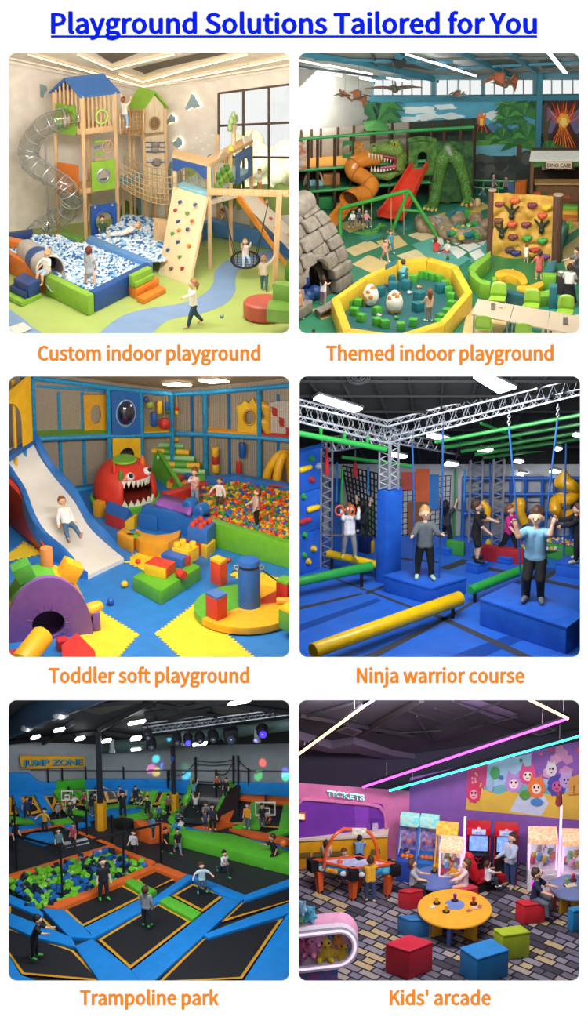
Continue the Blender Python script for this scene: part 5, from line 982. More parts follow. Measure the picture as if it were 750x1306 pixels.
for j in range(NZ+1):
 for i in range(NX+1):
  u,v=i/NX,j/NZ;ds=sorted((((u-a)**2+(v-c)**2)**.5)for a,c in cx_);e=min(1,(ds[1]-ds[0])*9);vs.append(A_+d*u+U*lp_(.02,lp_(zt0,zt1,u)-R.zf,v)+nn*(.04+.1*e))
b.add(vs,[(j*(NX+1)+i,j*(NX+1)+i+1,(j+1)*(NX+1)+i+1,(j+1)*(NX+1)+i)for j in range(NZ)for i in range(NX)],mat('#d3a545',.6,'mottle',scale=4,col2='#bd8a34',bump=.4));b.obj('rock_face',t)
LOG=mat('#6a4632',.8,'wood',col2='#4a2f22')
for P,row,r in((R.g(626,325),243,.12),(R.g(709,334),249,.14)):b=B();e=R.up(P,row);b.tube([P,lp_(P,e,.5),e],[r,r*.93,r],LOG,14);b.obj('log',t);b=B();b.lathe(e,[(r,0),(r*.96,.03),(.001,.035)],mat('#b59a86',.7),14);b.obj('log_cap',t)
BW=lambda x,y,o=.16:R.plane(*q4(x,y),A_,B_)+nn*o
for i,(x,y,c)in enumerate(((332,75,'#8a3a3a'),(407,58,'#d2622f'),(495,82,'#7a2f3f'),(568,93,'#e8b02f'),(327,160,'#7a4a2a'),(395,178,'#d2522f'),(465,180,'#7a2f3f'),(546,134,'#d2522f'),(398,242,'#7a3a3a'),(472,248,'#3f9a3c'),(547,260,'#3f9a3c'),(382,307,'#5a3a4a'),(507,308,'#c2422f'),(414,322,'#3a3a6a'),(495,326,'#e0b03a'),(563,340,'#6a3f7a'))):b=B();p=BW(x,y,.12);b.sdf([(p-ax*.07,p+ax*.07+U*.03,.085,.065),(p+nn*.04-U*.02,p+nn*.05+U*.01,.06,.05)],.018,SF(c),.02);b.obj('hold',t)
for x,y in((390,120),(340,215),(540,190)):
 b=B();p=BW(x,y,.13);K_=[(p-U*.1,p-U*.12,.085,.07)]+[(p,p+(ax*s_+U*c_)*.27,.05,.03)for s_,c_ in((-.7,.75),(0,1),(.7,.75))];b.sdf(K_,.016,mat('#23291c',.6),.015);b.obj('footprint',t)
b=B();AF=SF('#2c7a44');b.poly(R.gs([(629,326),(709,333),(712,352),(704,384),(676,385),(640,375),(612,358),(608,345)],.02),AF);b.obj('arena_mat',lB='dark green mat before the yellow climbing wall',cat='mat')
lime,dteal,mteal=SF('#7fb53a'),SF('#1f5a62'),SF('#3a7a84')
for P,h,m,lb in(([(597,341),(603,335),(622,322),(626,319),(626,327),(612,339),(606,346)],.42,lime,'lime green curved wall at the rear left of the arena'),([(597,342),(606,346),(613,355),(627,359),(626,364),(612,361),(601,352)],.42,lime,'lime green curved wall at the front left of the arena'),([(626,358),(645,367),(672,374),(673,379),(641,372),(625,364)],.5,dteal,'dark teal curved wall at the front of the arena'),([(671,375),(701,369),(701,377),(674,379)],.3,lime,'lime green low wall at the front right of the arena'),([(701,361),(711,361),(711,366),(701,366)],.62,mteal,'teal upright block at the right front of the arena'),([(691,347),(712,348),(712,353),(692,352)],.35,lime,'lime green block at the right of the arena'),([(698,333),(710,331),(706,345),(694,345)],.3,mteal,'teal block under the right log')):
 blk(R,P,0,h,m,.03).obj('arena_wall',lB=lb,cat='soft wall')
for P,h,lb in((sM([V3((631,350,0)),V3((636,344,0)),V3((652,343,0)),V3((667,348,0)),V3((673,358,0)),V3((671,362,0)),V3((664,361,0)),V3((660,355,0)),V3((648,351,0)),V3((638,353,0))],3,True),.24,'yellow curved foam hump in the arena, upper one'),(sM([V3((660,364,0)),V3((676,363,0)),V3((690,358,0)),V3((693,363,0)),V3((680,370,0)),V3((662,369,0))],3,True),.24,'yellow curved foam hump in the arena, lower one')):
 blk(R,[(p.x,p.y)for p in P],0,h,SF('#e5b02f'),.04).obj('foam_hump',lB=lb,cat='foam hump')
blk(R,[(627,353),(633,352),(634,356),(628,357)],0,.2,lime,.02).obj('foam_cube',lB='small green cube beside the upper foam hump',cat='foam cube')
b=B();P=R.g(617,347,.02);b.lathe(P,[(.1,0),(.14,.14),(.12,.14),(.09,.05),(.001,.05)],mat('#e8e4dc',.6),14);o=b.obj('toy_basket',lB='white basket with toys inside the arena',cat='basket');b=B();b.ball(P+V3((.03,0,.13)),.05,SF('#c05a4a'),1);b.ball(P+V3((-.04,0,.12)),.05,SF('#5a8a4a'),1);b.obj('toys',o)
b=B();b.ball(R.g(654,344,.05),.03,WHITE,1);b.obj('small_ball',lB='tiny white ball on the arena mat',cat='ball');b=B();P=R.g(571,332);b.sdf([(P+U*.05,P+U*.12,.05,.03)],.015,SF('#3f5a2f'),.01);b.obj('small_toy',lB='dark green toy on the tiles behind the octagon pit',cat='toy')
pN('toddler in white dress at the foot of the yellow climbing wall',R.g(671,335,.02),.58,170,'fwd','#efe6dc',None,'ginger','bun','none',shoes=None,skirt=1,l=(100,10,20),r=(60,10,20))
pN('girl in red patterned dress standing in the arena',R.g(687,357,.02),.88,190,'stand','#c2453f',None,'brown','bob','short',shoes=None,skirt=1,l=(30,30,10),print='#d8766a')
Q0,Q1=R.g(677,263),R.g(746,263);WD=mat('#8a5f3c',.6,'wood',col2='#6f4a2e');t=tG('cafe_stand','timber cafe stand with a white awning and name board','cafe stand',(Q0+Q1)/2);dk=V3((.1,1.3,0))
for P in(Q0,Q1,Q0+dk,Q1+dk):b=B();b.beam(P,R.up(P,203),.09,.09,WD);b.obj('post',t)
b=B();za=z(Q0,204);b.hull([LV(Q0,za)+V3((-.1,-.15,0)),LV(Q1,za)+V3((0,-.15,0)),LV(Q1,za)+V3((0,.25,.16)),LV(Q0,za)+V3((-.02,.25,.16))],[LV(Q0,za)+V3((-.1,-.15,.05)),LV(Q1,za)+V3((0,-.15,.05)),LV(Q1,za)+V3((0,.25,.21)),LV(Q0,za)+V3((-.02,.25,.21))],mat('#eae6dd',.6));b.obj('awning',t)
b=B();b.beam(LV(Q0,z(Q0,208)),LV(Q1,z(Q0,208)),.1,.2,LEAF);b.obj('leafy_beam',t)
s0,s1=R.aty(696,214,Q0.y-.1),R.aty(729,214.5,Q0.y-.1);s2=R.aty(696,206,Q0.y-.1);hh=s2.z-s0.z;b=B();b.hull([s0,s1,s1+U*hh,s0+U*hh],[q+V3((0,-.05,0))for q in(s0,s1,s1+U*hh,s0+U*hh)],mat('#e9d6bd',.5),.01);sg=b.obj('name_board',t)
b=B();b.hull([s0+V3((-.03,.01,-.03)),s1+V3((.03,.01,-.03)),s1+V3((.03,.01,hh+.03)),s0+V3((-.03,.01,hh+.03))],[q+V3((0,-.03,0))for q in(s0+V3((-.03,0,-.03)),s1+V3((.03,0,-.03)),s1+V3((.03,0,hh+.03)),s0+V3((-.03,0,hh+.03)))],mat('#7d3a26',.5));b.obj('frame',sg)
b=B();f_=V3((0,-.055,0));e_=(s1-s0).normalized();add_text(b,'DINO CAFE',s0+f_+e_*.035+U*hh*.2,s1+f_-e_*.035+U*hh*.2,s0+f_+e_*.035+U*hh*.8,mat('#5d2a1c',.6),.012,.004);b.obj('lettering',sg,smooth=0)
b=B();zc=z(Q0,236);b.prism([LV(p,zc)for p in(Q0+V3((.1,0,0)),Q1,Q1+V3((0,.45,0)),Q0+V3((.1,.45,0)))],.05,mat('#c99a62',.5,'wood'));b.obj('counter_top',t)
b=B();b.hull([Q0+V3((.15,.1,0)),Q1+V3((0,.1,0)),Q1+V3((0,.15,0)),Q0+V3((.15,.15,0))],[LV(p,zc)for p in(Q0+V3((.15,.1,0)),Q1+V3((0,.1,0)),Q1+V3((0,.15,0)),Q0+V3((.15,.15,0)))],WD);b.obj('counter_front',t)
b=B();b.poly([Q0+dk,Q1+dk,LV(Q1+dk,za),LV(Q0+dk,za)],mat('#4a3a2e',.8));b.obj('back_panel',t)
for k in range(3):b=B();a_=lp_(Q0,Q1,.28+k*.24)+V3((.05,1.1,0));b.box(LV(a_,zc+.33),(.3,.12,.42),mat('#22201f',.5),0,.01);o=b.obj('shelf_unit',t);b=B();rn=random.Random(k);[b.box(LV(a_,zc+.2+.14*r)+V3((-.1+.05*c_,-.07,0)),(.035,.03,.09),SF(rn.choice(['#c9a23c','#a85a3a','#7a8a4a','#d8d0c0','#5a6a7a'])))for r in range(3)for c_ in range(5)];b.obj('jars',o)
for k,(x,c)in enumerate(((684,'#d8622f'),(699,'#c9682f'),(722,'#b5583a'))):
 P=R.g(x,268+(k>0)*4);t2=tG('bar_stool','orange seated bar stool at the cafe counter, '+('leftmost','middle','rightmost')[k],'stool',P)
 b=B();b.box(P+U*.5,(.2,.2,.06),SF(c),0,.02);b.obj('seat',t2)
 for sx in(-1,1):
  for sy in(-1,1):b=B();b.beam(P+V3((.09*sx,.09*sy,0)),P+V3((.07*sx,.07*sy,.48)),.025,.025,WD);b.obj('leg',t2)
P=R.g(688,262);b=B();[b.add([P,P+V3((math.cos(a)*.2,-.1,.25+.2*abs(math.sin(a)))),P+V3((math.cos(a)*.38,-.15,.2+.3*math.sin(a)))],[(0,1,2)],LEAF)for a in[k*.5 for k in range(7)]];b.obj('fern_plant',lB='green fern beside the cafe counter',cat='plant')
blk(R,[(657,233),(672,231),(674,228),(659,229)],0,.62,SF('#d9702f'),.03).obj('bin',lB='orange bin standing left of the cafe',cat='bin')
blk(R,[(648,235),(656,234),(657,231),(649,232)],0,.5,SF('#4a6f9a'),.03).obj('bin',lB='blue bin beside the orange bin',cat='bin')
b=B();a_,c_=R.g(597,247),R.g(656,249);b.tube([a_+U*.42,c_+U*.42],.035,GRN,8);b.tube([a_+U*.2,c_+U*.2],.025,GRN,8)
for u in(0,.33,.66,1):p=lp_(a_,c_,u);b.tube([p,p+U*.42],.03,GRN,6)
b.obj('guard_rail',lB='low green guard rail before the painted rocks',cat='railing')
for i,(x,y,hgt,c,pc,fc,hr)in enumerate(((600,257,.5,'#c9506a','#3a5a5a',20,'brown'),(616,258,.5,'#2f6a7a','#2f4a5a',-30,'brown'),(629,250,.72,'#8a8f96','#4a4a52',60,'black'),(645,249,.6,'#7a7a84','#3a3f4a',-20,'black'))):pN(('small child in pink walking before the rock mural','small child in teal before the rock mural','adult in grey behind the green guard rail','adult in dark grey beside the blue bin')[i],R.g(x,y),hgt,fc,'walk' if i<2 else 'stand',c,pc,hr)
for i,(x,y,c)in enumerate(((602,265,'#d98a9a'),(609,264,'#c9b26a'),(570,260,'#7a5a4a'))):P=R.g(x,y);b=B();b.sdf([(P+U*.1,P+U*.2,.11,.08)],.03,SF(c),.01);b.obj('pouf',lB=('pink pouf on the far floor','yellow pouf on the far floor','brown pouf beside the dinosaur foot')[i],cat='pouf')
for i,(P,h,c)in enumerate((([(717,263),(737,264),(737,260),(718,259)],.3,'#6fae3a'),([(717,270),(737,271),(737,266),(718,265)],.2,'#e0b02f'),([(718,277),(737,279),(737,272),(718,271)],.12,'#c96a2f'),([(716,300),(722,285),(726,285),(720,301)],.3,'#2f7a5a'),([(713,310),(717,296),(720,297),(717,312)],.35,'#3a8a92'),([(725,283),(730,283),(730,280),(725,280)],.25,'#7fb53a'))):blk(R,P,0,h,SF(c),.03).obj('foam_block',lB=('green long foam block near the cafe','yellow long foam block near the cafe','orange long foam block near the cafe','dark green wall pad right of the brown log','teal wall pad right of the brown log','small lime cube right of the brown log')[i],cat='foam block')
TT=mat('#cdb9a2',.4,'wood',col2='#c2ac92');T4=[q4(215,556),q4(760,648),q4(760,745),q4(183,632)];th=.62
W4=[R.g(x,y,th)for x,y in T4]
for k,(u0,u1)in enumerate(((0,.335),(.34,.665),(.67,1.0))):
 Qd=[lp_(W4[0],W4[1],u0),lp_(W4[0],W4[1],u1),lp_(W4[3],W4[2],u1),lp_(W4[3],W4[2],u0)];t=tG('cafe_table','beige table top with white edge, '+('leftmost of the row','middle of the row','rightmost of the row at the corner')[k],'table',LV(sum(Qd,V3())/4,R.zf));b=B();b.prism([q-U*.04 for q in Qd],.04,TT,.008);b.obj('tabletop',t);ce=sum(Qd,V3())/4
 for q in Qd:p=q+(ce-q)*.12;b=B();b.tube([LV(p,R.zf),p-U*.04],.022,mat('#8f9296',.4),6);b.obj('leg',t)
def chair(x,y,rz,lB):
 P=R.g(x,y);M=Matrix.Rotation(R_(rz),3,'Z');T=lambda a,b_,c:P+M@V3((a,b_,c));t=tG('cafe_chair',lB,'chair',P);m=SF('#9ac23f',.35);b=B();b.hull([T(*v)for v in((-.22,-.22,.4),(.22,-.22,.4),(.2,.2,.4),(-.2,.2,.4))],[T(*v)for v in((-.22,-.22,.44),(.22,-.22,.44),(.2,.2,.44),(-.2,.2,.44))],m,.015);b.obj('seat',t)
 b=B();vs=[]
 for j in range(5):
  for i in range(7):u=i/6*2-1;v=j/4;vs.append(T(u*.22*(1-.12*v*v*abs(u)),.2+.05*v-.05*u*u*.8,.44+.36*v-.05*v*u*u))
 b.add(vs,[(j*7+i,j*7+i+1,(j+1)*7+i+1,(j+1)*7+i)for j in range(4)for i in range(6)],m);o=b.obj('backrest',t);so=o.modifiers.new('thick','SOLIDIFY');so.thickness=.03
 for sx in(-1,1):
  for sy in(-1,1):b=B();b.tube([T(.17*sx,.17*sy,.4),T(.21*sx,.21*sy,0)],.014,mat('#c9cccf',.3),6);b.obj('leg',t)
for i,(x,y,rz)in enumerate(((634,400,-12),(677,409,-12),(720,417,-12),(617,437,168),(668,447,168))):chair(x,y,rz,('lime green chair behind the left table','lime green chair behind the middle table','lime green chair behind the right table','lime green chair before the left table','lime green chair before the middle table, mostly out of frame')[i])
for i,(x,y)in enumerate(((629,396),(721,414))):P=R.g(x,y,th);b=B();b.box(P+U*.1,(.12,.05,.19),mat('#3a352f',.6,'grid',scale=10,col2='#d8cfc0'),.1,.008);b.obj('menu_holder',lB=('dark menu holder on the left table','dark menu holder on the right table')[i],cat='menu holder')
P=R.g(640,393,th);b=B();b.sdf([(P+V3((-.06,0,.02)),P+V3((.08,.03,.03)),.02,.015),(P+V3((.02,0,.03)),P+V3((.04,-.12,.02)),.018,.012)],.01,mat('#d9c4bc',.5),.01);b.obj('small_toy',lB='pale toy on the left table beside the menu holder',cat='toy')
pN('woman in white blouse and long black skirt seen from behind at the counter',R.g(725,391),1.2,170,'lean','#e4ded6','#15151a','brown','bun','short',adult=1,skirt=None,l=(30,14,40),r=(30,14,40),lean=14)
P=R.g(725,391);b=B();b.lathe(P+U*.12,[(.2,0),(.22,.02),(.16,.35),(.13,.52),(.001,.53)],mat('#141418',.8,'cloth'),16);b.obj('skirt',bpy.data.objects[[o.name for o in bpy.data.objects if o.name.startswith('person')and o.parent is None][-1]])
pN('man in grey shirt holding a small child at the right edge',R.g(734,362),1.05,-60,'fwd','#6f6a68','#4a4a50','brown','short','short',adult=1)
pN('small child held before the man in grey',R.g(726,362,.32),.5,20,'sit','#d8a8a0','#c9a090','ginger','short')
b=B();blk(R,[(709,352),(722,354),(722,349),(710,348)],0,.5,mat('#3a3430',.5),.02).obj('serving_cart',lB='dark serving cart before the woman in black skirt',cat='cart')
P=R.g(716,351,.5);b=B();b.lathe(P,[(.1,0),(.1,.1),(.08,.12),(.001,.12)],mat('#c9c4ba',.3,metal=.6),14);b.obj('steel_bowl',lB='steel bowl on the dark serving cart',cat='bowl')
# room 3: toddler soft playground
R=Room('toddler');q1,q2,q3,q4=zmap(5,475),zmap(185,475),zmap(5,655),zmap(185,655)
BLF,YEL,RED,GRN,BLU,PUR,ORG='#2b78c4','#f0bf2a','#d2382f','#7bbf35','#2a6ab8','#7a5aa8','#e8a22c'
R.shell(PB('#b9a78c'));R.floor(mat('#2f7fd0',.45,'mottle',scale=2,bump=.05,col2='#2b76c4'),590)
C0,L0,R0=R.g(221,600),R.g(4,634),R.g(378,620);WV=mat('#b3a693',.9,'grid',scale=7,col2='#7e7364')
wall_quad(R,C0,L0,497,470,WV,'wall_left');wall_quad(R,C0,R0,497,482,WV,'wall_back')
tc,tl,tr=R.up(C0,497),R.up(L0,470),R.up(R0,482);n=(tl-tc).cross(tr-tc).normalized();CE=lambda x,y,o=0:R.pl3(x,y,tc-V3((0,0,o)),n)
b=B();b.poly([tl,tc,tr,CE(384,466),CE(2,466)],PB('#b89f7e'));struct(b,'ceiling')
for i,P in enumerate(([q2(90,58),q2(150,68),q2(235,62),q2(170,52)],[q2(270,40),q2(330,52),q2(425,45),q2(370,34)])):
 b=B();b.prism([CE(*p,.06)for p in P],-.03,mat('#fff4dc',.5,emit=9));o=b.obj('ceiling_light',lB=('square lit panel in the tan ceiling, left one','square lit panel in the tan ceiling, right one')[i],cat='lamp');ce=sum([CE(*p,.05)for p in P],V3())/4;b=B();b.prism([ce+(CE(*p,.05)-ce)*1.08 for p in P],.02,mat('#d8d0c0',.5));b.obj('frame',o)
def jig(px,c,h=.012,n=12,tab=.07):
 P=R.gs(px,h);out=[]
 for a,e in zip(P,P[1:]+P[:1]):
  d=e-a;k=max(2,int(d.length/(tab*2.2)));nn=V3((d.y,-d.x,0)).normalized()*tab*.8
  out.append(a)
  for i in range(1,k-1):u=i/k;out+=[a+d*u,a+d*(u+.5/k),a+d*(u+.5/k)+nn,a+d*(u+.98/k)+nn,a+d*(u+.98/k)]
 b=B();plate(b,out,[],U*.003,mat(c,.5,'mottle',scale=2,bump=.05));return b
tb=None
for i,P in enumerate(([(183,808),(249,768),(330,842),(210,850)][:0]or[(197,808),(247,770),(330,842),(246,855)],[(93,818),(128,778),(178,809),(134,860)],[(11,706),(30,690),(60,706),(12,716),(4,715)],[(156,716),(188,696),(214,708),(184,728)],[(293,733),(310,722),(372,742),(372,780)])):
 b=jig(P,'#f2d338',.012+.001*i);b.obj('floor_mat',lB=('large yellow jigsaw mat tile before the round turntable','yellow jigsaw mat tile right of the purple arch','yellow jigsaw mat tile by the red slide flank','yellow jigsaw mat tile beside the yellow bench','yellow jigsaw mat tile behind the turntable','small yellow jigsaw corner between the two big tiles')[i],cat='floor mat',smooth=0)
FR=mat('#2f9ad0',.4,'mottle',scale=14,bump=.2,col2='#1f86bd');dkl=V3((.35,.9,0))
nl=V3((-.1,-1,0));
def wp(x,A,Bp,o=.5):P=R.plane(x,600,A,Bp);P=LV(P,R.zf);return P+V3((0,-o,0))
t=tG('tube_structure','blue padded tube frame with netting along the left wall','climbing frame',wp(130,L0,C0))
P4=[wp(x,L0,C0)for x in(48,142,183,221)];tops=(482,494,499,503);mids=(560,556,555,554)
for P,r in zip(P4,tops):rod(P,R.up(P,r),.07,FR,'post',t)
for rows in(tops,mids):
 for(a,ra),(c,rc)in zip(list(zip(P4,rows))[:-1],list(zip(P4,rows))[1:]):rod(R.up(a,ra),R.up(c,rc),.075,FR,'rail',t)
for x in(78,108):P=wp(x,L0,C0,.05);rod(P,R.up(P,500),.055,FR,'rear_post',t)
rod(R.up(wp(50,L0,C0,.05),492),R.up(wp(142,L0,C0,.05),499),.05,FR,'rear_rail',t);rod(wp(70,L0,C0)+U*.05,wp(142,L0,C0)+U*.05,.06,FR,'rail',t)
b=B();f0,f1=R.up(P4[0],560),R.up(P4[1],556);b.prism([f0,f1,f1+V3((0,.5,0)),f0+V3((0,.5,0))],.08,SF('#6fae2f'));b.obj('deck',t)
b=B();f0,f1=R.up(P4[1],556),R.up(P4[3],553);b.prism([f0,f1,f1+V3((0,.5,0)),f0+V3((0,.5,0))],.08,SF(YEL));b.obj('deck',t)
def tpanel(a,c,r0,r1,m,hw,hh,o=.0,name='panel'):
 d=c-a;ax=d.normalized();nn=V3((ax.y,-ax.x,0));nn=nn if nn.y<0 else-nn;Q=[R.up(a,r0),R.up(c,r0),R.up(c,r1),R.up(a,r1)];ce=(Q[0]+Q[2])/2+nn*o;b=B();plate(b,[p+nn*o for p in Q],[ring(ce,ax*hw,U*hh)]if hw else[],nn*.06,m);return b.obj(name,t),ce+nn*.06,ax,nn
o,ce,ax,nn=tpanel(lp_(P4[1],P4[2],.08),lp_(P4[1],P4[2],.94),554,498,SF(BLU),.27,.38,0,'bubble_panel')
b=B();vs=[ce+ax*(.27*math.cos(k*.314)*math.cos(j*.26))+U*(.38*math.sin(k*.314)*math.cos(j*.26))+nn*(.2*math.sin(j*.26))for j in range(7)for k in range(20)];b.add(vs,[(j*20+k,j*20+(k+1)%20,(j+1)*20+(k+1)%20,(j+1)*20+k)for j in range(6)for k in range(20)],mat('#c9d6ea',.08,'glass',alpha=.8));b.obj('bubble',o)
b=B();b.tube(ring(ce,ax*.29,U*.4,24),.02,mat('#9fb4cc',.3),6,cQ=True);b.obj('bubble_rim',o)
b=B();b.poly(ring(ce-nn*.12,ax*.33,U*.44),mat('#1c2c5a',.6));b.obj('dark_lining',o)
o,ce,ax,nn=tpanel(lp_(P4[1],P4[2],.08),lp_(P4[1],P4[2],.94),600,558,SF(YEL),.2,.2);b=B();b.tube(ring(ce,ax*.2,U*.2),.02,BLACK,6,cQ=True);net(b,[ce+ax*-.2-U*.2-nn*.1,ce+ax*.2-U*.2-nn*.1,ce+ax*.2+U*.2-nn*.1,ce-ax*.2+U*.2-nn*.1],7,7,.008,BLACK);b.obj('net_rim',o)
tpanel(wp(109,L0,C0,.12),wp(139,L0,C0,.12),552,503,mat('#e3a62c',.5,'mottle',scale=14,bump=.6),.16,.3)
t=tG('tube_structure','blue padded tube frame with netting along the right wall behind the ball pit','climbing frame',wp(290,C0,R0))
P5=[wp(x,C0,R0,.25)for x in(222,263,331,380)];t5=(503,501,495,491);m5=(553,554,558,562)
for P,r in zip(P5[1:],t5[1:]):rod(P,R.up(P,r),.07,FR,'post',t)
for rows in(t5,m5):
 for(a,ra),(c,rc)in zip(list(zip(P5,rows))[:-1],list(zip(P5,rows))[1:]):rod(R.up(a,ra),R.up(c,rc),.075,FR,'rail',t)
for x in(246,293,355):P=wp(x,C0,R0,.03);rod(P,R.up(P,503),.05,mat('#1f6fae',.4),'rear_post',t)
rod(P5[1]+U*.06,P5[3]+U*.06,.06,mat('#1f6fae',.4),'rail',t)
b=B();f0,f1=R.up(P5[1],552),R.up(P5[2],556);b.prism([f0,f1,f1+V3((0,.24,0)),f0+V3((0,.24,0))],.08,SF(ORG));f0,f1=R.up(P5[2],556),R.up(P5[3],560);b.prism([f0,f1,f1+V3((0,.24,0)),f0+V3((0,.24,0))],.09,SF('#c23a2f'));b.obj('deck',t)
WPn=lambda x,y,o=.12:R.plane(x,y,C0,R0)+V3((0,-o,0))
b=B();O=[WPn(x,y)for x,y in((303,553),(304,530),(302,515),(308,513),(312,508),(318,512),(323,505),(326,512),(331,510),(330,530),(331,553))];c=WPn(318.5,529);plate(b,O,[ring(c,V3((.16,0,0)),U*.22)],V3((0,-.08,0)),mat(YEL,.5,'mottle',scale=14,bump=.5));b.obj('fringed_panel',t);b=B();b.tube(ring(c+V3((0,-.08,0)),V3((.17,0,0)),U*.23),.035,SF('#c98a1c'),8,cQ=True);b.obj('panel_rim',t)
b=B();b.sdf([(WPn(336+3*(k%3),515+7*k),WPn(342,518+7*k),.12,.1)for k in range(6)],.04,SF('#e0a82c'),.05);b.obj('crumpled_sheet',t)
b=B();O=[WPn(x,y,.1)for x,y in((343,511),(372,509),(372,553),(346,553))];plate(b,O,[],V3((0,-.05,0)),mat('#d8cfc4',.7,'grid',scale=6))
for k in range(6):x,y=346+(k%3)*9,516+(k*13)%34;b.poly([WPn(x+a,y+e,.16)for a,e in((0,0),(7,2),(8,8),(2,7))],SF('#b8322f'))
b.obj('cargo_net',t)
def bag(x,r0,r1,w,c,lB,A=P4[2],Bp=P4[3],top=505,parts=None,ball=False):
 P=R.plane(x,r1,A+V3((0,-.1,0)),Bp+V3((0,-.1,0)));T_=R.up(P,r0);t=tG('hanging_ball' if ball else 'punch_bag',lB,'ball' if ball else 'punch bag',P);hh=T_.z-P.z;cs=parts or[c]
 for i,cc in enumerate(cs):
  b=B();a,e=P+U*hh*i/len(cs),P+U*hh*(i+1)/len(cs)
  if ball:b.ball(P+U*hh/2,hh/2,SF(cc),2)
  else:b.lathe(a,[(w*.85,0),(w,.03),(w,(e-a).z-.03),(w*.85,(e-a).z)],SF(cc),16)
  b.obj('band' if parts else 'body',t)
 rod(T_,R.up(P,top),.012,mat('#c9a24a',.6),'cord',t,5)
bag(196.5,526,543,.1,'#2a5aa8','blue bag hanging above the green stairs');bag(203.5,512,527,.08,YEL,'yellow bag hanging above the green stairs');bag(210,533,548,.1,'#c8322f','red ball hanging above the green stairs',ball=True);bag(213,512,522,.07,'#2a6ab0','small blue bag hanging right of the yellow bag');bag(214,522,528,.07,'#3f7a3a','small green ball hanging below the small blue bag',ball=True);bag(191,512,521,.07,'#9ab03a','small lime ball hanging at the left of the bags',ball=True);bag(187,505,513,.06,'#3a4a8a','small dark blue ball hanging highest left of the bags',ball=True);bag(225.5,519,528,.06,'#c8322f','small red and yellow bag hanging by the corner post',parts=[YEL,'#c8322f'])
bag(275,571,602,.11,'','red and yellow banded punch bag hanging over the ball pit',P5[1],P5[2],557,[YEL,'#b8322f',YEL]);bag(309,565,583,.1,'#1f5aa8','blue punch bag hanging over the ball pit',P5[1],P5[2],560);bag(304.5,589,607,.08,'#c8322f','red punch bag hanging lowest over the ball pit',P5[1],P5[2],586)
G0,G1=R.g(2,690),R.g(46,662);t=tG('slide_gate','yellow arched gate panel at the top of the white slide','gate',G0);d=G1-G0;ax=d.normalized();zb,zt=z(G1,562),z(G1,476);zs=z(G1,530);r_=d.length*.38
O=[LV(G0,zb),LV(G0,zt),LV(G1,zt),LV(G1,zb),LV(lp_(G0,G1,.76),zb)]+[LV(lp_(G0,G1,.38),zs)+ax*r_*math.cos(k)+U*r_*1.1*math.sin(k)for k in[math.pi*i/12 for i in range(13)]]+[LV(lp_(G0,G1,.0),zb)+ax*.01];b=B();plate(b,O,[],V3((-.05,-.12,0)),SF('#f0b91f'));b.obj('arch_panel',t)
b=B();b.prism([LV(G0,zb)+V3((-.3,.1,0)),LV(G1,zb)+V3((0,.05,0)),LV(G1,zb)+V3((0,.5,0)),LV(G0,zb)+V3((-.3,.6,0))],-.15,SF('#2a6ab8'));b.obj('platform',t)
for x in(15,27):P=lp_(G0,G1,x/44)+V3((.1,.5,0));rod(P,LV(P,zt),.05,FR if x>20 else SF('#e8b02a'),'post',t)
t=tG('toddler_slide','wide white slide with wavy blue padded sides','slide',R.g(120,735))
rt=[(39,558),(52,585),(72,612),(95,640),(112,670),(134,692),(158,712)];lf=[(-14,575),(12,598),(30,625),(45,662),(66,692),(92,715),(112,734)];hs=[2.25,1.85,1.35,.95,.5,.2,.12]
Rt=sM([R.g(x,y,h)for(x,y),h in zip(rt,hs)],4);Lf=sM([R.g(x,y,h)for(x,y),h in zip(lf,hs)],4);N_=len(Rt)
b=B();b.add(Lf+Rt,[(i,i+1,N_+i+1,N_+i)for i in range(N_-1)],mat('#eeeae4',.3,bump=0,scale=.7));b.add([Lf[-1],Rt[-1],LV(Rt[-1],R.zf),LV(Lf[-1],R.zf)],[(0,1,2,3)],mat('#eeeae4',.3,bump=0,scale=.7));b.obj('bed',t)
for L,sgn in((Rt,1),(Lf,-1)):
 b=B();off=V3((.17*sgn,.05,0));vs=[]
 for i,p in enumerate(L):
  e=.2+.06*math.sin(i*.8)-.12*max(0,(i-N_+5)/5);vs+=[LV(p,max(p.z-.35,R.zf)),p+U*e*.85,p+U*e+off*.5,p+U*e*.85+off,LV(p+off,max(p.z-.35,R.zf))]
 b.add(vs,[(i*5+j,i*5+(j+1)%5,(i+1)*5+(j+1)%5,(i+1)*5+j)for i in range(N_-1)for j in range(5)]+[(0,1,2,3,4),tuple((N_-1)*5+j for j in range(5))],SF('#2f76c8'));b.obj('side_pad',t)
b=B();P_=[R.g(-16,665,.0),R.g(55,706,0),R.g(57,702,.3),R.g(42,668,.8),R.g(25,632,1.3),R.g(6,610,1.7),R.g(-16,600,1.8)];b.hull(P_,[p+V3((.12,.1,0))for p in P_],SF('#c4392c'),.03);b.obj('red_flank',t)
pN('baby in white top and jeans sliding down the white slide',R.g(86,672,.86),1.5,28,'recline','#ece8e6','#4a6a92','ginger','short','long',shoes='#e2a78c',lean=-30,L=(78,8,14),R=(70,16,18),l=(20,14,30),r=(10,20,20))
c=R.g(160,643);t=tG('monster_tent','red monster tent with toothy open mouth on a round green podium','play tent',c)
b=B();b.lathe(c,[(.98,0),(1.02,.04),(1.02,.26),(.98,.3),(.001,.3)],SF('#5fb33a'),36);b.obj('podium',t)
rx,rz_=.93,1.12;base=c+U*.3;vs=[];NA,NE=40,12
def sp(a,e,k=1):return base+V3((rx*k*math.cos(e)**.8*math.cos(a),rx*k*math.cos(e)**.8*math.sin(a),rz_*k*math.sin(e)**.85 if e>0 else 0))
fs=[];md=R_(-58);mw=.62
for j in range(NE+1):
 for i in range(NA):vs.append(sp(2*math.pi*i/NA,math.pi/2*.8*j/NE))
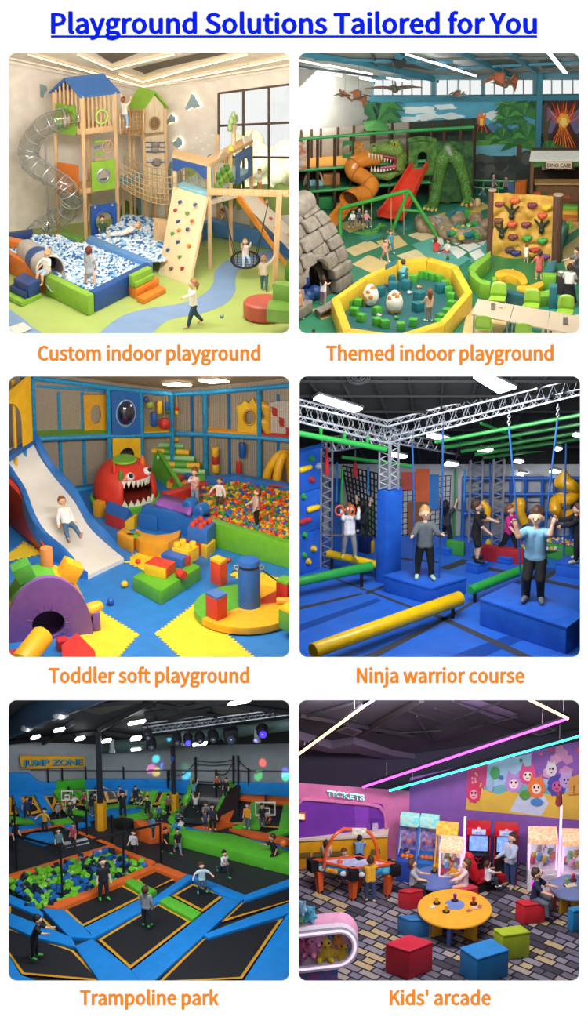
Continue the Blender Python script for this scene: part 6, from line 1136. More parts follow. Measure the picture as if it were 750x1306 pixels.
for j in range(NE):
 for i in range(NA):
  a=2*math.pi*(i+.5)/NA;da=(a-md+math.pi)%(2*math.pi)-math.pi
  if abs(da)<mw and j<6:continue
  fs.append((j*NA+i,j*NA+(i+1)%NA,(j+1)*NA+(i+1)%NA,(j+1)*NA+i))
b=B();b.add(vs,fs,SF('#df3f30'));o=b.obj('shell',t);so=o.modifiers.new('thick','SOLIDIFY');so.thickness=.1
b=B();zt=rz_*math.sin(math.pi/2*.8)**.85;rt_=rx*math.cos(math.pi/2*.8)**.8;b.lathe(base+U*(zt-.02),[(rt_*1.05,0),(rt_*.9,.07),(.001,.09)],SF('#7fc23a'),24);b.obj('top_pad',t)
b=B();b.lathe(base,[(rx*.8,.02),(.001,.025)],SF('#8a2a22'),24);b.obj('floor_pad',t)
b=B();e6=math.pi/2*.8*6/NE
for k in range(7):a=md-mw+2*mw*(k+.5)/7;w=mw/7*.95;b.hull([sp(a-w,e6,1.03),sp(a+w,e6,1.03),sp(a,e6,1.03)-U*.22],[sp(a-w,e6,.97),sp(a+w,e6,.97),sp(a,e6,.97)-U*.22],mat('#f4f0e6',.4))
for k in range(6):a=md-mw+2*mw*(k+.5)/6;w=mw/6*.95;b.hull([sp(a-w,0,1.03),sp(a+w,0,1.03),sp(a,0,1.03)+U*.2],[sp(a-w,0,.97),sp(a+w,0,.97),sp(a,0,.97)+U*.2],mat('#f4f0e6',.4))
b.obj('teeth',t)
for a,k in((md-.28,0),(md+.62,1)):b=B();p=sp(a,.78,1.0);nn=(p-base).normalized();b.ball(p,.13,WHITE,2);o=b.obj('eye',t);b=B();b.ball(p+nn*.09+V3((.02,-.03,0)),.065,BLACK,2);b.obj('pupil',o)
for a,e,c_ in((md-1.0,.95,'#df3f30'),(md+.9,1.05,'#e8742c'),(md-.65,.75,'#4f9a35')):b=B();p=sp(a,e);b.sdf([(p,p+U*.14,.085,.06),(p+U*.14,p+U*.22,.06,.035)],.02,SF(c_),.01);b.obj('horn',t)
t=tG('soft_stairs','green soft stairs with yellow and green rolls climbing to the upper deck','soft stairs',R.g(240,618))
for k in range(6):
 u=k/5;x,y=lp_(204,238,u),lp_(560,602,u);h=lp_(.95,.25,u);p=R.g(x,y+h*44 if False else y,h);w=.55
 b=B();b.box(LV(p,R.zf+h/2)+V3((.03,.15,0)),(w*2,.5,h),SF('#6fb83a'),-.12,.02);b.obj('step',t)
 b=B();cols_=(['#f0b92a','#5aa83a','#f0b92a'],['#8fc98a']*3)[k%2]
 for i in range(3):x0=-w+2*w*i/3;a=p+V3((x0,-.08-x0*.12,.05));b.tube([a,a+V3((2*w/3,-.08*w,0))],.085,SF(cols_[i]),12)
 b.obj('roll',t)
a=[R.g(186,600,0),R.g(229,632,0),R.g(229,620,.3),R.g(186,553,1.0)];b=B();b.hull(a,[p+V3((.1,.05,0))for p in a],SF('#6cb83a'));b.obj('side_panel',t)
K([(263,664),(376,696),(376,690),(268,659)],0,.74,'#6fb82f','pit_wall','long lime green wall at the front of the coloured ball pit','soft wall')
K([(205,627),(262,612),(266,616),(210,632)],0,.55,'#cf3a2f','pit_wall','red wall on the left rear of the coloured ball pit','soft wall');K([(262,612),(300,608),(376,622),(376,616),(300,603),(262,607)],0,.62,'#2a6fbf','pit_wall','blue wall along the rear of the coloured ball pit','soft wall')
K([(180,646),(262,664),(268,660),(250,652),(188,641)],0,.62,'#2b6fc0','pit_wall','blue low wall left of the coloured ball pit','soft wall')
heap(R,[(256,646),(270,660),(374,690),(374,622),(300,610),(264,618),(236,636)],.52,.062,[('#f0bf2a',3),('#e8732a',4),('#d8382f',2),('#4f9f3a',3),('#2a6ab8',3)],'coloured_ball',[c+' ball in the multicoloured ball pit' for c in('yellow','orange','red','green','blue')],'ball','balls in the multicoloured pit',seed=11,stuffname='coloured_balls',base=SF('#c98a3a'),amp=.6)
pN('girl in white floral top standing in the ball pit with hair bun',R.g(249,645,.4),1.2,-20,'fwd','#efe8e2','#8aa0b8','ginger','bun','short',print='#c9786a',skirt=None,r=(50,8,60),l=(30,8,60))
pN('toddler in cream top wading in the ball pit',R.g(280,650,.36),1.0,-15,'stand','#e9ddd6','#4a4a48','ginger','short','long',l=(10,30,20),r=(20,50,20))
pN('child in dusty pink sweater and black trousers standing in the ball pit',R.g(327,672,.42),1.2,-70,'stand','#d9b3a8','#1c1c20','ginger','bob','long',l=(10,10,25),r=(25,14,40))
t=tG('soft_rocker','purple curved ramp with blue rollers on the blue wall','soft rocker',R.g(225,662));b=B();vs=[]
for i in range(9):
 u=i/8;h=.74-.1*math.sin(u*math.pi)+.06*u;
 for(x,y)in((198+43*u,641+14*u),(207+40*u,629+12*u)):vs.append(R.g(x,y,h))
b.add(vs,[(2*i,2*i+2,2*i+3,2*i+1)for i in range(8)],SF('#9a5fc0'));o=b.obj('mat',t);so=o.modifiers.new('thick','SOLIDIFY');so.thickness=.1
for(x,y,r)in((243,642,.16),(257,650,.19)):b=B();p=R.g(x,y,.78);dv=V3((.3,.42,0));b.lathe(p-dv*.4,[(r*.85,0),(r,.03),(r,.36),(r*.85,.39)],SF('#2f76c8'),20,axis=dv);b.obj('roller',t);b=B();b.tube([p-dv*.45,p-dv*.38],r*.55,SF('#2866b0'),16);b.obj('roller_cap',t)
for i,(P,h0,h1,c,lb)in enumerate((([(118,640),(128,643),(135,639),(124,636)],0,.45,ORG,'orange block right beside the slide and the green podium'),([(176,655),(200,660),(205,654),(182,650)],0,.45,'#2a6ab8','blue block between the podium and the yellow bench'),([(212,615),(232,618),(240,612),(218,609)],0,.2,ORG,'orange wedge before the soft stairs'),([(216,610),(228,612),(236,606),(222,604)],.2,.35,'#c8322f','red wedge at the foot of the soft stairs'),([(232,606),(244,609),(250,604),(238,602)],0,.3,'#2a5aa8','blue block at the foot of the soft stairs'))):K(P,h0,h1,c,'foam_block',lb,'foam block')
t=tG('house_block','foam house of red and yellow blocks with blue gable roof','foam house',R.g(152,668));K([(134,653),(158,663),(164,657),(141,648)],0,.38,RED,'wall_block','','',.02,t);K([(158,663),(171,660),(176,655),(164,657)],0,.36,YEL,'end_block','','',.02,t)
b=B();a,c_,e,f=[R.g(x,y,.38)for x,y in((133,653),(160,664),(170,657),(143,647))];m1,m2=(a+f)/2+U*.28,(c_+e)/2+U*.28;b.add([a,c_,e,f,m1,m2],[(0,1,5,4),(3,4,5,2),(0,4,3),(1,2,5),(0,3,2,1)],SF('#2f62b0'));b.obj('roof',t)
t=tG('curved_bench','yellow curved foam bench winding past the toy house','foam bench',R.g(195,700));
for P,h in(([(149,679),(170,689),(172,681),(158,672)],.42),([(170,681),(178,689),(195,694),(214,692),(228,684),(231,675),(217,680),(200,682),(184,679),(174,674)],.42)):K(P,0,h,ORG,'segment','','',.03,t)
K([(160,680),(175,679),(182,683),(170,686)],.38,.42,'#7bbf35','seat_pad','','',.01,t)
t=tG('brick_tower','tower of red, yellow and blue bricks with red studs beside the pit wall','foam bricks',R.g(255,716));a=[(239,701),(258,709),(274,698),(256,691)]
K([(238,686),(255,694),(264,689),(248,682)],0,.36,RED,'brick','','',.015,t);K([(256,694),(264,698),(275,688),(266,685)],0,.36,YEL,'brick','','',.015,t)
K([(239,671),(264,676),(275,666),(252,661)],.36,.8,'#3a72c4','brick','','',.015,t)
for x,y in((246,671),(256,673),(250,667),(261,669),(256,664),(267,666)):b=B();b.lathe(R.g(x,y,.8),[(.085,0),(.085,.08),(.07,.11),(.001,.115)],SF('#d8433a'),14);b.obj('stud',t)
t=tG('foam_platform','green square foam platform carrying loose blocks','foam platform',R.g(210,765));K([(169,735),(205,754),(256,722),(222,705)],0,.42,'#5fae2f','base','','',.04,t)
for lb,parts in(('red and yellow brick block lying on the green platform',[([(184,718),(212,725),(224,716),(198,709)],.42,.72,'#d8432f'),([(184,720),(211,727),(213,724),(186,717)],.42,.71,YEL)]),('blue and red block lying on the green platform',[([(205,706),(232,714),(243,706),(217,699)],.42,.7,'#3a66b8'),([(230,713),(242,710),(244,705),(234,708)],.42,.69,'#c8382f')])):
 t=tG('foam_block',lb,'foam block',R.g(*parts[0][0][0],.42))
 for P,h0,h1,c in parts:K(P,h0,h1,c,'pad','','',.02,t)
b=B();p=R.g(233,738,.42);b.lathe(p+V3((-.12,.14,.12)),[(.11,0),(.12,.02),(.12,.24),(.11,.26)],SF('#d2382f'),18,axis=(.55,-.65,0));b.obj('foam_roll',lB='red foam cylinder lying at the edge of the green platform',cat='foam roll')
t=tG('stud_brick','yellow brick with round studs on the green platform','foam brick',R.g(238,715,.42));K([(219,698),(240,704),(254,696),(234,691)],.42,.8,YEL,'body','','',.02,t)
for x,y in((226,697),(239,700),(233,693),(246,696)):b=B();b.lathe(R.g(x,y,.8),[(.1,0),(.1,.09),(.08,.12),(.001,.125)],SF(YEL),14);b.obj('stud',t)
c=R.g(314,777,.14);t=tG('turntable','large round soft turntable in green, yellow and red sectors','turntable',LV(c,R.zf));rr=1.38
for a0,a1,cc in((100,214,'#5fae3a'),(214,372,'#efb22a'),(12,50,'#d8452f'),(50,100,'#efb22a')):
 b=B();b.prism([LV(c,R.zf+.05)]+ring(LV(c,R.zf+.05),V3((rr,0,0)),V3((0,rr,0)),16,a0,a1),.2,SF(cc),.02);b.obj('sector',t)
b=B();b.lathe(LV(c,R.zf),[(1.1,0),(1.1,.06)],BLACK,24);b.obj('base',t)
pc=R.g(318,772,.25);b=B();b.lathe(pc,[(.29,0),(.29,1.25),(.26,1.32),(.001,1.33)],SF('#2a62b0'),24);b.obj('post',t);b=B();b.lathe(pc,[(.295,1.12),(.298,1.13),(.298,1.18),(.295,1.19)],BLACK,24);b.obj('post_band',t)
for x,y,dx in((296,718,-1),(352,728,1)):b=B();e=R.g(x,y+12,.8);b.tube([pc+U*1.15+V3((.25*dx,-.1,0)),e],.02,mat('#3a4a42',.6),6);b.tube(ring(pc+U*1.15+V3((.33*dx,-.12,0)),V3((.06,0,0)),U*.06,12),.018,STEEL,6,cQ=True);b.obj('tether',t)
def tblock(fp,c1,c2,h,lB):
 t=tG('foam_block',lB,'foam block',R.g(*fp[0],.25));ce=(sum(x for x,y in fp)/4,sum(y for x,y in fp)/4);K(fp,.25,.25+h*.88,c1,'body','','',.02,t);P=R.gs(fp,.25+h*.88);b=B();b.prism(P,h*.12,SF(c2),.012);b.obj('top_pad',t)
def low(P,h):return[(x,y-h)for x,y in P]
tblock([(268,715),(281,721),(290,716),(277,711)],'#d8452f',YEL,.72,'red and yellow upright block at the rear of the turntable');tblock([(262,759),(277,766),(290,760),(275,753)],'#cf3a30','#4a72b8',.68,'red block with blue top at the left front of the turntable');tblock([(352,742),(366,747),(378,740),(362,736)],'#c8322f','#6fb83a',.6,'red block with green top at the right rear of the turntable');tblock([(355,777),(372,785),(384,776),(368,770)],'#5fa83a',YEL,.6,'green block with yellow top at the right edge of the turntable')
b=B();b.lathe(R.g(353,766,.36),[(.09,0),(.1,.02),(.1,.34),(.09,.36)],SF('#efa52a'),16,axis=(1,-.1,0));b.obj('foam_roll',lB='orange foam roll lying on the turntable near the right edge',cat='foam roll')
A0,A1=R.g(6,821),R.g(119,809);d=A1-A0;ax=d.normalized();nn=V3((ax.y,-ax.x,0));nn=nn if nn.y<0 else-nn;c=lp_(A0,A1,.5);rw=d.length/2;t=tG('arch_tunnel','purple foam arch tunnel with a round hole at the lower left','foam tunnel',c)
zt=z(c,737)-R.zf;arc=lambda k,q:c+ax*rw*q*math.cos(k)+U*zt*q*math.sin(k);b=B();plate(b,[A0,A1]+[arc(math.pi*i/20,1)for i in range(1,20)],[ring(c+U*.42,ax*.43,U*.38)],nn*-.18,SF('#7d58a8'));o=b.obj('face',t)
b=B()
for k in range(18):a=2*math.pi*k/18;b.tube([c+U*.42+nn*.004+(ax*math.cos(a)*.45+U*.4*math.sin(a)),c+U*.42+nn*.001+(ax*math.cos(a)*.62+U*.56*math.sin(a))],[.012,.003],SF('#6a4894'),4)
b.obj('pleats',o)
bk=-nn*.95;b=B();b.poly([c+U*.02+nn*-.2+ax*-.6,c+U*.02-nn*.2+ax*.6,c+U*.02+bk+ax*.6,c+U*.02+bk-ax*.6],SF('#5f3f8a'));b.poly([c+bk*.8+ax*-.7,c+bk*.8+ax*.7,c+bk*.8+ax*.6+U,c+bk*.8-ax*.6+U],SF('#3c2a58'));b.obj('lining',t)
for k0,k1,cc in((.0,.32,YEL),(.32,1.35,'#efb52a'),(1.35,2.5,'#58a83a'),(2.5,3.14,'#efb52a')):
 b=B();lo=[arc(k0+(k1-k0)*i/8,1)for i in range(9)];b.add([p-nn*.18 for p in lo]+[p+bk for p in lo]+[c+(p-c)*.72-nn*.18 for p in lo]+[c+(p-c)*.72+bk for p in lo],[(i,i+1,10+i,9+i)for i in range(8)]+[(18+i,19+i,28+i,27+i)for i in range(8)]+[(9+i,10+i,28+i,27+i)for i in range(8)],SF(cc));b.obj('roof_pad',t)
b=B();p=A1+ax*.02+U*.55-nn*.3;b.sdf([(p,p+ax*.22+U*.1,.17,.11),(p-nn*.1,p-nn*.1+ax*.2+U*.1,.17,.11)],.03,SF('#efb52a'),.03);b.obj('side_ear',t);b=B();b.box(A1+ax*.12+U*.3-nn*.3,(.2,.4,.5),SF('#7d58a8'),math.atan2(ax.y,ax.x),.03);b.obj('side_pad',t)
def oblock(k,w,c_,lB,back=.45):
 p=arc(k,1)-nn*back;nr=(ax*math.cos(k)+U*math.sin(k));tg=U.cross(nr)if False else(ax*-math.sin(k)+U*math.cos(k));M=Matrix((tg,-nn,nr)).transposed();b=B();b.box(p+nr*w*.42,(w,w*1.0,w*.95),SF(c_),0,.05,M);b.obj('foam_block',lB=lB,cat='foam block')
oblock(1.98,.5,'#4a9f3a','green block resting on the purple arch');oblock(1.05,.5,'#efaf24','yellow block resting on the purple arch');oblock(2.8,.42,'#efb52a','yellow block at the left flank of the purple arch')
p=R.g(66,745,.9);b=B();pp=arc(1.45,1)-nn*.85;b.lathe(pp-U*.1,[(.17,0),(.17,.55),(.15,.58),(.001,.58)],SF('#c77f4a'),20);b.obj('foam_post',lB='orange brown cylinder standing on top of the purple arch',cat='foam cylinder')
b=B();p=R.g(26,846,.3);b.lathe(p,[(.26,0),(.29,.03),(.29,1.1),(.26,1.14)],SF('#f0b81f'),28,axis=(.33,.62,.22));b.obj('foam_roll',lB='thick yellow cylinder lying in front of the purple arch',cat='foam roll')
K([(78,822),(98,806),(121,829),(124,850),(80,850)],0,.34,'#d2382f','foam_block','red block at the bottom edge beside the yellow cylinder','foam block');K([(5,830),(24,826),(20,850),(5,850)],0,.25,'#d2382f','foam_block','red block in the lower left corner','foam block');K([(70,812),(84,810),(90,816),(74,819)],0,.3,'#c02f3a','foam_block','crimson block just before the hole of the purple arch','foam block')
for x,y,r,c,lb in((176,716,.075,'#e2462c','red ball on the yellow mat beside the bench'),(159,745,.095,'#f2c82a','yellow ball alone on the blue mat'),(141,767,.1,'#2a5ab8','blue ball on the blue mat near the purple arch'),(292,714,.07,'#d8382f','red ball on the floor behind the turntable')):b=B();b.ball(R.g(x,y,r+.015),r,SF(c,.3),3);b.obj('play_ball',lB=lb,cat='ball')
t=tG('toy_arch','yellow crossed arches at the right rear of the ball pit','climbing arch',R.g(358,620))
for a,e,dd in((338,386,0),(352,372,.3)):b=B();A_,B_=R.g(a,624),R.g(e,622);b.tube(sM([A_+V3((0,-dd,0)),lp_(A_,B_,.12)+U*.65+V3((0,-dd,0)),lp_(A_,B_,.5)+U*1.1+V3((0,-dd*.5,0)),lp_(A_,B_,.88)+U*.65,B_],6),.13,SF('#efb51f'),10);b.obj('arch',t)
b=B();b.hull(R.gs([(340,622),(372,626),(376,620),(346,616)],0),R.gs([(342,620),(372,622),(374,618),(346,616)],.6),SF('#c9432f'),.03);b.obj('red_pad',t)
# room 4: ninja warrior course
R=Room('ninja');q1,q2,q3,q4=zmap(375,475),zmap(555,475),zmap(375,655),zmap(555,655)
VB=mat('#2b66cf',.35,'mottle',scale=2.5,bump=.12,col2='#235abf');ALU=mat('#c3c6cc',.35,metal=.6);GRNP=SF('#2fa044',.3);YLW=SF('#f2c40f',.3);ROPE=mat('#2a5a9f',.6);CHN=mat('#aeb2b8',.35,metal=.8)
R.shell(PB('#232326'));R.floor(mat('#2f6bd4',.3,'mottle',scale=1.5,bump=.04,col2='#2a62c6'),672)
C0,R0=R.g(376,683),R.g(745,683);wall_quad(R,C0,R0,592,592,PB('#b4b6b8'),'wall_back')
tc,tr=R.up(C0,592),R.up(R0,592);BLKC=mat('#070708',.95,'mottle',scale=1,bump=0,col2='#050506')
WP=lambda x,y,o=.05:R.aty(x,y,C0.y-o)
n=(tr-tc).cross(R.aty(560,470,C0.y-5)-tc).normalized();CE=lambda x,y,o=0:R.pl3(x,y,tc-V3((0,0,o)),n)
b=B();b.poly([tc,tr,CE(746,466),CE(376,466)],BLKC);struct(b,'ceiling')
b=B()
for k in range(9):b.beam(CE(382+k*46,470,.08),CE(470+k*22,590,.08),.05,.05,mat('#0f1012',.8))
for yy in(486,505,525,548,570):b.beam(CE(378,yy,.12),CE(744,yy,.12),.05,.06,mat('#0f1012',.8))
struct(b,'ceiling_grid')
b=B();[b.tube(ring(CE(457,481,.1),V3((r,0,0)),V3((0,.5*r,.45*r))),.02,mat('#2a2b2e',.5),5,cQ=True)for r in(.08,.16,.24,.3)];b.obj('ceiling_vent',lB='round dark vent in the black ceiling',cat='vent')
LP=mat('#f3f8ff',.5,emit=5)
for i,P in enumerate(([q1(97,130),q1(130,110),q1(345,178),q1(302,195)],[q2(192,20),q2(285,14),q2(410,72),q2(320,98)],[q1(480,414),q1(497,402),q1(572,418),q1(550,426)],[q1(668,315),q1(700,305),q1(748,322),q1(735,336)],[q2(-5,318),q2(0,308),q2(72,326),q2(40,336)],[q2(215,388),q2(232,376),q2(292,384),q2(268,394)],[q2(45,460),q2(60,448),q2(120,458),q2(95,466)],[q2(412,512),q2(425,502),q2(470,508),q2(450,516)],[q2(595,383),q2(612,374),q2(640,380),q2(618,388)],[q2(692,312),q2(705,302),q2(735,310),q2(730,322)],[q2(575,496),q2(590,486),q2(635,494),q2(612,500)],[q2(395,446),q2(405,438),q2(448,444),q2(432,451)])):
 b=B();b.prism([CE(*p,.3)for p in P],-.05,LP);o=b.obj('ceiling_light',lB='long bright lamp box under the black ceiling, '+('upper left, above the left truss','largest, at the top edge','small, behind the truss corner','small, below the right truss','small, at the left under the green bars','small, between the green bars','small, far left below the bars','small, lowest in the middle','small, far right among the bars','small, at the right edge','small, lowest at the right','small, just right of the back truss')[i],cat='lamp');ce=sum([CE(*p,.27)for p in P],V3())/4;bb=B();bb.prism([ce+(CE(*p,.27)-ce)*1.06 for p in P],.06,mat('#3a3c40',.5));bb.obj('housing',o)
def truss(a,c,w,h,lB,side=V3((0,1,0)),up=U,n=10,r=.032,name='truss'):
 t=tG(name,lB,'truss',(a+c)/2);cs=[(0,0),(0,1),(1,1),(1,0)];L=[(a+side*w*i+up*h*j,c+side*w*i+up*h*j)for i,j in cs]
 for p,q in L:rod(p,q,r,ALU,'chord',t)
 b=B()
 for k in range(4):
  (p,q),(p2,q2_)=L[k],L[(k+1)%4]
  for i in range(n):e=lp_(p,q,i/n),lp_(p2,q2_,(i+.5)/n),lp_(p,q,(i+1)/n);b.tube(e,r*.5,ALU,5)
 b.obj('lattice',t);return t
PN=R.g(489,746);yN=PN.y+.15
nb,nt=R.aty(494,565,yN),R.aty(494,545,yN);hN=(nt-nb).z
lb_,rb_=R.aty(374,537,yN-1.2),R.aty(745,502,yN-1.2)
sk=V3((0,.4,0))
truss(lb_,nb,.4,hN*1.05,'silver truss from the upper left edge to the truss corner',n=9);truss(nb,rb_,.4,hN*1.05,'silver truss from the corner to the upper right edge',n=16)
b_l,b_n,b_r=R.aty(410,578,yN+1.6),R.aty(500,556,yN+1.2),R.aty(632,588,yN+4)
truss(b_l,nb,.3,.3,'thin silver truss joining the left leg to the truss corner',n=9,r=.024);truss(nb+V3((.05,.3,-.1)),b_r,.3,.3,'silver truss running back from the corner to the rear legs',n=12,r=.024);truss(b_r,R.aty(746,573,yN+4),.3,.32,'silver truss along the back behind the green bars',n=10,r=.024);truss(R.aty(520,592,yN+5),R.aty(600,583,yN+5),.25,.25,'far silver truss above the cargo nets',n=7,r=.02)
def leg(x0,x1,row,top,lB,n=12):
 P=R.g(x0,row);T_=R.up(P,top);w=R.m(x1-x0,P);return truss(P,T_,1,1,lB,side=V3((w,0,0)),up=V3((0,w,0)),n=n,r=.03)
leg(409,423,725,573,'silver truss leg standing beside the blue climbing wall');leg(598,613,692,588,'silver rear truss leg, left of the pair');leg(627,640,696,586,'silver rear truss leg, right of the pair')
t=tG('truss','silver truss leg rising above the tall blue pillar','truss',R.up(PN,630));
for dx,w in((482,12),(496,10)):
 P=R.up(PN,626)+V3((R.m(dx-489,PN),.1,0));w_=R.m(w,PN)
 for ex in(0,w_):rod(P+V3((ex,0,0)),V3((P.x+ex,P.y,nb.z)),.03,ALU,'chord',t)
 b=B();[b.tube([lp_(P,LV(P,nb.z),i/6),lp_(P,LV(P,nb.z),(i+.5)/6)+V3((w_,0,0)),lp_(P,LV(P,nb.z),(i+1)/6)],.016,ALU,5)for i in range(6)];b.obj('lattice',t)
def gp(a,c,ya,yc,r,lB,hang=()):
 A,C_=R.aty(*a,ya),R.aty(*c,yc);o=rod(A,C_,r,GRNP,'green_pipe',None,10,lB,'pipe')
 for u in hang:p=lp_(A,C_,u);rod(p,p+U*.25,r*.6,GRNP,'hanger',o)
gp((378,552),(492,573),yN-1.3,yN-.1,.075,'thick green pipe hung under the left truss',(.27,.53,.79));gp((436,583),(527,595),yN+1,yN+1.6,.05,'thinner green pipe behind the blue pillar')
t=tG('monkey_bars','green monkey bars hung high at the right','monkey bars',R.aty(650,560,yN+1))
for i,(a,c)in enumerate((((0,350),(740,212)),((45,377),(740,258)),((130,397),(740,300)),((200,413),(740,333)),((240,430),(740,362)),((290,442),(740,385)))):rod(R.aty(*q2(*a),yN+.3+.55*i),R.aty(*q2(*c),yN-.5+.75*i),.055,GRNP,'bar',t)
rod(R.aty(*q2(230,255),yN),R.aty(*q2(630,408),yN+3.6),.04,GRNP,'cross_bar',t)
for x in(436,438):pass
rod(R.aty(437,596,yN+.9),R.aty(435,645,yN+.9),.03,GRNP,'green_rod',None,6,'green rod hanging from the rear pipe beside the cargo net','rod');rod(R.aty(581,598,yN+3),R.aty(579,690,yN+3),.03,GRNP,'green_rod',None,6,'bright green upright rod by the second cargo net','rod')
for x0,x1,y0,y1,dy,lb in((416.5,418,570,605,.2,'red hanging grip under the left green pipe'),(453,454,585,607,1.3,'red hanging grip under the rear green pipe')):
 P=R.aty(x0,y1,yN+dy);T_=R.aty(x0,y0,yN+dy);t=tG('hanging_grip',lb,'grip',P);b=B();b.tube([P,lp_(P,T_,.5),T_],[.07,.06,.02],SF('#b8262f'),10);b.obj('grip',t);rod(T_,T_+U*.25,.02,CHN,'chain',t)
b=B();DKS=mat('#3d3e42',.6)
for P in([(381,774),(461,756),(463,758),(381,778)],[(425,738),(428,737),(531,775),(527,777)],[(455,841),(549,797),(600,768),(605,769),(556,798),(468,845)],[(549,784),(556,782),(690,842),(672,842)],[(465,756),(490,746),(493,748),(469,758)],[(560,724),(590,713),(600,716),(572,727)],[(618,722),(740,748),(740,752),(622,727)],[(690,737),(715,722),(720,724),(696,740)],[(480,708),(560,716),(560,718),(480,711)]):b.poly(R.gs(P,.006),DKS)
struct(b,'floor_strips')
b=B();DB=mat('#1c47a0',.35,'mottle',scale=2,bump=.04)
for P in([(381,797),(480,763),(487,766),(381,806)],[(560,842),(690,795),(705,800),(600,845)]):b.poly(R.gs(P,.004),DB)
struct(b,'floor_pads')
A_,B_=R.g(372,736),R.g(408,725);t=tG('climbing_wall','blue padded climbing wall with bright holds at the left edge','climbing wall',(A_+B_)/2);d=B_-A_;bk=V3((.1,.4,0))
for k in range(3):
 z0,z1=[lp_(R.zf,z(B_,570),q)for q in(k/3+.003,(k+1)/3-.003)];b=B();b.hull([LV(A_,z0),LV(B_,z0),LV(B_+bk,z0),LV(A_+bk,z0)],[LV(A_,z1),LV(B_,z1),LV(B_+bk,z1),LV(A_+bk,z1)],VB,.03);b.obj('pad',t)
nn=V3((d.y,-d.x,0)).normalized();CW=lambda x,y,o=.04:R.plane(x,y,A_,B_)+nn*o;ax=d.normalized()
for(x,y),c,L in((q1(85,432),'#2f9a55',0),(q1(52,482),'#f0c41a',1),(q1(85,538),'#b8303a',0),(q1(42,622),'#2f9a55',0),(q1(92,682),'#f0c41a',1),(q1(50,745),'#b8303a',1),(q3(48,106),'#2f9a45',0),(q3(95,175),'#e8b82a',0),(q3(46,208),'#2f9a45',0),(q3(68,240),'#e8b82a',0),(q1(120,470),'#c8d2dc',0)):
 b=B();p=CW(x,y);b.sdf([(p-ax*.14,p+ax*.16,.09,.07)]if L else[(p,p+nn*.06,.1,.06)],.025,SF(c),.01);b.obj('hold',t)
PV=[(479,742),(491,745),(512,740),(500,737)];zt=z(R.g(491,745),627);b=B();P=R.gs(PV);b.prism(P,zt-R.zf,VB,.03);b.obj('tall_pillar',lB='tall blue padded pillar in the middle left',cat='pillar')
def vbox(top,h,lB,name='landing_box',lid=.09):
 P=R.gs(top,h);t=tG(name,lB,'padded box',LV(sum(P,V3())/4,R.zf));b=B();ce=sum(P,V3())/4;b.prism([LV(ce+(p-ce)*.985,R.zf)for p in P],h-lid,VB,.03);b.obj('base',t);b=B();b.prism([LV(p,R.zf+h-lid)for p in P],lid,VB,.03);b.obj('lid',t);return t
vbox([(488,733),(549,750),(596,736),(530,722)],.5,'blue padded box under the boy in the grey shirt');vbox([(611,763),(723,800),(775,784),(655,742)],.78,'large blue padded box under the child in the light blue shirt')
vbox([(594,716),(609,720),(624,716),(610,712)],.3,'small blue box under the boy stepping in black');vbox([(621,706),(650,712),(672,708),(640,701)],.2,'low blue bench under the girl in pink');vbox([(554,696),(572,700),(590,695),(570,691)],.22,'low blue table far behind the second net');vbox([(708,716),(745,722),(745,710),(722,708)],.42,'blue padded box at the right edge under the child in black')
t=tG('balance_blocks','small blue bench legs','x',(0,0,0))if False else None
def beam_(a,c,h,r,m,posts,lB):
 A,C_=R.g(*a,h),R.g(*c,h);t=tG('balance_beam',lB,'balance beam',LV((A+C_)/2,R.zf));b=B();d=(C_-A).normalized();b.tube([A,A+d*.02,C_-d*.02,C_],[r*.93,r,r,r*.93],m,20);b.obj('roll',t)
 for u in posts:p=lp_(A,C_,u);b=B();b.beam(LV(p,R.zf),p,.09,.09,BLACK,.01);b.obj('post',t)
beam_((399,830),(587,763),.5,.2,YLW,(.05,.95),'long yellow balance beam across the lower left');beam_((368,743),(474,722),.55,.135,GRNP,(.1,.88),'green balance beam at the left edge');beam_((418,706),(484,721),.45,.11,YLW,(.08,.95),'yellow balance beam under the girl holding rings');beam_((600,753),(695,715),.4,.13,GRNP,(.06,.9),'green balance beam behind the large blue box')
def cargo(q,nu,nv,r,lB,sag=.0):b=B();net(b,q,nu,nv,r,mat('#15161a',.8),sag);return b.obj('cargo_net',lB=lB,cat='net')
yc=yN+2.2;cargo([R.aty(447,656,yc),R.aty(482,688,yc),R.aty(482,604,yc),R.aty(437,594,yc)],9,10,.022,'black cargo net left of the tall blue pillar');cargo([R.aty(508,690,yc+1),R.aty(572,680,yc+1),R.aty(575,606,yc+1),R.aty(508,612,yc+1)],11,11,.02,'black cargo net right of the tall blue pillar');cargo([R.aty(572,688,yc+1.5),R.aty(583,688,yc+1.5),R.aty(583,602,yc+1.5),R.aty(574,602,yc+1.5)],3,11,.018,'narrow black cargo net by the green rod')
def rope(pts,y0,y1,lB,chain=0):
 P=[R.aty(x,y,lp_(y0,y1,i/(len(pts)-1)))for i,(x,y)in enumerate(pts)];t=tG('hanging_rope',lB,'rope',P[-1]);b=B();b.tube(P,.026,ROPE,8);b.obj('rope',t)
 if chain:b=B();[b.tube(ring(P[0]+U*(.05+.08*k),V3((.035 if k%2 else .006,.006 if k%2 else .035,0)),U*.05,10),.014,CHN,5,cQ=True)for k in range(5)];b.obj('chain',t)
 return P
K2,K5=R.g(541,737,.5),R.g(681,764,.78)
rope([(649,545),(658,640),(666,761)],K5.y+.1,K5.y-.05,'blue rope held in the right hand of the child in light blue',1);rope([(711,535),(698,650),(692,768)],K5.y-.1,K5.y-.1,'blue rope held in the left hand of the child in light blue',1)
rope([(565,549),(564,640),(560,737)],K2.y,K2.y-.05,'blue rope right of the boy in the grey shirt',1);rope([(526,566),(528,640),(528,731)],K2.y,K2.y,'blue rope left of the boy in the grey shirt',1)
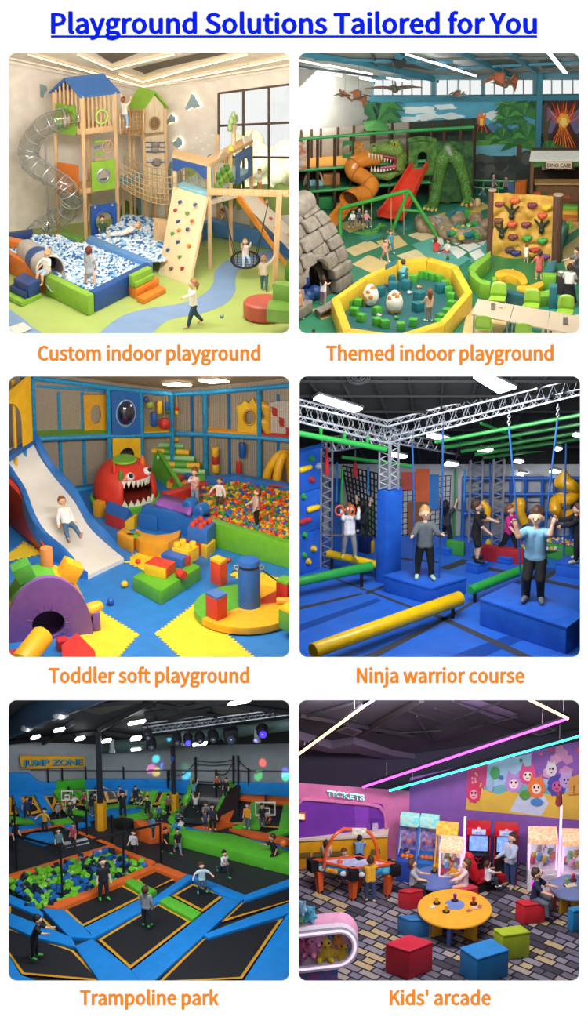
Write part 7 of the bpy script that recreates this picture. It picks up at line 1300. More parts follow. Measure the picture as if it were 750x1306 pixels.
for x,y0,y1,yy,lb in((719,566,716,yN+.9,'yellow disc hanging on a blue rope at the right'),(625,590,688,yN+2.5,'small yellow disc hanging on a rope before the red wall')):
 P=rope([(x+3 if x>700 else x,y0),(x,y1)],yy,yy,'blue rope carrying the '+('yellow disc at the right' if x>700 else 'small yellow disc'));b=B();r=.16 if x>700 else .12;b.lathe(P[-1]-U*r+V3((0,.05,0)),[(r*.7,-.04),(r,0),(r*.7,.04)],YLW,18,axis=(.25,-1,.1));b.obj('hanging_disc',lB=lb,cat='disc')
for x,y0,y1,lb in((430,590,640,'first'),(470,596,630,'second'),(593,600,640,'third')):rod(R.aty(x,y0,yN+1.8),R.aty(x-1,y1,yN+1.8),.03,SF('#3a86c8'),'blue_strap',None,6,'blue strap hanging before the back wall, %s from the left'%lb,'strap')
pN('girl in white holding two orange rings on the yellow beam',R.g(445,711,.57),1.62,8,'up','#e6e4e6','#8a8a90','ginger','pony','long',shoes='#d8c94a',L=(8,8,4),R=(-4,8,4),l=(110,14,80),r=(110,14,80),fine=1)
for x,lb in((433,'orange ring in the left of the picture beside the pillar girl'),(449,'orange ring nearer the pillar')):P=R.aty(x,651,R.g(445,711,.57).y-.28);b=B();b.tube(ring(P,V3((.11 if x<440 else .07,.02,0)),U*.14,20),.022,SF('#e8632c',.3),8,cQ=True);b.obj('hand_ring',lB=('left orange ring held by the girl in white','right orange ring held by the girl in white')[x>440],cat='ring')
pN('boy in grey long sleeved shirt standing on the blue box between ropes',K2,2.12,6,'stand','#5d6468','#17171b','blond','short','long',shoes='#b7d8c0',l=(38,28,70),r=(38,28,70),L=(4,7,4),R=(-2,7,4),fine=1)
pN('child in light blue shirt and black leggings holding two ropes',K5,2.75,-12,'stand','#7fb0cc','#16161a','brown','short','short',shoes='#6a6d72',L=(22,3,36),R=(26,3,40),l=(110,24,70),r=(90,24,80),lean=6,fine=1)
pN('boy in black shirt and shorts stepping to the right',R.g(606,716,.3),1.86,82,'walk','#17181c','#1b1c20','brown','short','short','short','#15161a',l=(62,4,8),r=(30,4,20),L=(6,2,12),R=(14,2,20),fine=1)
pN('girl in pink shirt and black leggings walking on the low bench',R.g(649,707,.2),1.58,50,'walk','#d8248a','#17171c','ginger','pony','short',shoes='#2a2a30',fine=1)
pN('child in black with tied hair standing at the right edge',R.g(735,716,.42),1.78,-85,'fwd','#191a20','#191a20','brown','bun','long',shoes='#c9c4c0',fine=1)
pN('dark clothed climber hanging in the left cargo net',R.aty(462,690,yc-.2),1.3,170,'climb','#2a2c34','#22242a','black','long');pN('dark clothed climber in front of the right cargo net',R.aty(568,694,yc+.7),1.4,150,'climb','#3a3a40','#222228','black','long')
b=B();
for i,(x0,x1,y0,y1,c)in enumerate(((430,450,606,650,'#c9c2b4'),(452,470,600,640,'#d8d8d4'),(420,436,610,680,'#3a6ab8'),(512,530,602,625,'#c85a4a'),(530,548,598,640,'#d8673a'),(548,560,605,650,'#3a7ac0'),(462,478,640,682,'#6a8a5a'),(520,545,640,682,'#8a5a3a'),(440,460,655,682,'#2a4a8a'),(584,600,610,650,'#b8bac0'),(640,665,606,640,'#c4c6ca'),(668,690,604,640,'#a8aab0'))):b.poly([WP(x0,y1,.06+.004*i),WP(x1,y1,.06+.004*i),WP(x1,y0,.06+.004*i),WP(x0,y0,.06+.004*i)],PB(c))
b.obj('wall_panels',kind='structure',smooth=0)
t=tG('play_structure','far blue tube play frame with yellow spiral slide','climbing frame',WP(660,683,1));BT=SF('#2a62b8')
for x in(590,612,650,668,690,705,728,741):rod(R.g(x,687),R.up(R.g(x,687),608),.06,BT,'post',t)
for r in(610,630,655):rod(R.up(R.g(588,687),r),R.up(R.g(742,687),r),.06,BT,'rail',t)
sp=sM([R.aty(x,y,C0.y-.9-.3*(i%2))for i,(x,y)in enumerate(((712,615),(728,618),(735,628),(726,637),(712,636),(708,648),(720,657),(735,656)))],5);b=B();b.tube(sp,.17,SF('#e8ac1c',.3),12);b.obj('spiral_tube',t)
b=B();b.tube(sM([R.aty(656,648,C0.y-.9),R.aty(664,640,C0.y-1),R.aty(664,655,C0.y-1.1),R.aty(670,668,C0.y-1.2)],5),.14,SF('#e8ac1c',.3),12);b.obj('short_tube',t)
b=B();b.tube(sM([R.aty(614,640,C0.y-.9),R.aty(622,650,C0.y-1),R.aty(620,664,C0.y-1.1)],5),.1,SF('#e8ac1c',.3),12);b.obj('short_tube',t);b=B();b.lathe(R.aty(720,612,C0.y-1),[(.25,0),(.001,.35)],SF('#e8ac1c'),12);b.obj('cone_roof',t)
K([(693,693),(745,703),(745,699),(694,690)],0,.42,'#3f9a3a','pit_wall','green wall of the far ball pit at the right','soft wall');K([(613,697),(668,703),(668,699),(615,693)],0,.42,'#b82a34','pit_wall','red wall of the far ball pit','soft wall');K([(569,690),(592,693),(594,690),(571,687)],0,.4,'#3f9a3a','pit_wall','green wall behind the low blue table','soft wall')
heap(R,[(668,697),(745,699),(745,686),(690,684),(655,690)],.4,.06,[('#d8d4c8',2),('#e0b02a',2),('#c8382f',2),('#2a62b8',3)],'far_ball',[c+' ball in the far pit behind the ninja course' for c in('white','yellow','red','blue')],'ball','balls in the far pit',seed=21,stuffname='far_balls',most=250)
K([(457,683),(470,686),(476,683),(464,680)],0,.5,'#1a2a5a','foam_block','dark navy block behind the yellow beam','foam block');K([(471,690),(475,691),(478,689),(474,688)],0,.35,'#e8b82a','foam_block','yellow upright block behind the yellow beam','foam block')
# room 5: trampoline park
R=Room('jump');q1,q2,q3,q4=zmap(5,888),zmap(185,888),zmap(5,1068),zmap(185,1068)
PADB,PADG,PADO='#1c86d8','#5fbf35','#e06a2c';BED=mat('#1d1e23',.55,'mottle',scale=20,bump=.2,col2='#17181c');EDGE=SF('#d8a02a');GUN=mat('#2a2d33',.5,metal=.3)
R.shell(PB('#4a4d50'));R.floor(mat('#2a2b30',.6,'mottle',scale=8,bump=.15,col2='#232428'),1018)
C0,L0,R0=R.g(190,1017),R.g(4,1027),R.g(378,1025);WG=PB('#8d959a')
wall_quad(R,C0,L0,952,945,WG,'wall_left');wall_quad(R,C0,R0,952,948,WG,'wall_back')
tc,tl,tr=R.up(C0,952),R.up(L0,945),R.up(R0,948);n=(tr-tl).cross(R.aty(190,880,C0.y-5)-tl).normalized();CE=lambda x,y,o=0:R.pl3(x,y,tl-V3((0,0,o)),n)
b=B();b.poly([tl,tc,tr,CE(380,879),CE(2,879)],mat('#2b2d30',.8,'mottle',scale=1,bump=0,col2='#232528'));struct(b,'ceiling')
def cbar(pts,w,c,name='ceiling_beam',o=.12):
 b=B();[b.beam(CE(*a,o),CE(*e,o),w,w,mat(c,.6))for a,e in zip(pts,pts[1:])];struct(b,name)
for a,e in((q1(300,60),q1(700,20)),(q1(480,170),q1(760,20)),(q2(0,90),q2(420,20)),(q2(50,40),q2(520,130)),(q2(0,150),q2(330,60)),(q2(250,20),q2(720,80)),(q1(25,230),q1(480,180)),(q1(200,235),q1(350,130)),(q1(500,180),q1(750,215))):cbar([a,e],.12,'#15171a')
for P in([q1(330,55),q1(560,30),q1(650,45),q1(480,95)],[q1(540,160),q1(700,60),q1(755,70),q1(755,150)],[q2(30,60),q2(200,40),q2(300,80),q2(80,130)],[q2(280,40),q2(420,30),q2(560,90),q2(400,110)]):b=B();b.poly([CE(*p,.04)for p in P],mat('#4a473f',.8));struct(b,'ceiling_panel')
def duct(pts,r,col,lB,vents=()):
 P=[CE(x,y,.12)for x,y in pts];t=tG('air_duct',lB,'duct',P[0]);b=B();b.tube(P,r,mat(col,.35,metal=.4),16);b.obj('pipe',t)
 for x,y,w in vents:p=CE(x,y,.5);b=B();b.lathe(p,[(w*.8,.25),(w*.8,0),(w*1.15,-.12),(.001,-.1)],mat('#b9bfc4',.3,metal=.6),16);b.obj('vent',t)
duct([(0,926),(52,903),(105,884),(150,866)],.42,'#36506a','large blue grey air duct in the upper left corner',((77,907,.2),(34,924,.16)));duct([(130,952),(190,946),(280,934),(380,922)],.2,'#5d726f','long grey green air duct below the lighting truss',((143,954,.08),(328,940,.1),(235,944,.1)))
LPJ=mat('#eef6ff',.5,emit=7)
for i,(a,e)in enumerate(((q1(258,172),q1(300,166)),(q1(632,138),q1(706,126)),(q1(143,209),q1(175,204)),(q1(366,215),q1(402,210)),(q1(500,226),q1(535,222)),(q1(642,214),q1(688,210)),(q1(645,266),q1(690,262)),(q2(425,38),q2(525,22)),(q2(172,210),q2(200,204)),(q2(245,242),q2(308,236)))):b=B();b.beam(CE(*a,.35),CE(*e,.35),.16,.06,LPJ);o=b.obj('ceiling_light',lB='bright strip lamp in the dark hall ceiling, '+('second from left','above the dark post','leftmost','third from left','fourth from left','left of the lighting truss','below the grey green duct','longest, top right','hidden by the truss','on the back wall right')[i],cat='lamp');bb=B();bb.beam(CE(*a,.3),CE(*e,.3),.19,.05,GUN);bb.obj('housing',o)
ta,tb_=R.aty(183,936,C0.y-3),R.aty(378,911,C0.y-3.4);t=tG('lighting_truss','dark lattice truss carrying stage lamps across the hall','truss',ta);h=.2
for o_ in(U*0,U*h,V3((0,.2,0)),V3((0,.2,h))):rod(ta+o_,tb_+o_,.028,mat('#6d7278',.4,metal=.5),'chord',t)
b=B();[b.tube([lp_(ta,tb_,i/26),lp_(ta,tb_,(i+.5)/26)+U*h,lp_(ta,tb_,(i+1)/26)],.022,mat('#6d7278',.4,metal=.5),5)for i in range(26)];b.obj('lattice',t)
for i,(x,y,w,c)in enumerate(((192,947,.16,None),(225,941,.13,None),(239,941,.13,'#3a3af0'),(254,939,.14,None),(271,937,.15,None),(294,937,.22,None),(334,930,.17,'#3c2ae8'),(188,935,.12,None))):
 p=R.aty(x,y,C0.y-3.1);t=tG('stage_lamp','black stage lamp hung under the lattice truss, '+('leftmost at the room corner','second','glowing blue on the left','right of the left blue one','fifth','largest box shaped','glowing violet on the right','small, above the leftmost')[i],'stage lamp',p);b=B()
 if w>.2:b.box(p,(w*1.8,w*1.2,w*1.7),BLACK,.3,.03)
 else:b.lathe(p+V3((0,.12,.02)),[(w*.7,-.02),(w,.05),(w,.2),(w*.9,.26)],BLACK,16,axis=(.1,-.9,-.35))
 b.obj('body',t);b=B();q=p+V3((.03,-.16,-.08));b.ball(q,w*.62,mat(c,.3,emit=2.5)if c else mat('#3a4250',.15),2);b.obj('lens',t);rod(p+U*w,p+U*(w+.16),.02,GUN,'clamp',t)
PTS=(((103,200),'#40c0ff'),((55,315),'#40d0ff'),((95,350),'#5070ff'),((60,380),'#ffd060'),((30,365),'#ff70c0'),((200,352),'#50ff90'),((208,395),'#40e0ff'),((170,330),'#70ff70'),((570,315),'#ff4030'),((592,335),'#ff5030'),((635,305),'#6050ff'),((578,362),'#30e0d0'),((597,395),'#8040ff'),((570,400),'#40d060'),((708,402),'#40ffc0'),((705,382),'#7050ff'))
for i,((x,y),c)in enumerate(PTS):
 tgt=R.plane(*q2(x,y),C0,R0);l=bpy.data.lights.new('party_light','SPOT');l.energy=2600;l.color=lin(c);l.spot_size=R_(3.4);l.spot_blend=.25;l.shadow_soft_size=.02;o=bpy.data.objects.new('party_light',l);COL.objects.link(o);o.location=lp_(ta,tb_,.2+.05*i)+V3((0,.1,-.5));o.rotation_euler=(tgt-o.location).to_track_quat('-Z','Y').to_euler()
A_,B_=L0,C0;SP=lambda x,y,o:R.plane(*q1(x,y),A_,B_)+V3((.03,-o,0));t=tG('wall_sign','yellow board with dark blue letters reading JUMP ZONE','sign',SP(240,350,.1));b=B();Q=[(85,354),(404,345),(402,294),(75,290)];b.hull([SP(*p,.06)for p in Q],[SP(*p,.16)for p in Q],SF('#e2a82a'),.01);b.obj('board',t)
for k,(dx,dy,c)in enumerate(((4,4,'#14303f'),(0,0,'#3f9ab8'))):b=B();add_text(b,'JUMP ZONE',SP(92+dx,342+dy,.18+.03*k),SP(392+dx,338+dy,.18+.03*k),SP(92+dx,301+dy,.18+.03*k),SF(c),.02);b.obj(('letter_shadow','letters')[k],t,smooth=0)
def wpad(A,Bp,P,c,lB,o=.12):b=B();Q=[R.plane(x,y,A,Bp)for x,y in P];b.hull([q+V3((0,-.02,0))for q in Q],[q+V3((0,-o,0))for q in Q],SF(c),.02);b.obj('wall_pad',lB=lB,cat='wall pad')
wpad(L0,C0,[(8,1012),(72,1006),(72,996),(52,996),(36,984),(8,984)],PADB,'blue wall pad with sloping top at the left end');wpad(L0,C0,[(72,1006),(110,1003),(108,992),(72,994)],'#3fae2f','bright green wall pad behind the first basketball hoop');wpad(L0,C0,[(110,1006),(190,1008),(190,992),(108,992)],PADB,'blue wall pad behind the dark post');wpad(C0,R0,[(190,1008),(246,1012),(246,994),(190,992)],PADB,'blue wall pad left of the sloped climbing wall');wpad(C0,R0,[(300,1010),(376,1014),(376,998),(300,996)],PADB,'blue wall pad behind the right basketball hoop')
for i,(x,y0,y1)in enumerate(((62,996,981),(80,994,980),(110,992,978),(158,992,978),(216,1000,983),(276,998,982),(317,1000,980))):
 P=R.plane(x,y0,L0,C0)if x<190 else R.plane(x,y0,C0,R0);P=P+V3((0,-.1,0));rod(P,R.up(P,y1),.025,BLACK,'net_post',None,6,'thin black net post on top of the wall pads, %s from the left'%'first second third fourth fifth sixth seventh'.split()[i],'post')
b=B();
for X in((40,190),(190,376)):
 A,Bq=(L0,C0)if X[0]<190 else(C0,R0);b.tube([R.plane(X[0],980,A,Bq)+V3((0,-.1,0)),R.plane(X[1],981,A,Bq)+V3((0,-.1,0))],.015,BLACK,5)
b.obj('net_cable',lB='black cable running along the top of the wall pads',cat='cable')
for x,row,top,w,lb,pr in((129,1057,932,.1,'dark steel post left of centre with a yellow base pad',(1056,1023)),(222,1036,940,.08,'dark steel post behind the lighting truss with a yellow base pad',(1036,1012))):
 P=R.g(x,row);t=tG('steel_post',lb,'post',P);b=B();b.beam(P,R.up(P,top),w*1.6,w*1.6,GUN);b.obj('shaft',t);b=B();b.lathe(P,[(w*1.7,0),(w*1.7,z(P,pr[1])-R.zf),(.001,z(P,pr[1])-R.zf)],SF('#e8a81f'),6);b.obj('base_pad',t)
BEDN=[0]
def bed(P,lB,h=.06,wall=None):
 Q=R.gs(P,h)if wall is None else wall;t=tG('trampoline',lB,'trampoline',sum(Q,V3())/len(Q));nn=(Q[1]-Q[0]).cross(Q[2]-Q[0]).normalized();nn=nn if nn.z>0 else-nn;ce=sum(Q,V3())/len(Q);b=B();b.poly([q+nn*.01 for q in Q],EDGE);b.obj('border',t);b=B();I=[]
 for i,q in enumerate(Q):a,e=(Q[i-1]-q).normalized(),(Q[(i+1)%len(Q)]-q).normalized();s_=max(.5,a.cross(e).length);I.append(q+(a+e)*(.085/s_))
 b.poly([q+nn*.02 for q in I],BED);b.obj('jump_mat',t)
def pad(P,c,lB,h=.16,bev=.03):K(P,0,h,c,'edge_pad',lB,'pad',bev)
Fq=lambda f,L:[f(*p)for p in L]
bed(Fq(q3,[(298,363),(595,240),(703,298),(393,452)]),'trampoline bed with the boy in black beside the foam pit')
bed([q3(475,517),q4(66,334),q4(232,424),q3(636,662)],'large trampoline bed in the middle with the child in grey')
bed([q3(10,452),q3(350,570),q3(500,726),q3(90,690),q3(10,570)],'trampoline bed in the lower left corner with the boy in black')
bed(Fq(q4,[(135,295),(240,234),(397,294),(290,376)]),'small trampoline bed under the girl in pale blue');bed(Fq(q4,[(290,510),(700,403),(490,712),(62,735)]),'big dark trampoline bed at the lower right');bed(Fq(q4,[(372,432),(490,322),(760,236),(760,318)]),'narrow trampoline bed at the right edge');bed([q3(660,212),q4(66,160),q4(168,205),q4(0,280),q3(745,260)],'trampoline bed between the green pads');bed(Fq(q3,[(20,350),(60,330),(190,400),(262,470),(120,430),(20,400)]),'narrow trampoline bed behind the boy at the lower left')
pad(Fq(q3,[(190,355),(290,352),(440,480),(445,505),(330,500)]),PADB,'blue pad meeting the orange pit frame corner');pad([q3(398,455),q3(700,300),q3(770,330),q3(445,507)],PADB,'long blue pad between the front two trampolines');pad([q4(-5,335),q4(215,182),q4(245,200),q4(75,322)],PADB,'blue pad running up to the girl in pale blue');pad([q3(640,668),q4(230,432),q4(395,300),q4(490,312),q4(290,500),q4(30,735),q3(700,735)],PADB,'long blue diagonal pad along the right of the middle trampoline')
pad([q3(355,545),q3(445,508),q3(635,660),q3(700,735),q3(490,735)],PADB,'wide blue pad at the bottom between two beds');pad(Fq(q3,[(20,375),(110,410),(340,500),(365,552),(150,500),(15,440)]),PADB,'blue pad curving behind the boy at the lower left');pad(Fq(q3,[(15,280),(110,320),(200,378),(195,402),(15,325)]),PADB,'upper blue pad at the left edge');pad(Fq(q4,[(290,488),(480,415),(760,318),(760,365),(690,395),(320,505)]),PADB,'blue pad above the big lower right trampoline');pad(Fq(q4,[(210,186),(255,190),(510,290),(490,318),(390,290)]),PADB,'blue pad behind the girl in pale blue');pad(Fq(q4,[(490,292),(760,198),(760,236),(500,318)]),PADB,'blue pad at the right edge below the dark carpet');pad(Fq(q4,[(500,712),(715,385),(760,360),(760,735),(510,735)]),PADB,'blue pad in the lower right corner');pad(Fq(q3,[(0,585),(25,590),(85,690),(210,735),(0,735)]),PADB,'blue pad in the lower left corner');pad(Fq(q4,[(68,318),(120,292),(285,376),(240,412)]),PADG,'lime green pad below the girl in pale blue',.18);pad([q3(598,215),q3(640,200),q4(60,265),q4(0,290),q3(700,285)],PADG,'lime green pad right of the foam pit',.18)
pad(Fq(q3,[(-20,190),(530,35),(550,52),(-20,215)]),PADO,'orange pad along the rear of the foam pit',.2);pad(Fq(q3,[(525,40),(545,35),(765,120),(760,148),(735,135)]),PADO,'orange pad along the right of the foam pit',.2);pad(Fq(q3,[(200,345),(600,195),(760,128),(765,150),(640,205),(275,358)]),PADO,'orange pad along the front of the foam pit',.2)
pad([q4(0,130),q4(70,128),q4(215,185),q4(170,205),q4(60,160)],PADO,'orange pad joining the foam pit and the blue pads',.18)
heap(R,Fq(q3,[(20,205),(470,65),(535,52),(735,135),(600,195),(205,345),(110,330)]),.22,.085,[('#6fbf2f',5),('#1f62ac',3),('#1b2a3a',3)],'pit_cube',[c+' foam cube in the large foam pit' for c in('lime','blue','dark navy')],'foam cube','cubes in the large foam pit','cube',seed=31,stuffname='pit_cubes',amp=.9,base=SF('#223040'))
heap(R,Fq(q2,[(105,640),(180,620),(215,655),(120,672)]),.25,.08,[('#6fbf2f',2),('#1f8ac0',2),('#e8e8e8',1),('#1b2a3a',1)],'small_cube',[c+' foam cube in the small pit behind the orange box' for c in('lime','blue','white','dark')],'foam cube','cubes in the small pit','cube',seed=32,stuffname='small_cubes',amp=.9)
t=tG('long_platform','long lime green padded platform running to the right edge','padded platform',R.g(300,1085));K([q2(112,690),q2(215,668),q4(440,-18),q4(760,72),q4(760,142),q4(170,-8)],0,.36,PADG,'pad','','',.04,t)
K([q2(205,655),q2(260,668),q4(520,5),q4(760,55),q4(760,80),q4(480,10)],0,.3,PADB,'edge_pad','blue pad along the rear of the lime platform','pad');K([q1(653,622),q2(-5,620),q2(120,640),q2(125,655),q2(20,668),q1(680,650)],0,.5,PADO,'foam_box','orange padded box behind the handrail','padded box');K(Fq(q1,[(552,618),(600,630),(655,625),(650,612),(590,606)]),0,.3,'#1c1d22','foam_box','black padded box beside the yellow base pad','padded box')
def tilt(P,lB):bed(None,lB,wall=P)
BK=lambda x,y,dy:R.plane(x,y,L0 if x<190 else R0,C0)+V3((0,-min(dy,.12+.02*dy),0));GB=lambda x,y:R.g(x,y,.08)
for i,(tl_,tr_,br_,bl_)in enumerate((((12,1010),(17,1010),(24,1038),(10,1040)),((26,1012),(44,1011),(53,1036),(36,1040)),((54,1011),(72,1010),(82,1032),(66,1036)),((132,1003),(145,1003),(156,1022),(136,1024)),((148,1003),(166,1003),(158,1020),(153,1020)),((168,1004),(180,1003),(172,1022),(160,1022)),((186,1004),(195,1004),(185,1022),(178,1022)),((200,1005),(212,1005),(204,1027),(192,1027)))):tilt([GB(*bl_),GB(*br_),BK(*tr_,1.0 if i<3 else .7),BK(*tl_,1.0 if i<3 else .7)],'tilted trampoline bed along the rear wall, %s from the left'%'first second third fourth fifth sixth seventh eighth'.split()[i])
def strip(a,c,w,col,lB,ya,yc):
 A,C_=BK(*a,ya),(GB(*c)if c[1]-a[1]>12 else BK(*c,yc));b=B();b.beam(A,C_,w,.12,SF(col),.02);b.obj('frame_pad',lB=lB,cat='pad')
SN=0
for a,c,w,col,ya,yc in(((20,1008),(30,1042),.22,PADB,1,2.7),((48,1008),(62,1038),.24,PADB,1,2.7),((10,1009),(76,1007),.2,PADB,.9,.9),((75,1005),(92,1036),.36,PADG,.8,2.6),((106,1006),(118,1030),.36,PADG,.8,2.6),((76,1012),(112,1010),.3,PADG,1.1,1.1),((168,1002),(158,1025),.24,PADB,.7,2),((150,1003),(157,1024),.2,PADB,.7,2),((183,1003),(174,1025),.22,PADG,.7,2),((198,1004),(188,1028),.24,PADG,.7,2.1),((217,1005),(206,1032),.24,PADG,.7,2.3),((130,1002),(196,1002),.2,PADB,.6,.6),((198,1003),(240,1005),.22,PADB,.6,.6)):SN+=1;strip(a,c,w,col,('blue' if col==PADB else 'green')+' frame pad between the tilted beds, %s in the rear row'%'first second third fourth fifth sixth seventh eighth ninth tenth eleventh twelfth thirteenth'.split()[SN-1],ya,yc)
tilt([GB(89,1029),GB(108,1027),BK(101,1014,1.4),BK(84,1016,1.4)],'black window bed in the green tilted frame')
for i,(P,c)in enumerate((([(11,1040),(40,1044),(46,1050),(11,1046)],PADG),([(32,1041),(56,1040),(66,1052),(52,1054)],PADB),([(11,1055),(50,1050),(60,1054),(11,1060)],PADB),([(64,1046),(88,1042),(94,1048),(70,1050)],PADG),([(84,1030),(120,1036),(120,1040),(84,1034)],PADG),([(106,1040),(146,1030),(158,1032),(112,1045)],PADB),([(118,1030),(150,1024),(190,1030),(186,1034),(150,1028),(122,1034)],PADG),([(140,1036),(180,1028),(188,1031),(146,1040)],PADB),([(150,1040),(190,1034),(205,1038),(160,1046)],PADG),([(165,1026),(205,1030),(212,1036),(200,1036),(164,1029)],PADG),([(40,1062),(66,1060),(72,1070),(56,1076),(30,1068)],PADB),([(80,1052),(110,1048),(116,1050),(84,1056)],PADB),([(80,1074),(110,1068),(114,1072),(84,1078)],'#c2ccd6'))):pad(P,c,'low %s pad on the rear trampoline field, %s'%('blue' if c==PADB else 'green' if c==PADG else 'pale grey',('first at the left edge','beside the tilted beds','along the left edge','under the black window bed','right of the green frame','left of the dark post','behind the dark post','crossing before the black box','behind the black box','at the second post','left behind the foam pit','in the left middle','just behind the orange pit frame')[i]),.1,.015)
b=B();[b.poly(R.gs(P,.09),SF(PADO))for P in([(11,1062),(72,1052),(76,1054),(11,1066)],[(72,1052),(78,1051),(148,1078),(140,1079)])];b.obj('floor_border',lB='orange border pads around the left rear field',cat='pad')
S0,S1,S2,S3=GB(219,1048),GB(268,1052),BK(296,998,.9),BK(248,996,.9);t=tG('sloped_wall','broad dark sloped wall children run up at the centre right','sloped wall',(S0+S1)/2);b=B();vs=[]
for j in range(9):
 v=j/8;s_=V3((0,-.5*math.sin(v*math.pi)*-1,-.35*math.sin(v*math.pi)));vs+=[lp_(S0,S3,v)+s_,lp_(S1,S2,v)+s_]
b.add(vs,[(2*j,2*j+1,2*j+3,2*j+2)for j in range(8)],mat('#3a3c42',.4));o=b.obj('slope',t)
for k in(0,1):b=B();b.tube([v+U*.05 for v in vs[k::2]],.12,SF(PADG),8);b.obj('edge_pad',t)
b=B();b.poly([S1,S1+V3((.75,.5,0)),S2+V3((.25,.05,0)),S2],mat('#241518',.6));b.obj('side_panel',t)
b=B();b.tube([S3+U*.02,S2+U*.02],.05,GUN,6);b.obj('top_rail',t)
for i,(x,y0,y1)in enumerate(((250,996,966),(298,998,964),(304,998,964),(276,1022,982),(215,1020,983))):P=BK(x,y0,1);rod(P,R.up(P,y1),.03,BLACK,'net_post',None,6,'black net post around the sloped wall, '+('left top','right top','right top outer','standing mid slope','far left')[i],'post')
b=B();[b.tube(sM([BK(*p,1)for p in P],5),.014,BLACK,5)for P in([(250,967),(275,969),(298,966)],[(250,972),(275,973),(298,971)],[(250,968),(235,984),(216,985)],[(298,968),(288,984),(276,984)],[(304,966),(316,978),(330,981)])];b.obj('net_rope',lB='black net ropes looped round the sloped wall',cat='net')
tilt([GB(280,1051),GB(312,1052),BK(325,1019,1.2),BK(303,1017,1.2)],'tilted trampoline bed in orange frame, left of the pair');tilt([GB(334,1055),GB(362,1057),BK(366,1025,1.3),BK(338,1022,1.3)],'tilted trampoline bed in orange frame, right of the pair')
for a,c,w,col,lb in(((300,1013),(286,1050),.3,PADO,'orange frame pad left of the tilted pair'),((300,1013),(372,1020),.26,PADO,'orange frame pad over the tilted pair'),((331,1019),(322,1056),.4,PADG,'green pad between the tilted pair'),((371,1022),(364,1060),.4,PADG,'green pad at the right edge of the tilted pair')):strip(a,c,w,col,lb,1 if c[1]>1030 else .9,3.5 if c[1]>1030 else 1.1)
for i,(P,c)in enumerate((([(245,1055),(290,1046),(300,1050),(256,1060)],PADO),([(292,1056),(330,1060),(376,1070),(376,1076),(320,1066)],PADO),([(296,1054),(316,1048),(324,1050),(306,1057)],PADG),([(340,1062),(360,1056),(372,1060),(352,1066)],PADG))):pad(P,c,('orange floor pad before the sloped wall','orange floor pad running to the right edge','green floor pad before the tilted pair','green floor pad at the right before the tilted pair')[i],.1,.015)
def hoop_(x,y,w,h,dy,lB,A=None):
 dy*=.5;p=BK(x,y,0)+V3((0,-dy,0));s_=R.m(w,p)/2;hh=R.h(h,p)/2;t=tG('basketball_hoop',lB,'basketball hoop',p);b=B();X=V3((1,0,0));O=[p+X*a*s_+U*c*hh for a,c in((-1,-1),(1,-1),(1,1),(-1,1))];plate(b,O,[[p+(q-p)*.9 for q in O]],V3((0,-.05,0)),WHITE);I=[p+(q-p)*.42-U*hh*.3 for q in O];plate(b,I,[[(q+(sum(I,V3())/4-q)*.2)for q in I]],V3((0,-.05,0)),WHITE);b.obj('backboard_lines',t)
 b=B();b.poly([q+V3((0,.01,0))for q in O],mat('#dfe8f0',.1,'glass',alpha=.85));b.obj('backboard',t);c=p+U*-hh*.95+V3((0,-.25,0));b=B();b.tube(ring(c,X*.17,V3((0,.17,0)),16),.02,SF('#e0562a'),6,cQ=True);o=b.obj('rim',t);b=B();[b.tube([c+V3((.16*math.cos(a),.16*math.sin(a),0)),c+V3((.09*math.cos(a+.3),.09*math.sin(a+.3),-.22))],.008,WHITE,4)for a in[k*.628 for k in range(10)]];b.obj('net',o);b=B();b.beam(p+V3((0,.05,-hh*.5)),p+V3((0,dy*.8,-hh*.4)),.06,.06,GUN);b.obj('bracket',t)
hoop_(88,999,15,12,1.4,'basketball hoop before the bright green wall pad');hoop_(122,1000,17,14,1.3,'basketball hoop left of the dark post');hoop_(339,1007,26,17,2.2,'largest basketball hoop above the tilted pair at the right')
t=tG('handrail','black handrail crossing the hall in front of the rear field','railing',R.g(75,1110));P=[q1(0,692),q1(240,630),q1(370,628)];A,Bq=R.aty(*q1(20,680),R.g(*q3(65,165)).y),R.aty(*q1(760,640),R.g(*q4(80,130)).y)
for(x,y),top in((q3(65,165),q1(60,545)),(q3(295,318),q3(265,55)),(q3(605,200),q1(597,690)),(q4(80,128),q2(78,640)),(q1(418,712),q1(410,570)),(q1(545,742),q1(535,600)),(q1(370,732),q1(365,632))):P0=R.g(x,y);rod(P0,R.up(P0,top[1]),.03,BLACK,'post',t)
tops=[R.up(R.g(*q3(65,165)),q1(0,700)[1]),R.up(R.g(*q3(295,318)),q3(0,52)[1]),R.up(R.g(*q3(605,200)),q1(0,685)[1]),R.up(R.g(*q4(80,128)),q2(0,642)[1])]
for a,e in zip(tops,tops[1:]):rod(a,e,.035,BLACK,'rail',t)
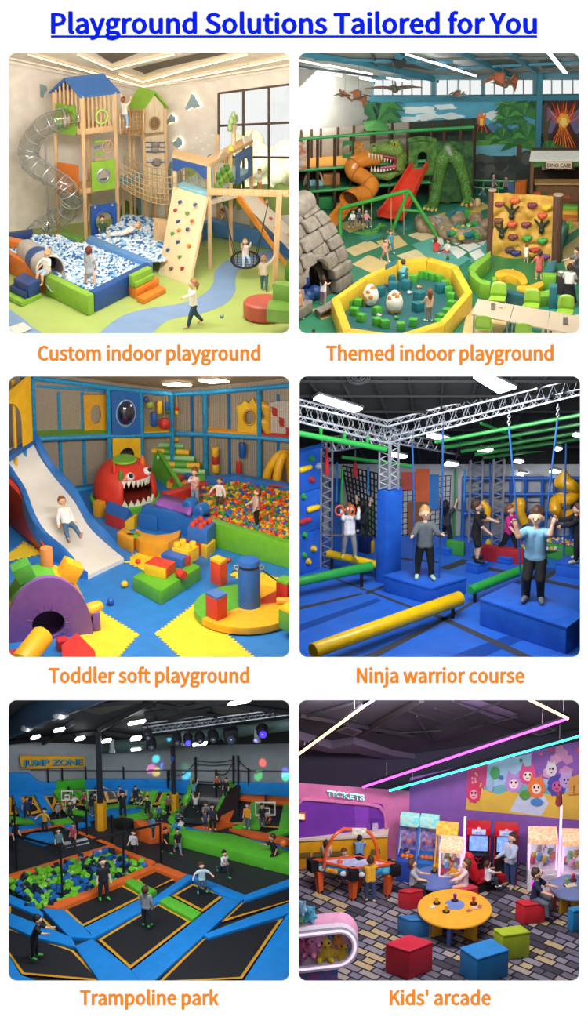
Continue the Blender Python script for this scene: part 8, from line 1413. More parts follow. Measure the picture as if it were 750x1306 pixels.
PL=[((q3(157,606)),1.36,75,'lean','#15161b','#1b1d26','black','short','#3fc04a','boy in black looking at his hands on the lower left trampoline'),(q3(503,310),1.3,20,'stand','#191a20','#22252e','black','short','#3fc04a','boy in black with picture shirt beside the foam pit'),(q4(8,446),1.28,160,'stand','#8f959a','#2a2d38','brown','short','#3fc04a','child in grey shirt on the middle trampoline'),(q4(287,278),.98,15,'jump','#bcd8e4','#4a5564','brown','curly','#3fc0a0','girl in pale blue jumping on the small trampoline'),(q4(397,194),.9,30,'run','#e4e4e8','#23304a','black','short','#3fc08a','boy in white shirt running on the dark carpet'),(q2(650,855),1.12,-70,'run','#17181c','#17181c','brown','short','#4ac04a','man in black carrying a basketball on the lime platform'),(q4(105,78),.86,40,'walk','#17181d','#1c1e26','black','short','#3fc04a','child in black walking before the lime platform, left of a pair'),(q4(165,80),.84,20,'walk','#1d1f26','#7a8ea6','black','short','#c86a5a','child in black top and light jeans before the lime platform'),(q1(655,760+40),.84,-20,'walk','#d8dadf','#1f2430','brown','pony','#d86a4a','child in white shirt walking on carpet by the handrail'),(q2(35,715),.84,150,'stand','#5a8aa8','#23303f','brown','pony','#d8a060','girl in blue shirt leaning on the orange box'),(q1(278,790),.8,20,'stand','#4f7a86','#23282f','black','bob','#2a2a30','person in teal by the handrail left of the foam pit'),(q1(352,760),.78,-30,'stand','#b8485a','#2a2c34','brown','short','#2a2a30','child in red beside the person in teal'),(q1(60,770),.95,60,'stand','#1a1b20','#1a1b20','black','short','#2a2a30','person in black at the far left handrail'),(q1(118,612),.72,30,'jump','#1d2f5a','#23262e','brown','short','#d84a3a','child in navy jumping at the left rear'),(q1(208,680),.78,-20,'jump','#d8a83a','#1f2228','black','short','#2a2a30','child in yellow patterned shirt at the left rear'),(q1(272,618),.6,20,'walk','#8a8f9a','#3a4450','brown','short','#8a5a4a','child in grey on the rear field'),(q1(334,610),.56,10,'jump','#2a2c34','#2a2c34','black','short','#d8d8d8','child in dark clothes left of the black window bed'),(q1(355,570),.5,30,'jump','#e0e0e4','#3a3f4a','brown','short','#d8d8d8','child in white before the black window bed'),(q1(404,550),.48,-10,'stand','#b84a5a','#2a2c34','brown','short','#d8d8d8','child in red at the black window bed'),(q1(440,602),.72,150,'lean','#22242c','#5a7a98','black','short','#d8d8d8','child in black crouching near the yellow base pad'),(q1(600,610),.86,10,'up','#17181c','#1d1e24','black','short','#c83a3a','man in black standing on the black box'),(q1(665,540),.6,30,'jump','#22242a','#2a3040','black','short','#d8d8d8','child in dark shirt on the tilted beds'),(q1(690,535),.5,-30,'squat','#3a3f48','#23262e','brown','short','#d8d8d8','child squatting on the tilted beds'),(q1(724,600),.66,-20,'jump','#1d1f26','#23262e','black','short','#d8d8d8','child in black jumping right of the black box'),(q1(485,530),.66,40,'jump','#c9c2b8','#3a3f4a','brown','short','#d86a4a','child in beige by the post with the hoop'),(q1(585,535),.54,20,'stand','#2a4a86','#23262e','black','short','#d8d8d8','child in blue behind the black box'),(q2(118,585),.62,10,'jump','#8a5a48','#23262e','black','short','#d8d8d8','child in brown beside the second yellow base pad'),(q2(72,620),.5,0,'jump','#3a6a98','#23262e','black','short','#d8d8d8','child in blue beside the small foam pit'),(q2(515,662),.8,-15,'stand','#e0921f','#5a6a8a','brown','short','#d8d8d8','boy in orange shirt before the tilted pair'),(q2(590,658),.76,20,'stand','#1b1c22','#3f5a78','black','short','#3fc06a','boy in black before the right tilted bed'),(q2(341,672),.84,10,'stand','#2a3140','#1b1d26','black','short','#d8d8d8','adult in dark clothes at the foot of the sloped wall'),(q2(304,662),.52,10,'stand','#3a4a72','#2a3550','brown','short','#d8d8d8','small child at the foot of the sloped wall')]
for(x,y),H,fc,ps,sh,pa,ha,st,so,lb in PL:pN(lb,R.g(x,y,.17 if ps not in('walk','run')else .0),H,fc,ps,sh,pa,ha,st,shoes=so,skin=int(x))
SL=lambda u,v:lp_(lp_(S0,S3,v),lp_(S1,S2,v),u)+V3((0,-.1,.05-.35*math.sin(v*math.pi)))
for u,v,H,fc,ps,sh,lb in((.1,.3,.55,160,'climb','#4a4f58','child in grey climbing low on the left of the slope'),(.3,.55,.6,170,'climb','#d8d0c8','child in white climbing the middle of the slope'),(.12,.78,.62,175,'climb','#5a9ab8','child in light blue high on the left of the slope'),(.62,.45,.8,10,'squat','#8a8a92','child sliding down the middle of the slope'),(.62,.98,.6,0,'squat','#c86a4a','child in red sitting on top of the slope'),(.95,.82,.66,-20,'stand','#1d1f26','child in black standing at the right top of the slope'),(.05,.1,.5,60,'squat','#2a6a7a','child in teal at the foot of the slope')):pN(lb,SL(u,v),H,fc,ps,sh,'#262a34','brown','short')
p=R.g(*q2(690,850));b=B();b.ball(p+U*.75+V3((.05,-.1,0)),.13,SF('#d8682a'),2);b.obj('basketball',lB='orange basketball held by the man on the lime platform',cat='ball')
# room 6: kids' arcade
R=Room('arcade');q1,q2,q3,q4=zmap(375,888),zmap(555,888),zmap(375,1068),zmap(555,1068)
R.shell(PB('#2a2430'));R.floor(mat('#6b6a78',.9,'carpet',scale=1.05),1088)
C0,L0,R0=R.g(521,1092),R.g(372,1110),R.g(748,1106);DKW=PB('#241f33');PK=SF('#e07fb4',.6);X=V3((1,0,0))
wall_quad(R,C0,L0,1009,998,PK,'wall_left');wall_quad(R,C0,R0,992,944,PB('#8a5cb0'),'wall_back')
LP=lambda x,y,o=0:R.plane(x,y,C0,L0)+V3((0,-o,0));RP=lambda x,y,o=0:R.plane(x,y,C0,R0)+V3((0,-o,0))
b=B();b.poly([LP(523,1009),LP(372,998),LP(372,958),LP(523,962)],DKW);b.poly([RP(519,998,-.02),RP(748,950,-.02),RP(748,930,-.02),RP(519,962,-.02)],DKW);struct(b,'wall_upper')
t0,t1,t2=LP(372,958),LP(521,962),RP(748,930);n=(t2-t0).cross(R.aty(560,880,C0.y-5)-t0).normalized();CE=lambda x,y,o=0:R.pl3(x,y,t0-V3((0,0,o)),n)
b=B();b.poly([t0,t1,t2,CE(748,879),CE(372,879)],mat('#2c2636',.85,'mottle',scale=1,bump=0,col2='#241f2c'));struct(b,'ceiling')
for a,e,w in((q1(30,95),q1(600,200),.1),(q1(60,100),q1(330,25),.08),(q1(330,190),q1(640,20),.14),(q1(560,70),q1(750,130),.05),(q1(420,190),q1(740,170),.05),(q1(620,100),q1(700,240),.05),(q2(0,60),q2(470,190),.05),(q2(0,150),q2(330,30),.05),(q2(90,20),q2(500,150),.05),(q2(180,160),q2(420,100),.05),(q2(0,240),q2(300,120),.05)):
 b=B();b.beam(CE(*a,.15),CE(*e,.15),w,w,mat('#17141c',.6));struct(b,'ceiling_pipe')
b=B();P=[q1(20,215),q1(190,265),q1(300,240),q1(500,300),q1(700,330),q1(740,345),q1(700,360),q1(480,320),q1(320,290),q1(180,285),q1(20,250)];b.prism([CE(*p,.3)for p in P],.25,mat('#4a4456',.5));b.obj('air_duct',lB='grey purple air duct hanging above the ticket counter',cat='duct')
for i,P in enumerate(([q1(215,180),q1(270,155),q1(345,180),q1(300,202)],[q2(480,185),q2(560,160),q2(608,172),q2(520,200)])):b=B();b.prism([CE(*p,.2)for p in P],.05,mat('#5a5468',.5));b.prism([lp_(CE(*p,.22),sum([CE(*r_,.22)for r_ in P],V3())/4,.3)for p in P],.02,mat('#2a2632',.6));b.obj('ceiling_vent',lB=('square vent above the yellow neon tube','square vent below the violet neon tube corner')[i],cat='vent')
b=B();b.poly([CE(*p,.05)for p in(q2(80,25),q2(230,20),q2(420,90),q2(330,125))],mat('#5d4a70',.8));struct(b,'ceiling_panel')
def neon(a,e,c,lB,ha=.55):
 A,E=[min((CE(*q,ha),LP(*q,.5),RP(*q,.5)),key=lambda v:v.y)for q in(a,e)];t=tG('neon_tube',lB,'neon light',A);b=B();b.tube([A,E],.035,mat(c,.4,emit=6),8);b.obj('tube',t);b=B();b.beam(A+U*.07,E+U*.07,.07,.05,mat('#2a2632',.5));b.obj('rail',t)
 for u in(.12,.88):p=lp_(A,E,u);rod(p+U*.05,p+U*.5,.01,mat('#9a96a4',.4),'hanger',t,4)
neon(q1(15,298),q1(345,55),'#ffc978','warm yellow neon tube at the upper left');neon(q1(345,55),q1(400,20),'#a89cff','short pale blue neon tube at the top edge');neon(q1(345,412),q2(668,112),'#e83cff','long violet neon tube across the ceiling');neon(q2(470,15),q2(668,112),'#ffc978','warm yellow neon tube at the upper right');neon(q1(478,430),q2(745,195),'#2cf0b8','long teal neon tube along the mural top',.5)
PUR=PB('#7a35b0');b=B();b.poly([LP(380,1072,.03),LP(491,1078,.03),LP(491,1040,.03)]+[LP(484+6*math.cos(a),1033-9*math.sin(a),.03)for a in(.5,1,1.57)]+[LP(392,1019,.03),LP(380,1024,.03)],PUR);b.poly([LP(455,1075,.04),LP(470,1076,.04),LP(470,1027,.04),LP(451,1025,.04)],PB('#8f45c4'));b.poly([LP(472,1068,.045),LP(491,1069,.045),LP(490,1044,.045),LP(472,1042,.045)],PB('#682a9a'));b.obj('counter_niche',lB='purple recess behind the ticket counter',cat='wall recess',smooth=0)
b=B();b.tube(sM([LP(378,1027,.06),LP(383,1021,.06),LP(392,1018,.06),LP(440,1022,.06),LP(478,1026,.06),LP(488,1033,.06),LP(492,1046,.06),LP(492,1074,.06)],5),.05,PK,8);b.obj('niche_trim',lB='pink rounded moulding around the counter recess',cat='moulding')
t=tG('wall_sign','glowing teal letters reading TICKETS on the pink wall','sign',LP(440,1012,.1));b=B();add_text(b,'TICKETS',LP(417,1013.2,.1),LP(464.5,1019,.1),LP(417,1005.3,.1),mat('#c8fff4',.5,emit=.7),.03);b.obj('letter_backing',t,smooth=0);b=B();add_text(b,'TICKETS',LP(418,1012.5,.13),LP(463,1018.5,.13),LP(418,1006.5,.13),mat('#12948c',.4,emit=.15),.0);b.obj('letters',t,smooth=0)
t=tG('ticket_counter','yellow ticket counter with pale top under the teal sign','counter',R.g(437,1108));P0,P1=R.g(376,1110),R.g(494,1104);b=B();hc=z(P0,1072)-R.zf;b.hull([P0,P1,P1+V3((0,.35,0)),P0+V3((0,.35,0))],[LV(p,R.zf+hc)for p in(P0,P1,P1+V3((0,.35,0)),P0+V3((0,.35,0)))],SF('#e8a81f'),.02);b.obj('body',t);b=B();q=[LV(p,R.zf+hc)+V3((0,-.06,0))for p in(P0,P1)];b.prism([q[0],q[1],q[1]+V3((.05,.5,0)),q[0]+V3((0,.5,0))],.06,mat('#e8d9c4',.4));b.obj('counter_top',t)
for u0,u1 in((.06,.17),(.2,.3),(.4,.52),(.82,.92)):b=B();a,e=lp_(P0,P1,u0)+V3((0,-.02,.4)),lp_(P0,P1,u1)+V3((0,-.02,.4));b.hull([a,e,e+U*.15,a+U*.15],[k+V3((0,-.02,0))for k in(a,e,e+U*.15,a+U*.15)],mat('#7a6a3a',.5));b.obj('display_slot',t)
rod(P0+V3((0,-.02,.08)),P1+V3((0,-.02,.08)),.06,SF('#b8762a'),'plinth',t)
t=tG('menu_screen','small orange screen on the left of the counter recess','screen',LP(385,1042,.1));b=B();b.hull([LP(*p,.06)for p in((378,1043),(390,1044),(390,1034),(378,1034))],[LP(*p,.12)for p in((378,1043),(390,1044),(390,1034),(378,1034))],SF('#e05a2a'),.01);b.obj('case',t);b=B();b.hull([LP(*p,.12)for p in((379,1042),(388.5,1042.5),(388.5,1035.5),(379,1035))],[LP(*p,.125)for p in((379,1042),(388.5,1042.5),(388.5,1035.5),(379,1035))],mat('#f0c8a8',.5,emit=.8));b.obj('display',t)
for i,(x,y,w,c)in enumerate(((402,1067,6,'#c98a5a'),(478,1066,8,'#c9b8d8'),(470,1066,3,'#7a4a9a'))):P=R.g(x,1104);p=LV(P+V3((0,.2,0)),R.zf+hc+.06);b=B();b.box(p+U*.1,(w*.02,.15,.2),SF(c),.1,.02);b.obj('counter_box',lB=('tan box on the ticket counter at the left','lilac box on the ticket counter at the right','small purple box on the ticket counter')[i],cat='box')
b=B();D=lambda pts,c,o:b.poly([RP(x,y,o)for x,y in pts],PB(c));mt=lambda x:992-(x-521)*.211+2
D([(616,mt(616)),(745,mt(745)),(745,1044),(616,1034)],'#9ec3e2',.02);D([(596,mt(596)),(622,mt(622)),(618,1030),(594,1030)],'#c94a86',.022);D([(594,1032)]+[(596+5*k,1010+3*math.sin(k))for k in range(30)]+[(745,1046)],'#e0bb4a',.025);D([(616,1012)]+[(618+6*k,1002+2*math.sin(k*1.3))for k in range(20)]+[(738,1014)],'#6fb0b8',.023);D([(650,1034),(660,1015),(690,1008),(700,1024),(690,1040)],'#c4d2e8',.028)
for i,(x,y,r)in enumerate(((716,962,9),(708,968,7),(724,968,7),(714,955,6),(700,985,8),(722,984,9))):D(blob(x,y,r,r*.85,14,.15,i,5),('#c98ab8','#d29ac2','#c086b4')[i%3],.03+.001*i)
for i,(x,y,rx,ry,c,f)in enumerate(((655,998,11,12,'#b58ad0','#f4e0e6'),(673,988,11,12,'#d8508a','#f8e2d8'),(684,1004,11,13,'#e87a3a','#f8e4d0'),(710,1001,12,14,'#4a4aa8','#c85a9a'),(604,1011,9,12,'#d83a6a','#f0a0b0'),(722,994,9,10,'#b8a0d4','#b8a0d4'),(703,980,7,9,'#d8d2dc','#d8d2dc'))):
 D(blob(x,y,rx,ry,24,.1,i,9),c,.04+.004*i);D([(x-rx*.8,y-ry*.6),(x-rx*.6,y-ry*1.4),(x-rx*.2,y-ry*.8)],c,.041+.004*i);D([(x+rx*.8,y-ry*.6),(x+rx*.6,y-ry*1.4),(x+rx*.2,y-ry*.8)],c,.0412+.004*i);D(blob(x,y+1,rx*.55,ry*.5,14,0,0),f,.042+.004*i)
 for k in(-1,1):D(blob(x+k*rx*.25,y-1,1.3,1.8,8,0),'#1c1826',.0432+.004*i)
 D([(x-2.5,y+3),(x+2.5,y+3),(x,y+5)],'#8a2a4a',.0434+.004*i)
for i,(x,y,rx,ry,c)in enumerate(((631,984,6,8,'#4f9f6a'),(664,968,2,2.5,'#2f7a5a'),(669,1012,7,6,'#5a9a4a'),(684,1021,8,5,'#4a86c8'),(639,990,3,3,'#4a6ab8'),(702,954,3,3,'#c84a6a'),(690,960,2.4,2.4,'#d86a8a'),(738,955,3,4,'#d8584a'),(625,1000,4,8,'#9ab8d8'))):D(blob(x,y,rx,ry,14,.05,i),c,.08+.001*i)
D([(726,990),(745,984),(745,1010),(724,1012)],'#d8a04a',.09);D([(731,1000),(737,998),(737,1010),(731,1010)],'#7a4a3a',.092)
for i in range(14):rn=random.Random(i);D(blob(598+rn.random()*18,968+4+rn.random()*36,1.2,2,6,.1),('#f0c84a','#f2a0c0')[i%2],.05)
b.obj('wall_mural',lB='cartoon mural of generic round furry creatures on the purple wall',cat='mural',smooth=0)
def cab(x,y,w,hgt,dp,lB,name,body,rz=0):
 P=R.g(x,y);t=tG(name,lB,'arcade machine',P);M=Matrix.Rotation(R_(rz),3,'Z');T=lambda a,b_,c:P+M@V3((a*w,b_*dp,c*hgt));return t,T
def pbox(t,T,lo,hi,m,name,bev=.015):b=B();(a,b_,c),(d,e,f)=lo,hi;b.hull([T(a,b_,c),T(d,b_,c),T(d,e,c),T(a,e,c)],[T(a,b_,f),T(d,b_,f),T(d,e,f),T(a,e,f)],m,bev);return b.obj(name,t)
SCR=mat('#7fa8e8',.3,'mottle',scale=9,col2='#4a3fae',emit=.9)
for i,(x,y,c,lb)in enumerate(((520,1116,'#2f4fae','blue hoop shooting machine beside the pink wall'),(545,1118,'#2f6fc0','second blue hoop shooting machine left of the yellow one'))):
 t,T=cab(x,y,.5,1.75,.8,lb,'hoop_machine',c,-12);CM=SF(c);pbox(t,T,(-.5,-.5,0),(.5,.5,.36),CM,'base');pbox(t,T,(-.5,.35,.36),(.5,.5,.82),mat('#c9b8e0',.4,'mottle',scale=8,col2='#6a5ab0'),'back_panel')
 for k in(-.5,.5):b=B();b.tube([T(k,-.5,.36),T(k,.1,.8),T(k,.45,.84)],.025,CM,6);b.tube([T(k,-.5,.36),T(k,.45,.4)],.02,CM,6);b.obj('side_rail',t)
 b=B();net(b,[T(-.5,-.5,.36),T(-.5,.4,.38),T(-.5,.45,.84),T(-.5,.05,.78)],5,6,.006,WHITE);b.obj('net',t);pbox(t,T,(-.5,.1,.83),(.5,.45,1.0),mat('#58c8d8',.4,'mottle',scale=10,col2='#e8d890',emit=.5),'header');b=B();b.tube(ring(T(0,.2,.58),T(.2,0,0)-T(0,0,0),T(0,.2,0)-T(0,0,0),14),.018,SF('#e0562a'),6,cQ=True);b.obj('hoop',t)
 for k in range(3):b=B();b.ball(T(-.25+.25*k,-.2,.39),.07,SF('#d8722a'),2);b.obj('ball',t)
t,T=cab(568,1124,.56,1.6,.8,'yellow slanted ticket machine with star decoration','redemption_machine','',-10);YM=SF('#e8b41f');pbox(t,T,(-.5,-.45,0),(.5,.5,.42),YM,'base');b=B();b.hull([T(-.5,-.45,.42),T(-.44,-.45,.42),T(-.44,.5,.42),T(-.5,.5,.42)],[T(-.5,.1,.86),T(-.44,.1,.86),T(-.44,.5,.86),T(-.5,.5,.86)],YM);b.hull([T(.44,-.45,.42),T(.5,-.45,.42),T(.5,.5,.42),T(.44,.5,.42)],[T(.44,.1,.86),T(.5,.1,.86),T(.5,.5,.86),T(.44,.5,.86)],YM);b.obj('side_frame',t);pbox(t,T,(-.44,.3,.42),(.44,.4,.86),mat('#d8b8e8',.4,'mottle',scale=12,col2='#6a9ad8',emit=.3),'back_panel');pbox(t,T,(-.52,.05,.86),(.52,.5,1.02),mat('#e8c84a',.4,'mottle',scale=9,col2='#e86a4a',emit=.5),'header')
for k,(a,c,s_)in enumerate(((-.2,.25,.1),(.2,.3,.07),(.05,.12,.06),(.3,.14,.05))):b=B();b.lathe(T(a,-.46,c),[(s_,0),(s_*.9,.015),(.001,.016)],SF(('#7a3aa8','#9a4ac0')[k%2]),5,axis=(-.17,-1,0));b.obj('star',t)
pbox(t,T,(-.46,-.47,.12),(-.34,-.44,.34),BLACK,'ticket_slot')
def claw(x,y,w,hgt,lB,rz,hd='#e8c0a0',seed=0,n=12):
 t,T=cab(x,y,w,hgt,.7,lB,'claw_machine','',rz);WM=mat('#ece6ee',.35);pbox(t,T,(-.5,-.5,0),(.5,.5,.42),WM,'base');pbox(t,T,(-.5,-.5,.9),(.5,.5,1.0),mat(hd,.4,'mottle',scale=12,col2='#f4e8c8',emit=.5),'header')
 for a in(-.47,.47):pbox(t,T,(a-.03,-.5,.42),(a+.03,-.44,.9),mat('#f0b8f0',.4,emit=1.2),'light_post');pbox(t,T,(a-.03,.42,.42),(a+.03,.5,.9),WM,'rear_post')
 pbox(t,T,(-.46,.44,.42),(.46,.48,.9),mat('#dfe3f0',.5,emit=.5),'back_panel');b=B();b.poly([T(-.45,-.48,.42),T(.45,-.48,.42),T(.45,-.48,.9),T(-.45,-.48,.9)],mat('#f0f2f8',.05,'glass',alpha=.94));b.obj('front_glass',t);b=B();b.tube([T(.1,0,.9),T(.1,0,.74)],.015,STEEL,6);[b.tube([T(.1,0,.74),T(.1+.12*math.cos(a),.12*math.sin(a),.69),T(.1+.08*math.cos(a),.08*math.sin(a),.64)],.012,STEEL,5)for a in(0,2.1,4.2)];b.obj('claw',t)  # back panel given a glow, added to brighten the prizes inside
 pbox(t,T,(-.36,-.53,.06),(-.06,-.49,.2),mat('#e83ad0',.4,emit=1.1),'prize_door');pbox(t,T,(.02,-.53,.22),(.4,-.49,.33),mat('#d0c8d8',.4),'control_panel')
 for k in range(2):b=B();b.tube([T(-.3+.3*k,-.55,.36),T(-.3+.3*k,-.56,.4)],.02,SF('#d83a4a'),8);b.obj('joystick',t)
 b=B();[b.tube([T(a,-.52,c),T(a+.08,-.52,c+.05)],.012,BLACK,4)for a,c in((-.34,.24),(-.26,.24),(-.3,.3),(.1,.1),(.2,.14))];b.obj('button_marks',t);rn=random.Random(seed)
 return t,T,rn
PLC=['#e8b0c8','#f0d04a','#6ab0e0','#e87a4a','#b888d8','#8ad0a0','#f0f0f0','#e85a7a']
def plush(c,s,col,lB,group=None,ears=1,face=0):
 t=tG('plush_toy',lB,'plush toy',c-U*s*.7,group);m=mat(col,.9,'mottle',scale=14,bump=.4);f=V3((math.sin(face),-math.cos(face),.1));l=V3((math.cos(face),math.sin(face),0));h=c+U*s*.55
 pr=[(c,c+U*s*.1,s*.62,s*.58),(h+U*s*.1,h+U*s*.12,s*.52,s*.5)]+[(h+l*k*s*.36+U*s*.5,h+l*k*s*.42+U*s*(.62 if ears==1 else .95),s*.18,s*.16)for k in(-1,1)]+[(c+l*k*s*.45+U*s*.1,c+l*k*s*.75+f*s*.3,s*.2,s*.17)for k in(-1,1)]+[(c+l*k*s*.3-U*s*.4+f*s*.3,c+l*k*s*.4-U*s*.45+f*s*.7,s*.22,s*.2)for k in(-1,1)]+[(h+f*s*.45,h+f*s*.52,s*.2,s*.17)]
 b=B();b.sdf(pr,s*.14,m,s*.1);b.obj('body',t);b=B();[b.ball(h+f*s*.47+l*k*s*.22+U*s*.2,s*.085,BLACK,1)for k in(-1,1)];b.ball(h+f*s*.68+U*s*.05,s*.06,BLACK,1);b.obj('face',t);return t
def prizes(T,rn,n,z0,s,where):
 for k in range(n):
  a,b_,c=rn.uniform(-.36,.36),rn.uniform(-.35,.2),z0+rn.uniform(0,.1)+(.0 if k<n*.6 else .09);b=B();p=T(a,b_,c);b.sdf([(p,p+V3((0,0,.03)),s,s*.8),(p+V3((.02,-.02,s)),p+V3((.02,-.02,s*1.1)),s*.7,s*.6),(p+V3((-.03,-.02,s*1.6)),p+V3((-.03,-.02,s*1.7)),s*.25,s*.2),(p+V3((.07,-.02,s*1.6)),p+V3((.07,-.02,s*1.7)),s*.25,s*.2)],s*.3,SF(PLC[k%8],.8),s*.2);b.obj('prize_plush',lB='small %s plush heaped inside %s'%(['pink','yellow','blue','orange','lilac','mint','white','rose'][k%8],where),cat='plush toy',group='prizes in '+where)
for x,y,w,hg,lb,rz,sd,wh in((575,1136,.62,1.5,'white claw machine between the yellow machine and racing seats',-8,1,'the left claw machine'),(690,1129,.78,1.62,'white claw machine with pink light posts right of the racing games',-2,2,'the middle claw machine'),(733,1134,.8,1.68,'white claw machine cut off by the right edge',-2,3,'the right claw machine')):t,T,rn=claw(x,y,w,hg,lb,rz,'#f0a878',sd);prizes(T,rn,15,.45,.085,wh)
for x in(712,591):b=B();P=R.g(x,1128 if x>700 else 1130);b.beam(P,R.up(P,1028 if x>700 else 1042),.06,.06,mat('#f2a0f4',.4,emit=2.0));b.obj('light_column',lB='glowing pink light column '+('between the two right claw machines' if x>700 else 'right of the left claw machine'),cat='light')
b=B();p=R.aty(713,1020,R.g(712,1128).y);b.sdf([(p-U*.1,p+U*.08,.1,.08),(p+U*.15,p+U*.17,.08,.07)],.025,SF('#8a3a3a'),.02);b.obj('plush_toy',lB='dark red plush sitting on top of the pink light column',cat='plush toy')
for i,(x,y,lb)in enumerate(((609,1122,'left'),(644,1124,'right'))):
 t,T=cab(x,y,.62,1.66,.7,'black and red racing cabinet with a lit screen, %s one'%lb,'racing_cabinet','',-4);RD=SF('#d01f2f',.3);pbox(t,T,(-.5,-.2,0),(.5,.5,.5),BLACK,'base');pbox(t,T,(-.5,.1,.5),(.5,.5,.84),BLACK,'screen_housing');pbox(t,T,(-.4,.04,.53),(.4,.1,.8),SCR,'screen');pbox(t,T,(-.52,-.1,.84),(.52,.5,1.0),RD,'header',.05);pbox(t,T,(-.3,-.13,.87),(.3,-.1,.97),mat('#4a8ae0',.4,'mottle',scale=14,col2='#f0d060',emit=.7),'header_badge');b=B();b.ball(T(0,-.12,.98),.05,WHITE,1);b.obj('header_knob',t)
 for k in(-.5,.5):b=B();b.hull([T(k-.03,-.25,.0),T(k+.03,-.25,0),T(k+.03,.5,0),T(k-.03,.5,0)],[T(k-.03,.05,.84),T(k+.03,.05,.84),T(k+.03,.5,.84),T(k-.03,.5,.84)],mat('#201a22',.4,'mottle',scale=5,col2='#c0203a'));b.obj('side_panel',t)
 b=B();b.tube(ring(T(0,-.32,.46),T(.22,0,0)-T(0,0,0),T(0,-.08,.1)-T(0,0,0),18),.025,BLACK,6,cQ=True);[b.tube([T(0,-.32,.46),T(0,-.32,.46)+(T(.22,0,0)-T(0,0,0))*math.cos(a)+(T(0,-.08,.1)-T(0,0,0))*math.sin(a)],.018,RD,5)for a in(.5,2.6,4.7)];o=b.obj('steering_wheel',t);b=B();b.tube([T(0,-.3,.45),T(0,-.1,.42)],.03,BLACK,8);b.obj('steering_column',o)
def rseat(x,y,rz,s,lB):
 P=R.g(x,y);M=Matrix.Rotation(R_(rz),3,'Z');T=lambda a,b_,c:P+M@V3((a,b_,c))*s;t=tG('racing_chair',lB,'racing seat',P);RD=SF('#cf1f2c',.3);b=B();b.hull([T(-.3,-.5,0),T(.3,-.5,0),T(.3,.5,0),T(-.3,.5,0)],[T(-.28,-.45,.2),T(.28,-.45,.2),T(.28,.5,.2),T(-.28,.5,.2)],BLACK,.03);b.obj('platform',t);b=B();b.hull([T(-.25,-.3,.25),T(.25,-.3,.25),T(.25,.3,.3),T(-.25,.3,.3)],[T(-.25,-.3,.4),T(.25,-.3,.4),T(.25,.3,.46),T(-.25,.3,.46)],RD,.05);b.obj('cushion',t)
 b=B();b.sdf([(T(k*.14,-.28,.45),T(k*.1,-.42,1.0),.13*s,.1*s)for k in(-1,1)]+[(T(0,-.3,.45),T(0,-.42,1.0),.12*s,.12*s),(T(-.06,-.43,1.12),T(.06,-.43,1.12),.1*s,.1*s),(T(.22,-.24,.5),T(.18,-.36,.95),.06*s,.05*s),(T(-.22,-.24,.5),T(-.18,-.36,.95),.06*s,.05*s)],.03*s,RD,.03*s);b.obj('backrest',t);b=B();b.box(T(.0,-.31,.85),(.1*s,.05*s,.22*s),mat('#e8e4e0',.5),R_(rz),.01);b.obj('white_patch',t);b=B();[b.tube([T(k*.2,.1,.2),T(k*.2,-.1,.3)],.03*s,BLACK,6)for k in(-1,1)];b.obj('bracket',t);b=B();b.box(T(0,.62,.2),(.5*s,.3*s,.3*s),SF('#a81c2c',.3),R_(rz),.04);b.obj('pedal_box',t)
rseat(614,1131,-62,.95,'red racing seat in front of the right racing cabinet');rseat(584,1120,-55,.85,'red racing seat in front of the left racing cabinet')
HT=[(398,1099),(445,1106.5),(506,1103),(452,1094)];hh=.95
t=tG('air_hockey_table','orange and blue air hockey table with overhead arch','air hockey table',R.g(450,1140));tp=[q3(88,118),q3(295,165),q3(512,140),q3(330,100)];W4=R.gs(tp,hh)
b=B();b.prism([p-U*.26 for p in W4],.22,mat('#2a6fb0',.4,'mottle',scale=6,col2='#4ab0d8'),.03);b.obj('cabinet',t);ce=sum(W4,V3())/4;b=B();plate(b,[p for p in W4],[[ce+(p-ce)*.86 for p in W4]],U*.06,SF('#e8622a',.3));b.obj('rim',t);b=B();b.poly([ce+(p-ce)*.87+U*.01 for p in W4],mat('#c8d4ee',.2,'mottle',scale=6,col2='#a8b8e0'));b.obj('playfield',t)
for p,lb in zip(W4,'abcd'):b=B();b.box(p+(ce-p)*.03-U*.12,(.26,.3,.34),BLACK,.5,.04);b.obj('corner_guard',t)
for p in W4:q=p+(ce-p)*.2;b=B();b.tube([LV(q,R.zf),LV(q+(p-ce)*.04,R.zf+.66)],[.09,.14],SF('#e8622a',.3),4);b.obj('leg',t);b=B();b.box(LV(q,R.zf+.03),(.14,.14,.06),BLACK,.5);b.obj('foot',t)
b=B();a0,a1=lp_(W4[0],W4[1],.4),lp_(W4[3],W4[2],.55);A0,A1=R.aty(*q3(150,150),a0.y),R.aty(*q3(425,120),a1.y);b.tube(sM([A0,R.aty(*q3(165,60),a0.y),R.aty(*q1(205,700),a0.y),R.aty(*q1(250,668),a0.y+.2)],5),.045,SF('#e8622a',.3),8);b.tube(sM([R.aty(*q1(360,672),a1.y),R.aty(*q1(395,705),a1.y),R.aty(*q3(415,50),a1.y),A1],5),.045,SF('#e8622a',.3),8);b.tube([R.aty(*q1(245,668),a0.y+.2),R.aty(*q1(365,672),a1.y)],.05,SF('#e8622a',.3),8);b.obj('arch',t)
b=B();h0=R.aty(*q1(328,680),lp_(a0,a1,.6).y-.1);b.box(h0,(.38,.08,.17),mat('#e8d8a0',.4,'mottle',scale=12,col2='#5a8ad0',emit=.4),0,.02);b.obj('score_sign',t)
for k,u,c in((0,.25,'#f0f0f4'),(0,.42,'#e8b030'),(0,.5,'#e8902a'),(0,.58,'#e8b030'),(0,.78,'#f0f0f4'),(1,.2,'#f0f0f4'),(1,.75,'#58c0d8')):b=B();b.ball(lp_(W4[k],W4[k+1],u)+V3((.01*k,-.015,-.16)),(.1,.03,.09),SF(c),1);b.obj('side_ornament',t)
